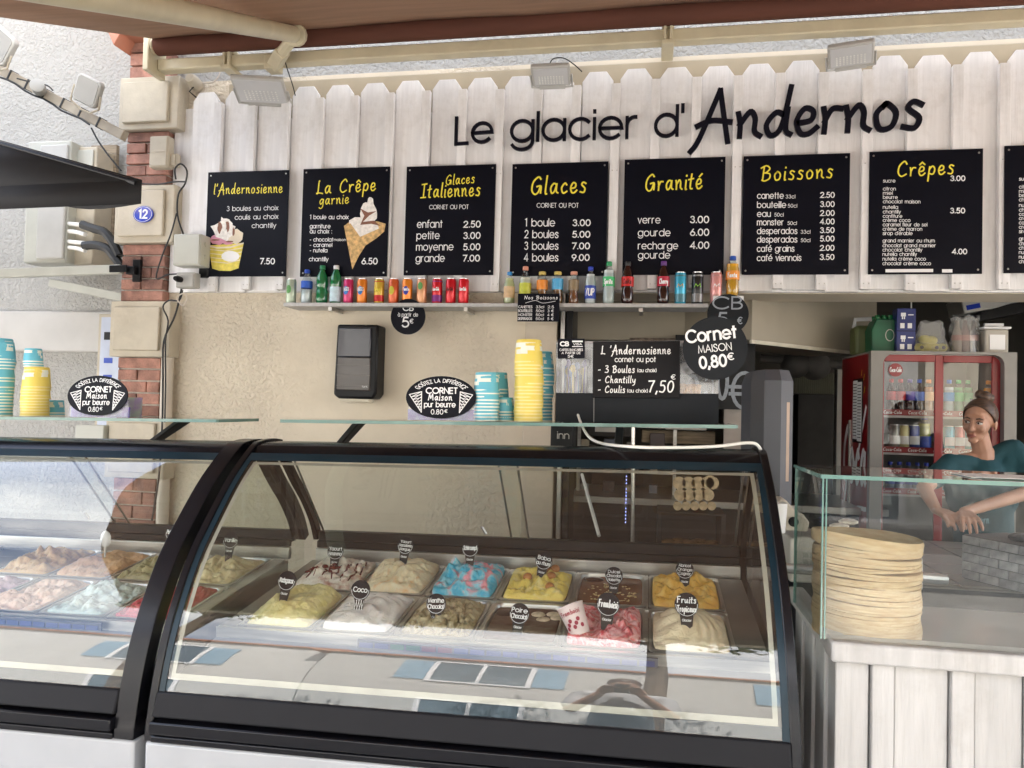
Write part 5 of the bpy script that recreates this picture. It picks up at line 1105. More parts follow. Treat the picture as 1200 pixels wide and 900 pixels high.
# white cable lying over the case top
pts = [PY(x, y, Y) for x, y, Y in ((672, 470, 2.62), (684, 503, 2.5), (700, 518, 2.38), (740, 523.5, 2.2), (790, 524.5, 2.2), (840, 523, 2.2), (875, 519, 2.24), (889, 523, 2.26), (897, 545, 2.28), (905, 580, 2.2))]
cb_ = [Vector((a, b, c_)) for (a, b), c_ in zip(cr([(p.x, p.y) for p in pts], 5), [z for _, z in cr([(p.x, p.z) for p in pts], 5)])]
o = MB().tube(cb_, .0045, 8).build('power_cable', m_wcable); tag(o, 'white cable trailing along the black top of the middle case', 'cable')

def pthing(name, label, cat, x0, y0, x1, y1, Y, group=None):
    """root at the lower left corner of a pixel box on plane Y, returns root, width, height"""
    a = PY(x0, (y0+y1)/2, Y); b = PY(x1, (y0+y1)/2, Y); c = PY((x0+x1)/2, y0, Y); d = PY((x0+x1)/2, y1, Y)
    return thing(name, label, cat, (a.x, Y, d.z), group=group), b.x-a.x, c.z-d.z
ORD = ['first', 'second', 'third', 'fourth', 'fifth', 'sixth', 'seventh', 'eighth', 'ninth', 'tenth', 'eleventh', 'twelfth']
def wobble(pts, n=4):
    P = [pts[0]]+list(pts)+[pts[-1]]; out = []
    for i in range(1, len(P)-2):
        for k in range(n):
            t = k/n; a, b, d, e = P[i-1], P[i], P[i+1], P[i+2]
            out.append(.5*(2*b+(d-a)*t+(2*a-5*b+4*d-e)*t*t+(3*b-a-3*d+e)*t**3))
    return out+[pts[-1]]
def cable(label, pxs, Y, r=.004, m_=None, cat='cable', name='wall_cable'):
    P = [PY(p[0], p[1], Y if len(p) == 2 else p[2]) for p in pxs]; base = P[0]
    o = MB().tube([p-base for p in wobble(P)], r, 7).build(name, m_ or m_cable); o.location = base; return tag(o, label, cat)

# ------------------------------------------------------------------ floodlights
def flood(px0, py0, px1, py1, label, Y=3.86, tiltx=62, rz=0, glassm=None, head='wall'):
    c = PY((px0+px1)/2, (py0+py1)/2, Y); w_ = (PY(px1, py0, Y).x-PY(px0, py0, Y).x)*.92; h_ = w_*.72
    t = thing('floodlight', label, 'floodlight', tuple(c)); t.rotation_euler = (R(tiltx), 0, R(rz))
    MB().box((-w_/2, -h_/2, 0), (w_/2, h_/2, .028)).build('lamp_housing', m_lgrey, t, bevel=.008)
    MB().box((-w_/2+.012, -h_/2+.012, -.002), (w_/2-.012, h_/2-.012, .004)).build('lamp_glass', glassm or m_lamp, t, bevel=.002)
    q = MB()
    for i in range(9):
        for j in range(5): x = -w_*.3+w_*.6*i/8; y = -h_*.02+h_*.34*j/4; q.box((x-.004, y-.004, -.0032), (x+.004, y+.004, -.0021))
    q.build('led_grid', mat('led', (.8, .8, .76), rough=.2), t, smooth=0)
    q = MB(); q.box((-w_*.34, h_/2+.006, .006), (w_*.34, h_/2+.03, .03)); q.tube([(-w_/2-.006, 0, .012), (-w_/2-.006, h_/2+.02, .014), (-w_*.3, h_/2+.03, .02)], .006, 6); q.tube([(w_/2+.006, 0, .012), (w_/2+.006, h_/2+.02, .014), (w_*.3, h_/2+.03, .02)], .006, 6)
    q.build('lamp_bracket', m_lgrey, t, bevel=.002); return t
flood(275, 93, 335, 122, 'grey floodlight over the picket top nearest the brick pier', rz=14, tiltx=-17)
flood(621, 79, 670, 101, 'small white floodlight over the pickets above the word glacier', rz=2, tiltx=-17)
flood(968, 50, 1026, 82, 'white floodlight over the pickets above the script word', rz=-14, tiltx=-17)
cable('thin black cable hanging beside the leftmost floodlight', [(334, 72), (338, 85), (343, 100), (346, 112)], 3.82, .003)
cable('thin black cable looping behind the small middle floodlight', [(643, 78), (648, 69), (660, 68), (672, 75), (682, 84)], 3.9, .003)

# ------------------------------------------------------------------ objects on and left of the pier
m_pcab = mat('cabinet_grey', (.50, .50, .44), rough=.45, var=.04, dirt=.2)
t = thing('house_number_plaque', 'oval blue enamel plaque with white number 12 on a quoin block', 'house number', tuple(PY(167.5, 251, 3.915)))
def ell(a, b, n=32, z=0): return [(a*math.cos(2*math.pi*i/n), b*math.sin(2*math.pi*i/n)) for i in range(n)]
MB().prism(ell(.062, .047), 0, .012).build('plaque', m_blue, t)
q = MB(); ribbon(q, [(x*.9, y*.9) for x, y in ell(.062, .047)]+[(.062*.9, 0)], .002, lambda x, y, z: (x, -z, y), z=.0006); text(q, '1', S, -.026, -.012, -.022, .046, .24); text(q, '2', S, .0, .026, -.022, .046, .22)
q.build('number', m_wht, t, smooth=0)
def wbox(name, label, cat, x0, y0, x1, y1, Y, dp, m_, bev=.008, lid=True):
    t, w_, h_ = pthing(name, label, cat, x0, y0, x1, y1, Y)
    MB().box((0, 0, 0), (w_, dp, h_)).build('casing', m_, t, bevel=bev)
    if lid: MB().box((.006, -.006, .006), (w_-.006, .001, h_-.006)).build('cover', m_, t, bevel=min(bev, .004))
    return t, w_, h_
t, w_, h_ = wbox('breaker_box', 'small cream breaker box below the top quoin block', 'electrical box', 175, 159, 197, 196, 3.90, .06, m_cream)
MB().box((.02, -.010, h_*.48), (w_-.02, -.006, h_*.5)).build('seam', m_pipe, t)
wbox('wall_switch', 'little square cream switch right of the breaker box', 'switch', 194, 180, 207, 195, 3.93, .04, m_cream, .004)
t, w_, h_ = wbox('junction_box', 'greenish grey junction box at the lower left of the pickets', 'electrical box', 203, 274, 235, 311, 3.86, .10, m_pcab, .006)
q = MB()
for z in (.3, .72): q.lathe([(.015, 0), (.015, .004), (.011, .005)], 12, M=Matrix.Translation((w_+.0, .05, h_*z)) @ Matrix.Rotation(R(90), 4, 'Y'))
q.build('knockout', m_pcab, t)
t, w_, h_ = wbox('power_socket', 'grey outdoor socket with a plug under the junction box', 'socket', 206, 319, 228, 337, 3.88, .06, m_grey, .006)
q = MB(); q.lathe([(.016, 0), (.018, .03), (.012, .055)], 12, M=Matrix.Translation((w_*.3, -.004, h_*.5)) @ Matrix.Rotation(R(90), 4, 'X')); q.build('black_plug', m_black, t)
t = thing('motion_sensor', 'round white sensor on the stucco left of the first picket', 'sensor', tuple(PY(226, 95, 3.99)))
q = MB(); q.lathe([(.036, -.05), (.037, -.01), (.033, .02), (.026, .035)], 18, M=Matrix.Rotation(R(80), 4, 'X')); q.build('sensor_head', m_cream, t, smooth=40)
q = MB(); q.tube([(.01, .0, -.03), (-.02, .0, -.06), (.0, .04, -.08)], .004, 6); q.build('sensor_lead', m_cable, t)
cable('cream cable curving from the round sensor into the wall', [(234, 97), (248, 97), (256, 90), (258, 83)], 4.03, .004, m_pipe)
t, w_, h_ = pthing('wall_socket_strip', 'slim black plate at the left foot of the cup menu board', 'plate', 233, 300, 244, 325, 3.95); MB().box((0, 0, 0), (w_, .03, h_)).build('plate', m_black, t, bevel=.003)
o = MB().tube([PY(198, 380, 4.0), PY(190, 610, 4.0), PY(190, 800, 4.0)], .034, 14).build('drain_pipe', m_pipe); tag(o, 'beige vertical pipe running down the wall beside the pier', 'pipe')
cable('black cable dropping from the junction area down along the beige pipe', [(207, 250), (200, 275), (190, 300), (183, 326), (196, 322), (208, 321)], 3.88, .0045)
cable('black cable bundle falling beside the pipe behind the left glass shelf', [(213, 337), (208, 360), (203, 375), (192, 400), (191, 440), (190, 500), (186, 560), (178, 610)], 3.93, .0055)
cable('second black cable looping in front of the quoin block by the pipe', [(214, 340), (210, 352), (198, 352), (191, 360), (197, 376), (194, 400), (194, 450), (193, 495)], 3.91, .0045)
cable('black cable entering the pier from the umbrella arm', [(165, 215), (185, 216), (205, 213), (218, 213)], 3.9, .0045)
cable('black cable loops right of the breaker box', [(206, 210), (205, 198), (212, 192), (219, 200), (217, 215), (209, 228), (208, 252), (215, 275)], 3.93, .005)
cable('grey cable ring beneath the power socket', [(208, 352), (214, 358), (219, 352), (217, 344), (210, 346), (208, 352)], 3.9, .004, m_pipe)
# meter cabinets on the side wall
SW = 4.3
t, w_, h_ = pthing('meter_cabinet', 'pale grey metal meter cabinet on the side wall behind the umbrella', 'cabinet', 30, 165, 80, 308, 4.05)
MB().box((0, 0, 0), (w_, .25, h_)).build('casing', m_pcab, t, bevel=.01); MB().box((w_*.34, -.02, .02), (w_*.98, .0, h_-.03)).build('door', m_lgrey, t, bevel=.012)
MB().box((w_*.42, -.024, h_*.58), (w_*.8, -.021, h_*.86)).build('blue_notice', mat('notice_blue', (.45, .55, .66), var=.2, vs=60), t, smooth=0)
t, w_, h_ = pthing('meter_cabinet', 'cream side cabinet with cables leaving it, right of the grey one', 'cabinet', 82, 172, 111, 310, 4.12)
MB().box((0, 0, 0), (w_, .2, h_)).build('casing', m_cream, t, bevel=.008); MB().box((w_*.2, -.012, h_*.5), (w_*.9, .0, h_*.97)).build('door', m_pcab, t, bevel=.005)
m_wood = mat('weathered_wood', (.30, .24, .17), rough=.8, var=.3, vs=8, stretch=(1, 1, 8))
t, w_, h_ = pthing('backing_board', 'weathered wooden board on the wall behind the meter cabinets', 'board', 104, 170, 134, 300, 4.27); MB().box((0, 0, 0), (w_, .03, h_)).build('board_panel', m_wood, t, bevel=.003)
for k, y in enumerate((262, 271, 283, 290)):
    cable(('top', 'second', 'third', 'lowest')[k]+' white cable end leaving the cream cabinet', [(81, y, 4.06), (90, y+1, 4.03), (100, y+2+(k % 2)*2, 4.0)], 4.05, .013, m_wcable, name='white_cable')
for k, pts in enumerate(([(96, 263), (110, 268), (122, 272), (132, 284), (140, 300)], [(98, 288), (112, 287), (126, 292), (136, 304), (142, 312)])):
    o = cable(('upper', 'lower')[k]+' thick taped black cable bundle beside the meter cabinet', [(x, y, 4.0) for x, y in pts], 4.0, .026, m_cable, name='taped_cable')
def beam(name, label, p0, p1, Y, th, dp, m_, cat='bar', cap=None):
    a = PY(*p0, Y); b = PY(*p1, Y); d = (b-a); L_ = d.length; t = thing(name, label, cat, tuple(a)); t.rotation_euler = (0, -math.atan2(d.z, d.x), 0)
    MB().box((0, 0, -th/2), (L_, dp, th/2)).build('bar', m_, t, bevel=.004); return t, L_
t, L_ = beam('awning_bar', 'weathered grey metal bar running to the brick pier under the cabinets', (-60, 322), (140, 315), 3.9, .052, .04, m_pcab)
MB().box((L_-.06, -.01, -.02), (L_+.05, .0, .02)).build('black_fork', m_black, t, bevel=.003)
t, w_, h_ = pthing('wall_bracket', 'black iron bracket bolted on the bricks at the bar end', 'bracket', 155, 304, 164, 330, 3.94); q = MB(); q.box((0, 0, 0), (w_, .02, h_)); q.box((-.02, -.03, h_*.3), (w_*.7, .0, h_*.65)); q.build('bracket_plate', m_black, t, bevel=.003)
beam('awning_bar', 'second weathered bar lower behind the first, near the pier', (57, 331), (150, 350), 4.1, .05, .04, m_pcab)
t, w_, h_ = pthing('wall_notice', 'narrow blue and white notice in a cream frame left of the pier', 'notice', 113, 368, 136, 520, 4.28)
MB().box((0, 0, 0), (w_, .03, h_)).build('notice_frame', m_cream, t, bevel=.003); MB().box((.02, -.003, .02), (w_+.02, .0, h_-.02)).build('notice_sheet', mat('notice_sheet', (.55, .60, .72), var=.08), t, smooth=0)
q = MB(); q.box((.045, -.005, h_*.80), (w_, -.0035, h_*.86)); q.build('black_square', m_black, t)
for k in range(3): MB().box((.05, -.005, h_*(.62-.13*k)), (w_*.8, -.0035, h_*(.66-.13*k))).build('blue_mark', mat('mark_blue', (.05, .10, .5)), t, smooth=0)
# diagonal arm with floodlights
t, L_ = beam('lamp_arm', 'diagonal grey arm wrapped in black cable with floodlights at the upper left', (-30, 66), (143, 158), 3.6, .052, .045, mat('arm_grey', (.36, .31, .24), rough=.6, var=.2, dirt=.4))
for k in range(7): x = L_*(.12+.12*k); MB().box((x, -.004, -.029), (x+.009, .048, .029)).build('cable_tie', m_cable, t)
q = MB(); q.tube([(L_*i/16, -.006+.004*math.sin(i*2.3), -.032+.006*math.sin(i*1.7)) for i in range(14)], .006, 6); q.build('wrapped_cable', m_cable, t)
q = MB(); q.lathe([(.034, -.04), (.036, 0), (.036, .04), (.03, .044)], 18, M=Matrix.Translation((L_*.47, -.03, .012)) @ Matrix.Rotation(R(75), 4, 'X') @ Matrix.Rotation(R(25), 4, 'Y')); q.build('junction_drum', m_grey, t, smooth=40)
def flood2(cx, cy, rad, ang, label, Y=3.5):
    c = PY(cx, cy, Y); t = thing('floodlight', label, 'floodlight', tuple(c)); t.rotation_euler = (R(14), R(ang), R(6)); s_ = rad
    MB().prism([(-s_, -s_*.8), (-s_*.8, -s_), (s_*.8, -s_), (s_, -s_*.8), (s_, s_*.8), (s_*.8, s_), (-s_*.8, s_), (-s_, s_*.8)], 0, .035).build('lamp_housing', m_lgrey, t, bevel=.006)
    k = s_*.86; MB().prism([(-k, -k*.8), (-k*.8, -k), (k*.8, -k), (k, -k*.8), (k, k*.8), (k*.8, k), (-k*.8, k), (-k, k*.8)], -.003, .003).build('lamp_glass', m_dlamp, t)
    q = MB(); q.tube([(-s_-.01, .01, 0), (-s_-.015, .02, -s_*1.2), (-s_*.3, .03, -s_*1.5), (s_*.5, .03, -s_*1.45), (s_+.012, .02, -s_*.9), (s_+.01, .01, 0)], .006, 6); q.build('lamp_yoke', m_cream, t); return t
flood2(101, 106, .071, 26, 'square grey floodlight clamped on the diagonal arm')
flood2(-3, 52, .085, 40, 'floodlight cut off by the left picture edge on the diagonal arm')
cable('thin black cable hanging from the diagonal arm down behind the umbrella', [(107, 150), (115, 165), (127, 182), (142, 200)], 3.6, .0045)
cable('thin black cable from the arm top to the grey drum', [(20, 92), (40, 97), (55, 100), (62, 106)], 3.56, .004)
# dark umbrella at the left
um = thing('parasol', 'dark grey parasol canopy reaching in from the left under the floodlights', 'parasol', (-4.3, 2.6, 0))
U0 = Vector((-4.3, 2.6, 0)); Yu = 2.45
tip = PY(166, 213, Yu); 
def pu(x, y, Y): return PY(x, y, Y)-U0
Q = [pu(166, 211, Yu), pu(0, 165, Yu-.05), pu(-420, 60, Yu)]
q = MB()
apex = pu(-480, 30, 2.9); c1 = pu(166, 211, Yu); c0 = pu(-900, 215, 2.2); c2 = pu(40, 208, 3.6); c3_ = pu(-500, 205, 3.9)
def panel(a, b, c):
    rows = []
    for i in range(7):
        f = i/6; r_ = []
        for j in range(9):
            g_ = j/8; p = a.lerp(b.lerp(c, g_), f); p = p+Vector((0, 0, -.05*math.sin(g_*math.pi)*f)); r_.append(p)
        rows.append(r_)
    q.sheet(rows)
panel(apex, c0, c1); panel(apex, c1, c2); panel(apex, c2, c3_); panel(apex, c3_, c0)
m_umb = mat('parasol_cloth', (.009, .009, .01), rough=.75, var=.1)
q.build('canopy', m_umb, um, solid=.003)
q = MB(); V0 = .09
def val(a, b):
    rows = [[], []]
    for j in range(9): g_ = j/8; p = a.lerp(b, g_)+Vector((0, 0, -.05*math.sin(g_*math.pi))); rows[0].append(p); rows[1].append(p+Vector((0, -.0, -.085)))
    q.sheet(rows)
val(c0, c1); val(c1, c2)
q.build('valance', m_umb, um, solid=.003)
q = MB(); q.tube([apex, c1+Vector((-.02, 0, -.01))], .012, 8); q.tube([apex, c0], .012, 8); q.tube([apex, c2], .012, 8); q.build('rib', m_black, um)
q = MB(); q.tube([(apex.x, apex.y, .05), (apex.x, apex.y, apex.z)], .025, 12); q.lathe([(.3, 0), (.3, .05), (.05, .07)], 24, c=(apex.x, apex.y, 0)); q.build('pole', m_black, um)
# far left shelf items end; small wooden bits on side wall
t, w_, h_ = pthing('clamp_box', 'small cream junction box low on the pier behind the left case glass', 'electrical box', 88, 498, 121, 517, 3.9); MB().box((0, 0, 0), (w_, .06, h_)).build('casing', m_pcab, t, bevel=.004)

# ------------------------------------------------------------------ opening and shop interior
m_beige = mat('beige_panel', (.36, .32, .25), rough=.5, var=.03)
m_pil = mat('pillar_paint', (.60, .52, .41), rough=.6, var=.04, dirt=.2)
mb = MB(); a = PY(613, 500, 4.04).x; b = PY(651, 500, 4.04).x; mb.box((a, 4.02, 0), (b, 4.3, 2.05)); struct(mb.build('door_pillar', m_pil, bevel=.006))
t = thing('shutter_guide', 'thin grey metal shutter guide beside the opening pillar', 'guide', (b+.02, 4.0, 0)); MB().box((0, 0, 0), (.02, .05, 2.05)).build('guide_rail', m_steel, t); MB().box((.028, .02, 0), (.06, .3, 2.05)).build('dark_gap_strip', m_black, t)  # black strip paints in the shade of the gap beside the pillar
A1 = PY(669, 398, 4.6); B1 = PY(873, 403, 4.6); T1 = 2.5
t = thing('bulkhead', 'beige boxed bulkhead over the opening behind the drinks shelf', 'bulkhead', (A1.x, 4.6, A1.z)); MB().box((0, 0, 0), (B1.x-A1.x, .3, T1-A1.z)).build('bulkhead_panel', m_beige, t, bevel=.004)
MB().box((.35, -.03, -.05), (.72, .05, .012)).build('rusty_hinge', mat('rusty', (.16, .12, .09), rough=.7, var=.5, vs=40), t)
c1_ = PZ(881, 398, 1.84); c2_ = PZ(1021, 414, 1.84)
t = thing('extractor_hood', 'large beige metal hood hanging behind the grey discs', 'hood', tuple(c1_)); D = c2_-c1_
q = MB(); n_ = Vector((-D.y, D.x, 0)).normalized()*.5
if n_.y < 0: n_ = -n_
q.prism([(0, 0), (D.x*1.05, D.y*1.05), (D.x*1.05+n_.x, D.y*1.05+n_.y), (n_.x, n_.y)], 0, .85, 'z'); q.build('hood_shell', m_beige, t, smooth=0, bevel=.004)
q = MB(); q.prism([(0, -.004), (D.x*1.05, D.y*1.05-.004), (D.x*1.05+n_.x*.03, D.y*1.05+.01), (n_.x*.03, .01)], -.02, .0, 'z'); q.build('hood_lip', mat('lip', (.62, .58, .48), rough=.4), t, smooth=0)
# dark back shelving with machines
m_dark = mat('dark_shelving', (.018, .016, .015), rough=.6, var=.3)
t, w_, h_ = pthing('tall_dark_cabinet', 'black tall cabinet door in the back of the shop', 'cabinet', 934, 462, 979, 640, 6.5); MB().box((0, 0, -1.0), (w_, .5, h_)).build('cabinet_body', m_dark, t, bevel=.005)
t, w_, h_ = pthing('pleated_panel', 'greenish ribbed panel above the black cabinet', 'panel', 930, 437, 983, 461, 6.6)
q = MB()
for k in range(22): q.box((w_*k/22, 0, 0), (w_*(k+.75)/22, .02, h_))
q.box((0, .02, 0), (w_, .05, h_)); q.build('ribs', mat('rib_green', (.12, .12, .08), rough=.6), t, smooth=0)
t, w_, h_ = pthing('ventilation_duct', 'grey bundled duct fittings hanging under the hood', 'duct', 893, 412, 1000, 442, 5.4)
q = MB(); q.ball((w_*.40, .1, h_*.5), .10, 14, 9, (1, 1, .9)); q.ball((w_*.63, .14, h_*.5), .11, 14, 9, (1, 1, .9)); q.tube([(0, .1, h_*.75), (w_, .1, h_*.5)], .03, 10); q.build('duct_body', mat('duct_dim', (.13, .12, .11), rough=.6), t)
t, w_, h_ = pthing('door_frame_strip', 'pale narrow door frame beside the red fridge side', 'door frame', 980, 462, 989, 640, 6.0); MB().box((0, 0, -1), (w_, .1, h_+.2)).build('frame_strip', m_grey, t)
for k, (x0, y0, x1, y1, Y, m_, nm, lab) in enumerate((
  (645, 498, 672, 540, 3.4, m_black, 'espresso_machine', 'black machine edge with a pale logo under the glass shelf'),
  (689, 498, 745, 512, 4.6, m_dark, 'radio_unit', 'dark appliance with a pale display behind the cable'),
  (752, 505, 838, 520, 4.8, m_wood, 'wooden_crate_shelf', 'brown wooden shelf board in the dark back'),
  (780, 495, 828, 504, 4.7, m_lgrey, 'white_tray', 'white tray lying on the brown wooden shelf board'),
  (848, 478, 905, 530, 4.6, mat('paper_pinkgrey', (.40, .36, .33)), 'paper_sheet', 'pale paper notice hung behind the grey machine'),
  )):
    t, w_, h_ = pthing(nm, lab, nm.replace('_', ' ').split()[-1], x0, y0, x1, y1, Y); MB().box((0, 0, 0), (w_, .12 if k != 4 else .005, h_)).build('body', m_, t, bevel=.004)
    if k == 0: q = MB(); text(q, 'inn', S, w_*.3, w_*.8, h_*.62, .03, .12, map3=lambda x, y, z: (x, -.001-z, y)); q.build('logo_lettering', m_grey, t, smooth=0); MB().box((w_*.2, -.01, h_*.1), (w_*.4, -.001, h_*.4)).build('spout', m_steel, t)
    if k == 1: MB().box((w_*.15, -.004, h_*.4), (w_*.6, -.001, h_*.8)).build('display', m_lgrey, t)
t = thing('price_blackboard', 'black board with a large chalk euro sign behind the cornet disc', 'blackboard', tuple(PY(790, 478, 4.5))); w_ = PY(884, 478, 4.5).x-PY(790, 478, 4.5).x; h_ = .42
MB().box((0, 0, 0), (w_, .02, h_)).build('board_panel', m_black, t); q = MB(); text(q, '5,50', S, w_*.18, w_*.66, h_*.14, .2, .10); text(q, '\u20ac', S, w_*.7, w_*.98, h_*.02, .2, .10); q.build('lettering', m_cgrey, t, smooth=0)
# back work table and its things seen through the case
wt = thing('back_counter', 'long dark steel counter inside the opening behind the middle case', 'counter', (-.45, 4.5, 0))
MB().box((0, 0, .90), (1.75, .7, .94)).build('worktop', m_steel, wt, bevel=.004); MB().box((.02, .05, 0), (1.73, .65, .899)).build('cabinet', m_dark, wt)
for z in (1.06, 1.2, 1.34): MB().box((.02, .25, z), (.62, .55, z+.012)).build('rack_shelf', m_steel, wt)
q = MB()
for x in (.02, .6, 1.6): q.box((x, .25, .94), (x+.02, .27, 1.42))
q.build('rack_post', m_steel, wt)
rn = random.Random(8)
for k in range(12):
    s_ = rn.choice([.05, .07, .09]); z = (.94, 1.072, 1.212)[k % 3]; x = .06+.5*rn.random(); o = MB().box((0, 0, 0), (s_, s_, s_*rn.uniform(.6, 1.1))).build('storage_box', mat('stor%d' % (k % 4), ((.35, .33, .3), (.2, .22, .28), (.45, .4, .32), (.12, .1, .1))[k % 4]), None, bevel=.004)
    o.location = (-.45+.04+(k//3)*.14, 4.5+.28, z+.001); tag(o, 'small storage box on the %s level of the back rack, %s along' % (('counter', 'first rack', 'second rack')[k % 3], ORD[k//3]), 'box')
p = PY(700, 565, 4.4)
q = MB(); [q.ball((0, 0, z*.019+(z//5)*.012), .003, 6, 4) for z in range(13)]
o = q.build('blue_led_strip', mat('led_blue', (.3, .35, .9), emit=1.0), None); o.location = PY(733, 612, 4.3); tag(o, 'vertical strip of tiny blue lights on the back machine', 'light strip')
o = MB().tube([PY(682, 556, 3.6), PY(702, 628, 3.3)], .008, 6).build('leaning_rod', m_wcable); tag(o, 'thin pale rod leaning behind the case glass', 'rod')
for k, x in enumerate((742, 652)):
    o = MB().tube([PY(x, 500, 4.2), PY(x-1, 700, 4.2)], .011, 8).build('steel_upright', m_steel); tag(o, ('steel upright behind the cable crossing point', 'steel upright next to the wall end')[k], 'post')
# piled cones seen end-on
k = 0
m_cone = mat('cone_biscuit', (.60, .45, .28), rough=.75, var=.25, vs=50)
for (yy, xs, r_) in ((622-7-8, (794, 804, 814, 824, 834), 5), (600-6, (797, 808, 819, 830), 7), (583-3, (796, 807, 818, 829, 835), 7.5), (564, (832,), 7.5)):
    for i, x in enumerate(xs):
        c = PY(x, yy-14 if yy > 570 else yy, 3.55); r2 = PY(x+r_, yy, 3.55).x-c.x; t = thing('wafer_cone', 'round cone end in the pile behind the case, %s row, %s from left' % ({607: 'lowest', 594: 'second', 580: 'third', 564: 'top'}[yy], ORD[i]), 'cone', tuple(c), group='cones piled behind the case')
        MB().lathe([(r2, 0), (r2*.96, .004), (r2*.5, .12), (.002, .16)], 14, M=Matrix.Rotation(R(-90), 4, 'X')).build('cone_shell', m_cone, t, smooth=50); k += 1
t, w_, h_ = pthing('cone_rack', 'dark shelf carrying the pile of cones behind the case', 'rack', 770, 601, 850, 660, 3.52); q = MB(); q.box((0, 0, h_-.01), (w_, .25, h_)); q.box((0, 0, -.9), (.02, .25, h_-.01)); q.box((w_-.02, 0, -.9), (w_, .25, h_-.01)); q.box((.02, .01, h_*.2), (w_-.02, .24, h_*.24)); q.build('rack_frame', m_dark, t, bevel=.003)
q = MB(); rn = random.Random(4)
for i in range(40): q.ball((w_*rn.uniform(.1, .9), .05+.1*rn.random(), h_*.27+.02*rn.random()), .02, 6, 4, (1.6, 1, .5))
o = q.build('waffle_pieces', mat('waf', (.32, .20, .09), var=.4, vs=40), t); o['kind'] = 'stuff'

# grey machine between case and counter
t = thing('grey_terminal', 'tall grey rounded plastic machine housing right of the middle case', 'machine', tuple(PY(900, 592, 2.75)))
G0 = PY(883, 592, 2.75); G1 = PY(934, 433, 2.75); wG = G1.x-G0.x; hG = G1.z-G0.z; t.location = (G0.x, 2.75, G0.z)
pr = [(0, .12), (wG*.22, .0), (wG*.62, -.01), (wG*.98, .05), (wG, .3), (wG*.5, .42), (0, .4)]
q = MB(); n = 12; rows = []
for i in range(n+1):
    f = i/n; z = hG*f; s_ = 1-.16*max(0, (f-.93)/.07)**2; dz = 0
    rows.append([(wG*.5+(x-wG*.5)*s_, .2+(y-.2)*s_, z+(-.05*(1-x/wG) if f == 0 else 0)*-1) for x, y in pr+[pr[0]]])
q.sheet(rows); q.add([rows[-1][i] for i in range(7)], [list(range(7))]); q.add([rows[0][i] for i in range(7)], [list(range(7))[::-1]])
q.build('housing', mat('housing_grey', (.08, .085, .10), rough=.45, var=.05), t, smooth=25)
MB().box((wG*.66, -.004, hG*.18), (wG*.88, .006, hG*.76)).build('cream_label', mat('label_cream', (.50, .38, .30), rough=.6), t).rotation_euler = (0, 0, R(12))
MB().box((wG*.3, .1, -.95), (wG*.7, .3, .0)).build('stand', m_black, t)
o = thing('tape_dispenser', 'cream plastic card machine on a small brown table beside the counter', 'machine', tuple(PY(922, 622, 2.6)))
q = MB(); q.prism([(-.02, 0), (.065, 0), (.07, .03), (.05, .055), (.03, .06), (-.005, .10), (-.025, .10), (-.02, .06)], 0, .1); q.build('body', mat('ivory', (.62, .58, .50), rough=.4), o, bevel=.006); q = MB(); q.lathe([(.016, 0), (.016, .03)], 14, M=Matrix.Translation((.02, -.003, .03)) @ Matrix.Rotation(R(-90), 4, 'X')); q.build('roll', m_black, o)
t, w_, h_ = pthing('white_beaker', 'white plastic beaker half hidden by the case frame', 'beaker', 908, 590, 918, 625, 2.5); MB().lathe([(.022, 0), (.028, h_), (.026, h_), (.02, .004)], 16, c=(w_/2, .02, 0)).build('beaker_wall', m_wht, t)
t = thing('side_table', 'small brown table between case and planked counter', 'table', tuple(PZ(930, 632, .935))); t.location.z = 0; MB().box((-.12, -.1, .9), (.14, .5, .93)).build('table_top', mat('brown_top', (.10, .07, .05), rough=.5), t); q = MB(); [q.box((x, y, 0), (x+.03, y+.03, .899)) for x in (-.1, .1) for y in (-.08, .44)]; q.build('leg', m_dark, t)

# ------------------------------------------------------------------ planked counter and glass box
CX, CY, CZ = .43, 1.86, .945
ct = thing('planked_counter', 'white painted plank counter with a chipped top rail at the lower right', 'counter', (CX, CY, 0))
x = .0; k = 0
widths = [.075, .05, .115, .05, .10, .05, .13, .06, .10, .05, .12, .05, .11, .06, .12, .05, .12, .05, .12]
for k, wd in enumerate(widths):
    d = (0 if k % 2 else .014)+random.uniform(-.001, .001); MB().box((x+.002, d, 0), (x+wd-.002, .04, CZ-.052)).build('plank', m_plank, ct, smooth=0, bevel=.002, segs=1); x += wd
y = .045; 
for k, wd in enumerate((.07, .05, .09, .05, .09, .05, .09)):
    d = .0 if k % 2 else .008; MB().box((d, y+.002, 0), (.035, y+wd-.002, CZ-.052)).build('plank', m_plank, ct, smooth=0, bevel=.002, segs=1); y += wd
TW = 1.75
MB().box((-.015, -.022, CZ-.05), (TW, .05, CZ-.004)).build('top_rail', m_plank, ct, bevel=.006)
MB().box((-.012, .0505, CZ-.048), (.03, .54, CZ-.006)).build('side_rail', m_plank, ct, bevel=.005)
MB().box((.031, .051, CZ-.045), (TW, .50, CZ-.030)).build('brown_worktop', mat('griddle_brown', (.11, .085, .075), rough=.28, var=.15, vs=4, coat=.3), ct)
q = MB(); q.box((.04, .05, 0), (TW, .52, CZ-.06)); q.build('counter_core', m_dark, ct, smooth=0)
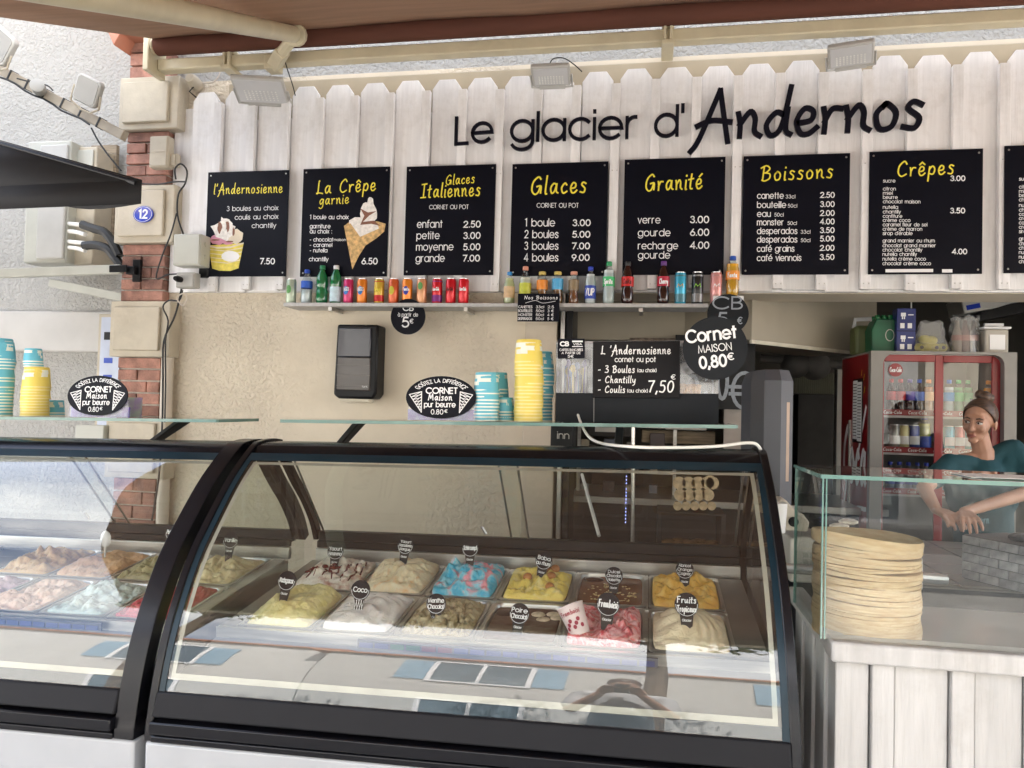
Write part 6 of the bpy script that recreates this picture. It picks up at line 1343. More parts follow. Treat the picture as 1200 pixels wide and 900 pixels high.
# glass box
gb = thing('glass_sneeze_guard', 'clear glass box with green edges standing on the planked counter', 'glass guard', (CX-.035, CY-.005, CZ-.003))
GH = .362; GD = .33; m_sg = glass_mat('guard_glass', (.95, .97, .96), refl=.7, haze=.015)
q = MB(); q.box((0, 0, 0), (TW, .006, GH)); q.build('front_pane', m_sg, gb, smooth=0)
q = MB(); q.box((0, .0062, 0), (.006, GD, GH)); q.build('side_pane', m_sg, gb, smooth=0)
q = MB(); q.box((-.004, -.003, GH+.0005), (TW, GD, GH+.009)); q.build('top_pane', glass_mat('guard_top', (.55, .68, .62), refl=1.6, haze=.1), gb, smooth=0)
q = MB(); q.box((-.0022, -.0022, 0), (.0012, .0012, GH)); q.box((.0055, -.0024, 0), (.0085, -.0002, GH)); q.box((-.005, -.0055, GH), (TW, -.0032, GH+.009)); q.box((-.0065, -.003, GH), (-.0042, GD, GH+.009)); q.box((-.0015, GD+.0005, 0), (.006, GD+.003, GH)); q.box((-.004, GD+.0005, GH+.001), (TW, GD+.0035, GH+.008)); q.build('glass_edge', m_gedge, gb, smooth=0)
pp = thing('paper_sheets', 'thin white sheets of paper lying on the glass box top', 'paper', (CX+.30, CY+.06, CZ-.003+GH+.010)); MB().box((0, 0, 0), (.21, .13, .0015)).build('sheet', m_wht, pp, smooth=0); o = MB().box((.02, -.02, .0017), (.25, .10, .003)).build('sheet', m_wht, pp, smooth=0)
# crêpes, each one a thing
m_cr = mat('crepe', (.60, .45, .27), c2=(.50, .34, .18), rough=.8, var=.10, vs=22, rand=.035, stretch=(1, 1, 6), subs=.1)
ccx, ccy, cr_r = .532, 2.02, .122; nz_ = 58; ph_ = .215/nz_
q = MB(); n = 40
prof = [(.001, -.003), (cr_r*.80, -.003), (cr_r*.985, 0), (cr_r, .0006), (cr_r, ph_*.9), (cr_r*.985, ph_), (cr_r*.90, ph_), (.001, ph_*.6)]
q.lathe(prof, n, cap=False); cp = q.build('crepe', m_cr, None, smooth=50)
for i in range(nz_):
    o = cp if i == 0 else cp.copy()
    if i: COL.objects.link(o)
    big = 1+.003*math.sin(i*.25)+random.uniform(-.0012, .0012)+(.012 if i in (18, 46) else 0)
    o.location = (ccx+.002*math.sin(i*.35), ccy, CZ-.028+i*ph_); o.rotation_euler = (random.uniform(-.002, .002)-.035*(i/nz_), random.uniform(-.002, .002)+.045*(i/nz_), random.uniform(0, 6.28)); o.scale = (big, big, 1.7)
    tag(o, 'thin golden crêpe inside the tall round pile in the glass box', 'crêpe', 'crêpes piled in the glass box')
q = MB(); rows = []
for (r_, z) in ((.001, -.016), (.05, -.013), (.088, -.004), (.112, .006), (.124, .010), (.127, .004), (.125, -.016), (.122, -.02)):
    rows.append([(r_*math.cos(a)*(1+.01*math.sin(3*a)), r_*math.sin(a), z+.003*math.sin(2*a)*r_/.12) for a in [2*math.pi*i/40 for i in range(41)]])
q.sheet(rows); o = q.build('crepe', m_cr, None, smooth=60); o.location = (ccx, ccy, CZ-.028+nz_*ph_+.018); o.rotation_euler = (-.03, .06, 0); tag(o, 'topmost crêpe of the pile with its rim curled up', 'crêpe')

# back working table behind the glass box with tiles
tt = thing('tiled_work_table', 'pale tiled work table behind the glass box', 'table', (.62, 2.75, 0))
m_tile = mat('pale_tile', (.27, .24, .21), rough=.3, var=.08, rand=.06)
MB().box((0, 0, 0), (1.9, .95, .888)).build('table_base', m_dark, tt); MB().box((-.005, -.005, .8885), (1.905, .955, .895)).build('grout_bed', mat('grout', (.2, .18, .16), rough=.9), tt, smooth=0)
tl0 = MB().box((.003, .003, .8955), (.197, .187, .9035)).build('tile', m_tile, tt, smooth=0, bevel=.002, segs=1)
for i in range(9):
    for j in range(5):
        if i or j: o = tl0.copy(); COL.objects.link(o); o.location = (i*.2, j*.19, 0)
bx_ = thing('brick_print_box', 'long grey box with a brick relief pattern on the tiled table', 'box', (1.06, 2.86, .905)); bx_.rotation_euler = (0, 0, R(-62))
ln, hh_ = .72, .15; MB().box((-.0, .004, 0), (ln, .2, hh_)).build('box_body', mat('mort2', (.16, .16, .17), rough=.7), bx_, smooth=0, bevel=.003)
bb = MB().box((0, 0, 0), (.066, .004, .026)).build('brick', mat('grey_brick_relief', (.36, .36, .38), rough=.6, var=.25, vs=30, rand=.2), bx_, smooth=0)
first = True
for r_ in range(5):
    for k in range(11):
        if first: o = bb; first = False
        else: o = bb.copy(); COL.objects.link(o)
        xx = k*.069+(-.034 if r_ % 2 else 0)
        if xx < 0: xx = 0
        if xx > ln-.066: xx = ln-.066; 
        o.location = (xx, 0-.0005*(k % 2), .004+r_*.029)
for k, (x_, c_, lab) in enumerate(((.18, (.05, .05, .06), 'dark crumpled cloth on the brick pattern box'), (.36, (.45, .36, .24), 'brown and cream pastry piece on the brick pattern box'), (.55, (.62, .58, .5), 'cream and black wrapper at the near end of the brick pattern box'))):
    Mx = bx_.rotation_euler.to_matrix().to_4x4(); P = bx_.location+Mx.to_3x3() @ Vector((x_, .07, hh_)); q = MB(); rn = random.Random(k)
    for i in range(5): q.ball((rn.uniform(-.04, .04), rn.uniform(-.03, .03), .014), rn.uniform(.018, .03), 8, 5, (1.4, 1, .6))
    o = q.build('wrapped_snack', mat('snack%d' % k, c_, var=.5, vs=40, rough=.5), None); o.location = P; tag(o, lab, 'snack')
rg_ = thing('cash_register', 'white till with a keyboard behind the corner of the glass box', 'till', tuple(PZ(962, 650, .905)))
rg_.location = (.62, 2.62, .905)
q = MB(); q.prism([(-.16, 0), (.24, 0), (.24, .10), (-.12, .15), (-.16, .14)], 0, .25); q.build('till_body', mat('till_white', (.60, .58, .54), rough=.45), rg_, bevel=.006)
q = MB()
for i in range(16):
    for j in range(2): q.box((-.12+i*.021, -.004, .06+j*.022), (-.105+i*.021, 0, .076+j*.022))
q.build('keyboard', m_grey, rg_, smooth=0)
MB().tube([(-.2, -.08, .06), (.28, -.08, .055)], .016, 10).build('foil_roll', mat('foil', (.62, .62, .62), rough=.25, metal=.6), rg_)
q = MB(); rn = random.Random(12); [q.ball((.06+rn.uniform(-.05, .09), .1+rn.uniform(-.03, .05), .15+.012*i), .022, 8, 5, (1.5, 1, .5)) for i in range(4)]
o = q.build('crumpled_papers', mat('crump', (.72, .68, .6), var=.3, vs=30, rough=.6), rg_)
t = thing('steel_post_tool', 'steel tube with a blue band at the right picture edge inside the glass box', 'tube', (CX+.62, CY+.32, CZ-.03)); q = MB(); q.tube([(0, 0, 0), (0, 0, .20)], .012, 12); q.lathe([(.03, 0), (.03, .01)], 16); q.build('tube_body', m_steel, t); q = MB(); q.tube([(0, 0, .18), (0, 0, .215)], .015, 12); q.build('blue_band', m_blue, t)

# ------------------------------------------------------------------ drinks fridge
FY = 4.35
F0 = PY(1021, 412, FY); F1 = PY(1192, 412, FY); fw = F1.x-F0.x; fh = F0.z+.005
fr = thing('drinks_fridge', 'red and grey glass door drinks fridge with soft drink branding', 'fridge', (F0.x, FY, 0))
def fx(px): return PY(px, 480, FY).x-F0.x
def fzp(py, px=1100): return PY(px, py, FY).z
m_fgrey = mat('fridge_grey', (.24, .23, .21), rough=.4, var=.04); m_fred = mat('fridge_red', (.24, .005, .008), rough=.35, coat=.2, var=.08)
q = MB(); ox0, ox1, oz1, rr_ = fx(1034.5), fx(1177), fzp(415), .055
inner = [(ox0, .12), (ox1, .12), (ox1, oz1-rr_)]+[(ox1-rr_+rr_*math.cos(R(a)), oz1-rr_+rr_*math.sin(R(a))) for a in range(15, 90, 15)]+[(ox1-rr_, oz1), (ox0+rr_, oz1)]+[(ox0+rr_+rr_*math.cos(R(a)), oz1-rr_+rr_*math.sin(R(a))) for a in range(105, 180, 15)]+[(ox0, oz1-rr_)]
n = len(inner)
outer = []
for (x, z) in inner:
    cx, cz = (ox0+ox1)/2, (fh+.0)/2; dx = x-cx; 
    ox = 0 if x < ox0+rr_ else (fw if x > ox1-rr_ else x); oz = 0 if z < .3 else (fh if z >= oz1-rr_*.01 else (z if z < oz1-rr_ else fh-.0))
    if ox0+rr_ <= x <= ox1-rr_: ox = x
    outer.append((ox, oz))
V_ = [(x, -.0, z) for x, z in inner]+[(x, -.0, z) for x, z in outer]+[(x, .045, z) for x, z in inner]
q.add(V_, [(i, (i+1) % n, n+(i+1) % n, n+i) for i in range(n)]+[(i, 2*n+i, 2*n+(i+1) % n, (i+1) % n) for i in range(n)]); q.build('front_frame', m_fgrey, fr, smooth=0)
q = MB(); q.box((0, .004, 0), (.012, .05, fh)); q.box((fw-.012, .004, 0), (fw, .05, fh)); q.box((0, .006, fh-.01), (fw, .62, fh)); q.build('edge_frame', m_fgrey, fr)
MB().box((0, .051, .02), (.014, .62, fh-.011)).build('red_side', m_fred, fr); MB().box((fw-.012, .051, .02), (fw, .62, fh-.011)).build('grey_side', m_fgrey, fr); q = MB(); q.box((.015, .6, .02), (fw-.015, .62, fh-.012)); q.build('back_wall', mat('fr_in', (.22, .22, .22), rough=.5), fr)
q = MB(); q.box((.015, .05, .02), (fw-.015, .6, .10)); q.build('fridge_floor', m_fgrey, fr)
for (a, b, dy) in ((ox0, fx(1107), .03), (fx(1099), ox1, .045)):
    z1 = oz1-.002; q = MB(); bt = .042; q.box((a, dy, .12), (a+.014, dy+.013, z1)); q.box((b-bt*.9, dy, .12), (b, dy+.013, z1)); q.box((a+.014, dy+.0005, z1-.038), (b-bt*.9, dy+.0135, z1)); q.box((a+.014, dy+.0005, .12), (b-bt*.9, dy+.0135, .2))
    if a != ox0: q = MB(); q.box((a, dy, .12), (a+.042, dy+.013, z1)); q.box((b-bt, dy, .12), (b, dy+.013, z1)); q.box((a+.042, dy+.0005, z1-.038), (b-bt, dy+.0135, z1)); q.box((a+.042, dy+.0005, .12), (b-bt, dy+.0135, .2))
    dr = q.build('fridge_door', m_fred, fr, bevel=.003)
    g_ = MB(); g_.add([(a+.01, dy+.008, .2), (b-.03, dy+.008, .2), (b-.03, dy+.008, z1-.03), (a+.01, dy+.008, z1-.03)], [(0, 1, 2, 3)]); g_.build('door_glass', glass_mat('fridge_glass', (.86, .88, .88), refl=1.6, haze=.02), dr, smooth=0)
q = MB(); q.box((ox0+.03, .09, oz1-.03), (ox1-.03, .11, oz1-.015)); q.build('top_lamp', mat('tube_light', (1, .98, .92), emit=1.2), fr)
shz = [fzp(488), fzp(533), fzp(583), .35]
for i, z in enumerate(shz):
    MB().box((.02, .10, z-.012), (fw-.02, .58, z)).build('wire_shelf', m_lgrey, fr)
    q = MB(); q.box((ox0+.005, .09, z+.0), (ox1-.005, .098, z+.032)); o = q.build('price_strip_red', m_fred, fr)
    q = MB()
    for k in range(5): text(q, 'Coca-Cola', Hf, ox0+.03+k*.125, ox0+.12+k*.125, z+.009, .016, .14, map3=lambda x, y, z_: (x, .0895-z_, y))
    q.build('strip_lettering', m_wht, o, smooth=0)
q = MB(); cxx, czz = fx(1051), fzp(434); rr2 = fx(1059.5)-cxx; q.add([(cxx+rr2*math.cos(2*math.pi*i/28), .0285, czz+rr2*math.sin(2*math.pi*i/28)) for i in range(28)], [list(range(28))]); o = q.build('round_logo', m_fred, fr, smooth=0)
q = MB(); text(q, 'Coca-Cola', Hf, cxx-rr2*.8, cxx+rr2*.8, czz-.01, .024, .14, map3=lambda x, y, z: (x, .0283-z, y)); q.build('logo_lettering', m_wht, o, smooth=0)
# red side decoration
q = MB(); m3 = lambda x, y, z: (-.0006-z, .58-x, y)
text(q, 'Coca', Hf, .03, .50, fh-.72, .30, .14, map3=m3); ribbon(q, cr([(.02, fh-.95), (.2, fh-.55), (.3, fh-.62), (.5, fh-.30)]), .03, m3, z=.001); ribbon(q, cr([(.1, fh-1.2), (.25, fh-.9), (.52, fh-.85)]), .025, m3, z=.0012); q.build('side_lettering', m_wht, fr, smooth=0)
q = MB(); rn = random.Random(6)
for k in range(9): c_ = (rn.uniform(.3, .5), fh-rn.uniform(.08, .25)); ribbon(q, [c_, (c_[0]+.012, c_[1]+.03)], .008, m3, z=.0008)
q.build('yellow_spark', m_yel, fr, smooth=0)
t = thing('paper_list', 'two printed paper lists taped on the red side of the fridge', 'paper list', (F0.x-.004, FY+.14, fh-.5)); q = MB(); q.box((-.001, 0, 0), (.001, .2, .36)); q.build('black_backing', m_black, t, smooth=0); q = MB(); q.box((-.003, .012, .01), (-.0015, .098, .34)); q.box((-.0035, .102, .02), (-.0015, .19, .35)); q.build('sheets', m_wht, t, smooth=0)
q = MB()
for k in range(18):
    z = .03+k*.017; q.box((-.0042, .02, z), (-.0037, .09, z+.004)); q.box((-.0046, .11, z+.008), (-.0037, .18, z+.012))
q.build('printed_line', m_black, t, smooth=0)
# contents
fl = [(1044, 0, m_cola, (.5, .02, .02), (.5, .01, .02), 'cola'), (1055, 0, m_cola, (.5, .02, .02), (.5, .01, .02), 'cola'), (1066, 0, m_cola, (.10, .05, .3), (.10, .06, .4), 'purple labelled cola'), (1077, 0, m_cola, (.02, .1, .5), (.05, .15, .6), 'blue labelled'), (1088, 0, (.4, .12, .03), (.8, .3, .1), (.7, .4, .2), 'orange tea'),
      (1112, 0, (.5, .6, .65), (.02, .15, .55), (.02, .25, .6), 'bright blue labelled'), (1123, 0, (.1, .35, .15), (.02, .4, .1), (.05, .45, .12), 'green labelled'), (1134, 0, (.1, .3, .12), (.02, .3, .08), (.04, .3, .1), 'dark green'), (1158, 0, (.7, .3, .05), (.8, .3, .05), (.75, .3, .1), 'orange')]
cnt = {}
for (px_, r_, bd_, cp_, lb_, nm_) in fl:
    z = shz[0]+.0; p = PY(px_, 480, FY+.18); cnt[nm_] = cnt.get(nm_, 0)+1
    bottle(px_, '%s bottle %s on the upper fridge shelf' % (nm_, ('standing' if cnt[nm_] == 1 else 'next to the first cola')), bd_, cp_, lb_, H=.20, r=.026, at=(p.x, FY+.18, 0), z=z, grp='bottles on the upper fridge shelf')
for k, (px_, c_, nm_) in enumerate(((1048, (.3, .3, .28), 'grey'), (1059, (.55, .50, .25), 'pale yellow'), (1071, (.04, .07, .3), 'dark blue'), (1112, (.05, .35, .5), 'sky blue'), (1124, (.6, .15, .15), 'salmon red'), (1135, (.1, .35, .4), 'teal'))):
    p = PY(px_, 520, FY+.16); t = thing('drink_can', nm_+' can on the second fridge shelf', 'can', (p.x, FY+.16, shz[1]), group='cans on the second fridge shelf'); H = .15
    MB().lathe([(.022, 0), (.028, .012), (.028, H-.014), (.024, H-.003)], 14).build('can_body', cmat(c_), t); MB().lathe([(.024, H-.003), (.024, H)], 14).build('can_lid', m_alu, t); q = MB(); band(q, .028, H*.3, H*.6, -150, -30, 8); q.build('can_print', m_wht, t)
bottle(1083, 'yellow-green bottle with a blue label on the second fridge shelf', (.5, .5, .1), (.02, .05, .5), (.02, .06, .4), H=.2, r=.034, at=(PY(1083, 520, FY+.2).x, FY+.2, 0), z=shz[1], grp=None, lz=(.1, .45))
for k in range(12):
    px_ = 1043+k*10.6; p = PY(px_, 560, FY+.15); bottle(px_, 'blue capped water bottle on the third fridge shelf, %s from the left' % ORD[k], (.25, .32, .5), (.02, .05, .5), (.05, .08, .45), H=.17, r=.024, at=(p.x, FY+.15, 0), z=shz[2], grp='water bottles on the third fridge shelf', shape='plain', lz=(.3, .5))
# things on the fridge
TZ = fh+.003
def top_at(x, y=412, dy=.15): return (PY(x, y, FY+dy).x, FY+dy, TZ)
t = thing('jerrycan', 'olive green jerrycan with white handle on the fridge corner', 'jerrycan', top_at(1014, dy=.34)); q = MB(); q.box((-.055, 0, 0), (.06, .14, .17)); q.build('can_body', mat('olive', (.13, .15, .06), rough=.5), t, bevel=.02); q = MB(); q.tube([(-.045, .07, .16), (-.04, .07, .21), (.05, .07, .215), (.055, .07, .17)], .013, 8); q.build('handle', m_wht, t)
t = thing('green_bottle_pack', 'green cardboard carrier of small bottles on the fridge', 'bottle pack', top_at(1038, dy=.2)); q = MB(); q.prism([(-.07, 0), (.065, 0), (.065, .14), (.045, .19), (-.05, .19), (-.075, .13)], 0, .14); q.build('carton', mat('carton_green', (.01, .11, .05), rough=.45, var=.2), t, bevel=.006)
q = MB(); [q.lathe([(.013, .16), (.012, .2), (.014, .2), (.014, .215)], 10, c=(-.035+.034*i, .04+.06*j, 0)) for i in range(3) for j in range(2)]; q.build('bottle_neck', m_ggreen, t)
q = MB(); ribbon(q, A_(.02, .10, .022, .032, 0, 360, 14), .004, lambda x, y, z: (x, -z, y), z=.001); q.build('oval_emblem', m_lgrey, t, smooth=0)
t = thing('blue_carton', 'tall dark blue carton with white prints standing on the fridge', 'carton', top_at(1061, dy=.16)); MB().box((-.045, 0, 0), (.052, .08, .245)).build('carton_box', mat('carton_blue', (.02, .03, .16), rough=.4, var=.1), t, bevel=.003)
q = MB()
for z in (.2, .075): q.box((-.025, -.001, z), (.0, -.0003, z+.02)); q.box((-.02, -.001, z-.015), (-.014, -.0003, z)); q.box((-.01, -.001, z-.015), (-.004, -.0003, z)); q.box((.012, -.001, z+.006), (.04, -.0003, z+.012))
for z in (.135, .02): q.box((-.028, -.001, z), (-.006, -.0003, z+.028)); q.box((.01, -.001, z), (.032, -.0003, z+.028))
o_ = q.build('white_print', m_wht, t, smooth=0); o_['kind'] = 'stuff'; MB().box((-.045, -.0006, .118), (.052, -.0001, .122)).build('carton_seam', m_black, t, smooth=0)
t = thing('lemon_bag', 'clear bag of yellow lemons with dark round stickers on the fridge', 'bag', top_at(1094, dy=.12)); rn = random.Random(3)
for k, (x, z) in enumerate(((-.055, .03), (-.018, .032), (.02, .03), (.055, .03), (-.03, .075), (.005, .07))):
    q = MB(); q.ball((x, .05, z), .028, 12, 8, (1.15, 1, .9)); o = q.build('lemon', mat('lemon', (.68, .60, .10), rough=.4), t)
    if k in (0, 2, 3): q = MB(); q.ball((x+.004, .023, z), .010, 10, 6, (1, .3, 1)); q.build('dark_sticker', mat('sticker_dark', (.08, .06, .1)), o)
m_bag = glass_mat('plastic_film', (.85, .85, .82), refl=2.2, rough=.12, haze=.45)
q = MB(); rows = []
for i in range(9):
    th = i/8; rows.append([((.095-.04*th+.008*math.sin(j*2.1+i))*math.cos(2*math.pi*j/16), .05+(.06-.02*th)*math.sin(2*math.pi*j/16), .002+.17*th+.008*math.sin(j*1.7+i*2)) for j in range(17)])
q.sheet(rows); q.build('bag_film', m_bag, t, smooth=60)
t = thing('bottle_multipack', 'film wrapped pack of dark syrup bottles on the fridge', 'bottle pack', top_at(1135, dy=.14))
for k, x in enumerate((-.04, .0, .04)):
    q = MB(); q.lathe([(.022, 0), (.026, .02), (.026, .1), (.012, .15), (.011, .18)], 12, c=(x, .05, .002)); o = q.build('bottle', mat(('syrup_a', 'syrup_b', 'syrup_c')[k], ((.45, .38, .33), (.3, .2, .18), (.03, .01, .015))[k], rough=.2), t); q = MB(); q.lathe([(.0265, .07), (.0265, .1)], 12, c=(x, .05, .002)); q.build('pink_label', mat('pink_l', (.55, .25, .22)), o)
q = MB(); rows = []
for i in range(9):
    th = i/8; rows.append([((.085-.02*th+.01*math.sin(j*2.7+i))*math.cos(2*math.pi*j/16), .05+(.05-.01*th)*math.sin(2*math.pi*j/16), .002+.2*th+.012*math.sin(j*1.9+i*2)) for j in range(17)])
q.sheet(rows); q.build('bag_film', m_bag, t, smooth=60)
t = thing('food_tub', 'translucent square tub with a white handled lid at the right of the fridge top', 'tub', top_at(1168, dy=.12)); MB().box((-.06, 0, 0), (.06, .12, .13)).build('tub_body', mat('tub_t', (.42, .39, .34), rough=.3), t, bevel=.01); MB().box((-.068, -.006, .131), (.07, .126, .143)).build('lid', m_wht, t, bevel=.004); q = MB(); q.box((-.04, .04, .15), (.05, .06, .165)); q.box((-.03, .045, .143), (-.02, .055, .15)); q.box((.03, .045, .143), (.04, .055, .15)); q.build('handle', m_wht, t); MB().box((-.035, -.003, .02), (.04, -.0005, .1)).build('white_label', m_wht, t)
o = MB().tube([PY(1068, 338, 4.7), PY(1068, 372, 4.7)], .004, 6).build('pull_cord', m_wcable); tag(o, 'thin pale cord hanging above the blue carton', 'cord')
t = thing('ceiling_projector', 'white and black unit on a bracket at the upper right of the opening', 'appliance', tuple(PY(1130, 368, 5.2))); t.rotation_euler = (0, R(-12), 0); q = MB(); q.box((0, 0, 0), (.42, .25, .10)); q.build('unit_body', m_lgrey, t, bevel=.008); q = MB(); q.box((.02, -.002, .02), (.1, -.0004, .05)); q.build('blue_sticker', m_blue, t); q = MB(); q.prism([(.1, -.01), (.5, .04), (.5, -.06), (.08, -.06)], .0, .2); q.build('black_bracket', m_black, t)
t, w_, h_ = pthing('ceiling_column', 'grey column rising behind the fridge near the unit', 'column', 1128, 335, 1134, 640, 5.6); MB().box((0, 0, -1), (w_*1.5, .06, h_)).build('column_body', m_dark, t)

# ------------------------------------------------------------------ people
m_skin = mat('skin', (.43, .235, .155), rough=.5, var=.08, vs=12, subs=.1)
m_shirt = mat('shirt_teal', (.008, .055, .07), rough=.85, var=.12, vs=10, bump=.3, bs=25)
m_hair = mat('hair_brown', (.075, .042, .025), rough=.5, var=.5, vs=30, stretch=(1, 1, 4))
def limb(mb, pts, rs, n=12):
    pts = [Vector(p) for p in pts]; P = []; Q = []
    for i in range(len(pts)-1):
        k = 5
        for j in range(k): f = j/k; P.append(pts[i].lerp(pts[i+1], f)); Q.append(rs[i]*(1-f)+rs[i+1]*f)
    P.append(pts[-1]); Q.append(rs[-1]); mb.tube(P, Q, n)
    for p, r_ in ((pts[0], rs[0]), (pts[-1], rs[-1])): mb.ball(tuple(p), r_*.99, n, 8)
    for p, r_ in list(zip(pts, rs))[1:-1]: mb.ball(tuple(p), r_*.99, n, 8)
def remesh(o, vox, sm=4):
    q = o.modifiers.new('remesh', 'REMESH'); q.mode = 'VOXEL'; q.voxel_size = vox; q.use_smooth_shade = True
    q = o.modifiers.new('smooth', 'SMOOTH'); q.factor = .5; q.iterations = sm
def hand(mb, wrist, d, up, s_=1.0, curl=.3, side=1):
    """palm and five fingers from wrist along d; up = back of the hand normal"""
    d = Vector(d).normalized(); up = Vector(up); up = (up-d*up.dot(d)).normalized(); lt = d.cross(up)*side; w_ = Vector(wrist)
    for k in range(4):
        o_ = (k-1.5)*.019*s_; a = w_+d*.02*s_+lt*o_*.7; b = w_+d*.085*s_+lt*o_; limb(mb, [a, b], [.013*s_, .0115*s_], 10)
    for k, L_ in enumerate((.068, .076, .072, .056)):
        o_ = (k-1.5)*.0205*s_; p = w_+d*.085*s_+lt*o_; pts = [p]; ang = curl
        for j, f in enumerate((.45, .3, .25)): dd = (d*math.cos(ang)-up*math.sin(ang)+lt*(k-1.5)*.06).normalized(); p = p+dd*L_*f*s_; pts.append(p); ang += curl*.9
        limb(mb, pts, [.0092*s_, .0085*s_, .0078*s_, .0066*s_], 8)
    p = w_+d*.028*s_-lt*.026*s_; pts = [p]; 
    for dd, L_ in (((d*.6-lt*.75-up*.2), .036), ((d*.85-lt*.4-up*.3), .03), ((d*.95-lt*.1-up*.3), .024)): p = p+dd.normalized()*L_*s_; pts.append(p)
    limb(mb, pts, [.0125*s_, .0105*s_, .0095*s_, .0078*s_], 8)
WYp = 3.85
pe = thing('person', 'woman in a teal T-shirt with a brown hair bun, in front of the fridge', 'person', (PY(1148, 560, WYp).x, WYp, 0))
B0 = Vector(pe.location)
def wp(x, y, Y): return PY(x, y, Y)-B0
hd = wp(1147, 494, WYp); th = R(-21.6-16)
HM = Matrix.Translation(hd) @ Matrix.Rotation(th, 4, 'Z') @ Matrix.Rotation(R(6), 4, 'Y') @ Matrix.Rotation(R(4), 4, 'X') @ Matrix.Diagonal((.86, .92, .90, 1))
nk = wp(1152, 530, WYp+.03); sL = wp(1113, 543, WYp-.02); sR = wp(1188, 526, WYp+.05); ch = wp(1150, 590, WYp+.06); wa = wp(1156, 690, WYp+.14); hp = wp(1160, 770, WYp+.22)
eL = wp(1083, 572, WYp-.12); eR = wp(1212, 575, WYp-.02)
hL = wp(1097, 597, WYp-.30); hR = wp(1130, 600, WYp-.34)
q = MB()
F = lambda x, y, z: tuple(HM @ Vector((x, y, z)))
def hb(c, r_, s_): q.ball(c, r_, 16, 12, s_, M=HM)
hb((0, .018, .030), .078, (.95, 1.16, 1.05)); hb((0, -.022, -.012), .064, (.93, .95, 1.18)); hb((0, -.034, -.068), .042, (.95, .9, .75)); hb((0, -.060, -.094), .019, (1.25, .8, .75))
hb((.030, -.060, -.030), .024, (1, .75, .9)); hb((-.030, -.060, -.030), .024, (1, .75, .9)); hb((0, -.068, .022), .030, (1.75, .5, .5))
limb(q, [F(0, -.082, .010), F(0, -.097, -.022), F(0, -.101, -.034)], [.0065, .009, .0105], 10); hb((.011, -.090, -.037), .0075, (1, 1, .8)); hb((-.011, -.090, -.037), .0075, (1, 1, .8))
hb((0, -.082, -.062), .014, (1.5, .55, .55)); 
for s_ in (-1, 1): hb((s_*.076, .018, -.012), .022, (.35, .75, 1.25))
limb(q, [HM @ Vector((0, .02, -.07)), nk, nk+Vector((0, .01, -.06))], [.041, .043, .065])
limb(q, [nk+Vector((0, .02, -.035)), sL], [.043, .036]); limb(q, [nk+Vector((0, .02, -.035)), sR], [.043, .036])
limb(q, [nk+Vector((0, .02, -.08)), ch, wa, hp], [.07, .125, .105, .14], 20)
limb(q, [sL, ch+Vector((-.05, 0, .03))], [.038, .09]); limb(q, [sR, ch+Vector((.05, 0, .03))], [.038, .09])
limb(q, [sL, eL, hL], [.038, .033, .022]); limb(q, [sR, eR, hR], [.038, .033, .022])
for s_ in (-1, 1): limb(q, [hp+Vector((s_*.08, 0, 0)), Vector((hp.x+s_*.09, hp.y-.02, .46)), Vector((hp.x+s_*.09, hp.y+.03, .07)), Vector((hp.x+s_*.09, hp.y-.10, .045))], [.10, .06, .042, .04])
hand(q, hL, (.25, -.8, -.15), (0, 0, 1), 1, .35, 1); hand(q, hR, (-.1, -.9, -.2), (0, 0, 1), 1, .3, -1)
o = q.build('body', m_skin, pe); remesh(o, .0045, 3)
q = MB(); nb = nk+Vector((0, .02, -.055))
limb(q, [nb+Vector((0, 0, .0)), sL+Vector((.02, 0, .0))], [.050, .042]); limb(q, [nb, sR+Vector((-.02, 0, 0))], [.050, .042]); limb(q, [nb+Vector((0, .0, -.055)), ch, wa, hp], [.105, .128, .118, .15], 20)
limb(q, [sL, ch+Vector((-.05, 0, .03))], [.047, .105]); limb(q, [sR, ch+Vector((.05, 0, .03))], [.047, .105])
limb(q, [sL, sL.lerp(eL, .62)], [.045, .049]); limb(q, [sR, sR.lerp(eR, .62)], [.045, .049])
o = q.build('t_shirt', m_shirt, pe); remesh(o, .008, 4)
q = MB(); text(q, 'GLACIER', S, -.07, .08, -.02, .018, .16, map3=lambda x, y, z: tuple(ch+Vector((-.053+x*.92, -.142+abs(x)*.25-z+x*.36*1.0, .0+y)))); 
text(q, 'Andernos', Hf, -.08, .08, -.075, .035, .14, map3=lambda x, y, z: tuple(ch+Vector((-.053+x*.92, -.142+abs(x)*.25-z+x*.36, y)))); q.build('shirt_lettering', mat('shirt_print', (.05, .17, .20)), pe, smooth=0)
q = MB()
rows = []
for i in range(13):
    a = R(-5+95*i/12) # from nape band to crown, elevation
    r_ = []
    for j in range(33):
        b = 2*math.pi*j/32; front = max(0, -math.sin(b))
        el = R(18*(1-.0)+0); low = -.55+1.22*front**.9 ; e = low+(math.pi/2-low)*(i/12)
        x = .0775*.97*math.cos(b)*math.cos(e); y = .018+.094*math.sin(b)*math.cos(e); z = .030+.086*math.sin(e)
        r_.append(F(x*1.03, y*1.0, z))
    rows.append(r_)
q.sheet(rows); q.ball((0, .045, .125), .032, 14, 10, (1, .95, .85), M=HM); q.ball((.02, .06, .12), .022, 10, 8, M=HM); q.ball((-.02, .04, .135), .022, 10, 8, M=HM); q.lathe([(.022, .096), (.024, .104)], 14, c=(0, .045, 0), M=HM)
o = q.build('hair', m_hair, pe, smooth=80, solid=.006)
q = MB(); q.ball((-.045, .02, .104), .01, 10, 6, (1.6, .6, .5), M=HM); q.build('hair_clip', m_wht, pe)
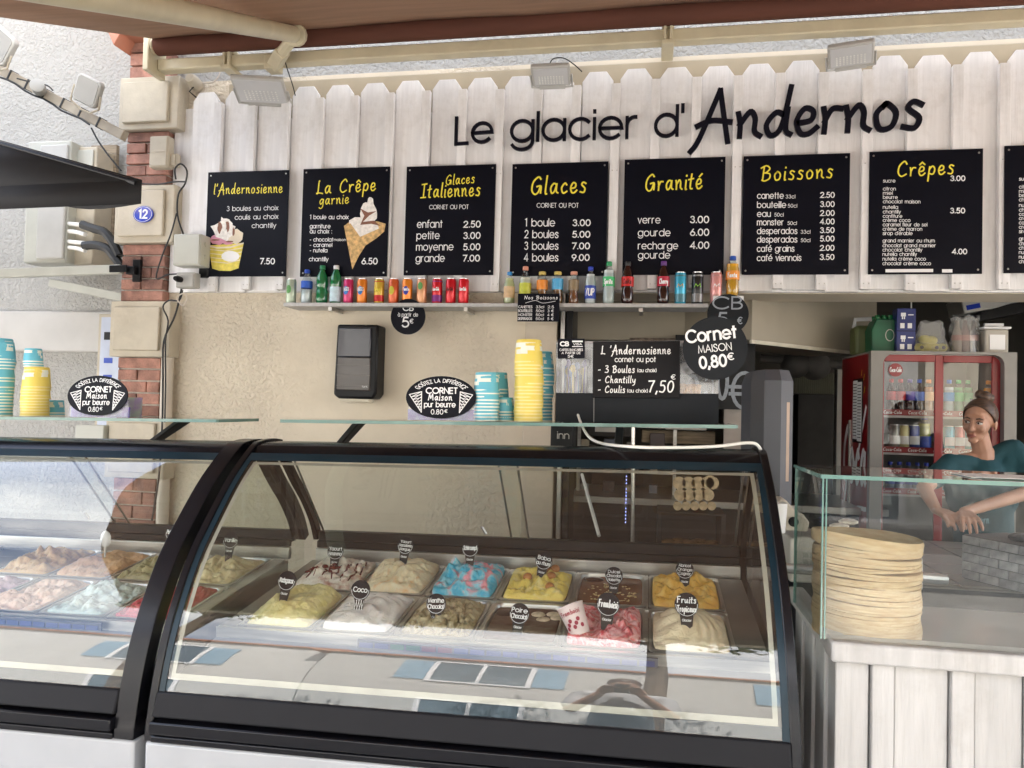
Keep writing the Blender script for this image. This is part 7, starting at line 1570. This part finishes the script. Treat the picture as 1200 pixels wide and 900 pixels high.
for s_ in (-1, 1):
    q = MB(); q.ball((s_*.029, -.0755, -.001), .0118, 12, 8, (1.2, .75, .62), M=HM); e_ = q.build('eye', mat('eye_white', (.70, .66, .62), rough=.2), pe)
    q = MB(); q.ball((s_*.029-.0035, -.0845, -.0005), .0052, 10, 6, (1, .4, 1), M=HM); q.build('iris', mat('iris', (.03, .02, .015), rough=.1), e_)
    q = MB(); q.tube([F(s_*.014, -.086, .019), F(s_*.03, -.0865, .024), F(s_*.045, -.073, .018)], [.003, .0035, .002], 6); q.build('eyebrow', m_hair, pe)
    q = MB(); q.tube([F(s_*.015, -.082, .004), F(s_*.029, -.0865, .0085), F(s_*.043, -.074, .003)], .0022, 6); q.build('eyelid_line', m_hair, pe)
q = MB(); q.tube([F(-.020, -.083, -.067), F(-.010, -.0925, -.0605), F(0, -.0935, -.062), F(.010, -.0925, -.0605), F(.020, -.083, -.067)], [.002, .0045, .004, .0045, .002], 8); q.tube([F(-.02, -.083, -.067), F(0, -.092, -.071), F(.02, -.083, -.067)], [.002, .0055, .002], 8); q.build('lips', mat('lips', (.36, .13, .10), rough=.4), pe)

# the photographer, standing in the street behind the camera
ph = thing('person', 'person in a grey top and dark trousers in the street', 'person', (-.12, -.38, 0))
q = MB()
q.ball((0, .0, 1.60), .095, 16, 12, (.85, 1, 1.2)); limb(q, [(0, .02, 1.55), (0, .03, 1.42)], [.05, .06]); limb(q, [(-.17, .03, 1.37), (.17, .03, 1.37)], [.06, .06]); limb(q, [(0, .02, 1.33), (0, .02, 1.1), (0, .03, .92)], [.14, .13, .15], 18)
for s_ in (-1, 1):
    limb(q, [(s_*.20, .03, 1.36), (s_*.24, .10, 1.14), (s_*.10, .22, 1.36)], [.05, .04, .028]); limb(q, [(s_*.09, .03, .88), (s_*.10, .01, .48), (s_*.11, .04, .09), (s_*.12, -.02+.14, .05)], [.09, .06, .045, .04])
    hand(q, (s_*.10, .23, 1.37), (-s_*.35, .25, .75), (s_*.3, -1, 0), 1, .5, s_)
o = q.build('body', m_skin, ph); remesh(o, .007, 3)
q = MB(); limb(q, [(-.17, .03, 1.37), (.17, .03, 1.37)], [.072, .072]); limb(q, [(0, .02, 1.36), (0, .02, 1.1), (0, .03, .88)], [.14, .155, .175], 18)
for s_ in (-1, 1): limb(q, [(s_*.20, .03, 1.36), (s_*.235, .085, 1.20)], [.062, .058])
o = q.build('grey_top', mat('top_grey', (.42, .42, .42), rough=.9), ph); remesh(o, .01, 3)
q = MB()
for s_ in (-1, 1): limb(q, [(s_*.08, .03, .92), (s_*.10, .01, .48), (s_*.11, .04, .14)], [.115, .085, .07])
o = q.build('trousers', mat('trouser', (.03, .07, .08), rough=.9), ph); remesh(o, .012, 3)
q = MB(); q.ball((0, -.01, 1.635), .1, 14, 10, (.9, 1.02, 1.1)); q.build('hair', m_hair, ph)
for s_ in (-1, 1): q = MB(); q.ball((s_*.03, .085, 1.61), .011, 10, 6); q.build('eye', mat('eye_white', (.7, .66, .62), rough=.2), ph)
t = thing('phone', 'black phone held up by the person in the street', 'phone', (-.12, -.08, 1.41)); MB().box((-.035, 0, 0), (.035, .008, .15)).build('phone_body', m_black, t, bevel=.003)
t.location = (-.12, -.115, 1.375)

# ------------------------------------------------------------------ the street opposite, mirrored in the glass
m_fac = mat('facade_white', (.58, .57, .54), rough=.85, var=.05, dirt=.2)
m_tiles = mat('roof_tiles', (.42, .20, .12), rough=.85, var=.25, vs=12)
def house(x0, x1, Y, h, label, m_):
    t = thing('house', label, 'house', ((x0+x1)/2, Y, 0)); W_ = (x1-x0)/2
    MB().box((-W_, -6, 0), (W_, 0, h)).build('wall', m_, t, smooth=0)
    q = MB(); q.prism([(-W_-.3, h), (W_+.3, h), (W_+.3, h+.12), (-W_-.3, h+.12)], -6.2, .12); q.prism([(.12, h+.121), (-2.9, h+.9), (-6.2, h+.12)], -W_-.3, W_+.3, 'x'); q.build('roof', m_tiles, t, smooth=0)
    nwin = int(2*W_/4.6)
    for fl_ in (0, 1):
        for k in range(nwin):
            x = -W_+(k+.5)*2*W_/nwin; z = .85+2.65*fl_; ww, hh = .7, 1.5
            if k % 3 == 1 and not fl_: z = .05; hh = 2.3
            q = MB(); q.box((x-ww-.08, .002, z-.08), (x+ww+.08, .05, z)); q.box((x-ww-.08, .002, z+hh), (x+ww+.08, .05, z+hh+.08)); q.box((x-ww-.08, .002, z), (x-ww, .05, z+hh)); q.box((x+ww, .002, z), (x+ww+.08, .05, z+hh)); q.box((x-.03, .002, z), (x+.03, .045, z+hh)); f_ = q.build('window', m_wht, t, smooth=0)
            q = MB(); q.box((x-ww, .001, z), (x-.031, .012, z+hh)); q.box((x+.031, .001, z), (x+ww, .012, z+hh)); q.build('pane', mat('dark_pane', (.14, .18, .21), rough=.08, coat=.5), f_, smooth=0)
            if fl_: q = MB(); q.box((x-ww-.55, .003, z), (x-ww-.09, .04, z+hh)); q.box((x+ww+.09, .003, z), (x+ww+.55, .04, z+hh)); q.build('shutter', mat('shutter_blue', (.25, .38, .48), rough=.6), t, smooth=0)
house(-16, -5.2, -7.9, 5.6, 'white two storey house opposite with a red tiled roof, seen mirrored at the left', m_fac)
house(-5.0, 5.2, -7.5, 5.3, 'white rendered house straight opposite the stand with pale blue shutters', mat('facade_cream', (.52, .51, .48), rough=.85, var=.05, dirt=.2))
house(5.5, 16, -8.0, 5.7, 'cream house opposite mirrored at the right of the glass', mat('facade_sand', (.66, .60, .48), rough=.85, var=.05, dirt=.2))
for (x0, x1) in ((-16, 16),):
    o = MB().box((x0, -6.3, 0), (x1, -6.05, .14)).build('kerb', mat('kerb_stone', (.42, .40, .37), rough=.9, var=.1), None, bevel=.02); struct(o)
m_leaf = mat('leaves_green', (.06, .10, .025), rough=.6, var=.5, vs=6, trans=0); m_bark = mat('bark', (.14, .10, .07), rough=.9, var=.3, vs=12, bump=.6, bs=20)
def tree(x, y, h, r_, label, seed):
    rn = random.Random(seed); t = thing('tree', label, 'tree', (x, y, 0)); q = MB(); top = h-r_
    q.tube([(0, 0, 0), (.05, .02, top*.5), (.0, .1, top), (.1, 0, top+r_*.5)], [.12, .10, .08, .04], 10)
    for k in range(7): a = rn.uniform(0, 6.28); z = top*rn.uniform(.75, 1); q.tube([(0, 0, z), (math.cos(a)*r_*.4, math.sin(a)*r_*.4, z+r_*.35), (math.cos(a)*r_*.8, math.sin(a)*r_*.8, z+r_*.6)], [.08, .05, .02], 6)
    q.build('trunk', m_bark, t); q = MB(); vs = []; fs = []
    cl_ = [(Vector((rn.gauss(0, 1), rn.gauss(0, 1), rn.gauss(0, .8))).normalized()*rn.uniform(.45, 1)*r_, rn.uniform(.25, .45)*r_) for _ in range(26)]
    for c_, cr__ in cl_:
        for i in range(260):
            d = Vector((rn.gauss(0, 1), rn.gauss(0, 1), rn.gauss(0, 1))).normalized()*cr__*rn.random()**.4; p = Vector((c_.x, c_.y, c_.z*.55))+d+Vector((0, 0, top+r_*.35)); a = Vector((rn.gauss(0, 1), rn.gauss(0, 1), rn.gauss(0, 1))).normalized(); b = a.orthogonal().normalized(); s_ = .05+.05*rn.random()
            n = len(vs); vs += [p-a*s_*1.5, p+b*s_*.6, p+a*s_*1.5, p-b*s_*.6]; fs.append((n, n+1, n+2, n+3))
    q.add(vs, fs); q.build('crown', m_leaf, t, smooth=0)
tree(4.6, -2.9, 7.95, 2.0, 'leafy street tree mirrored at the right end of the middle case glass', 1)
tree(.0, -3.0, 7.95, 2.0, 'leafy street tree behind the person in the street', 7)
tree(-4.6, -2.9, 7.7, 2.0, 'leafy street tree opposite the left case', 2)
tree(10.5, -3.0, 7.6, 1.9, 'leafy street tree further right along the street', 3)
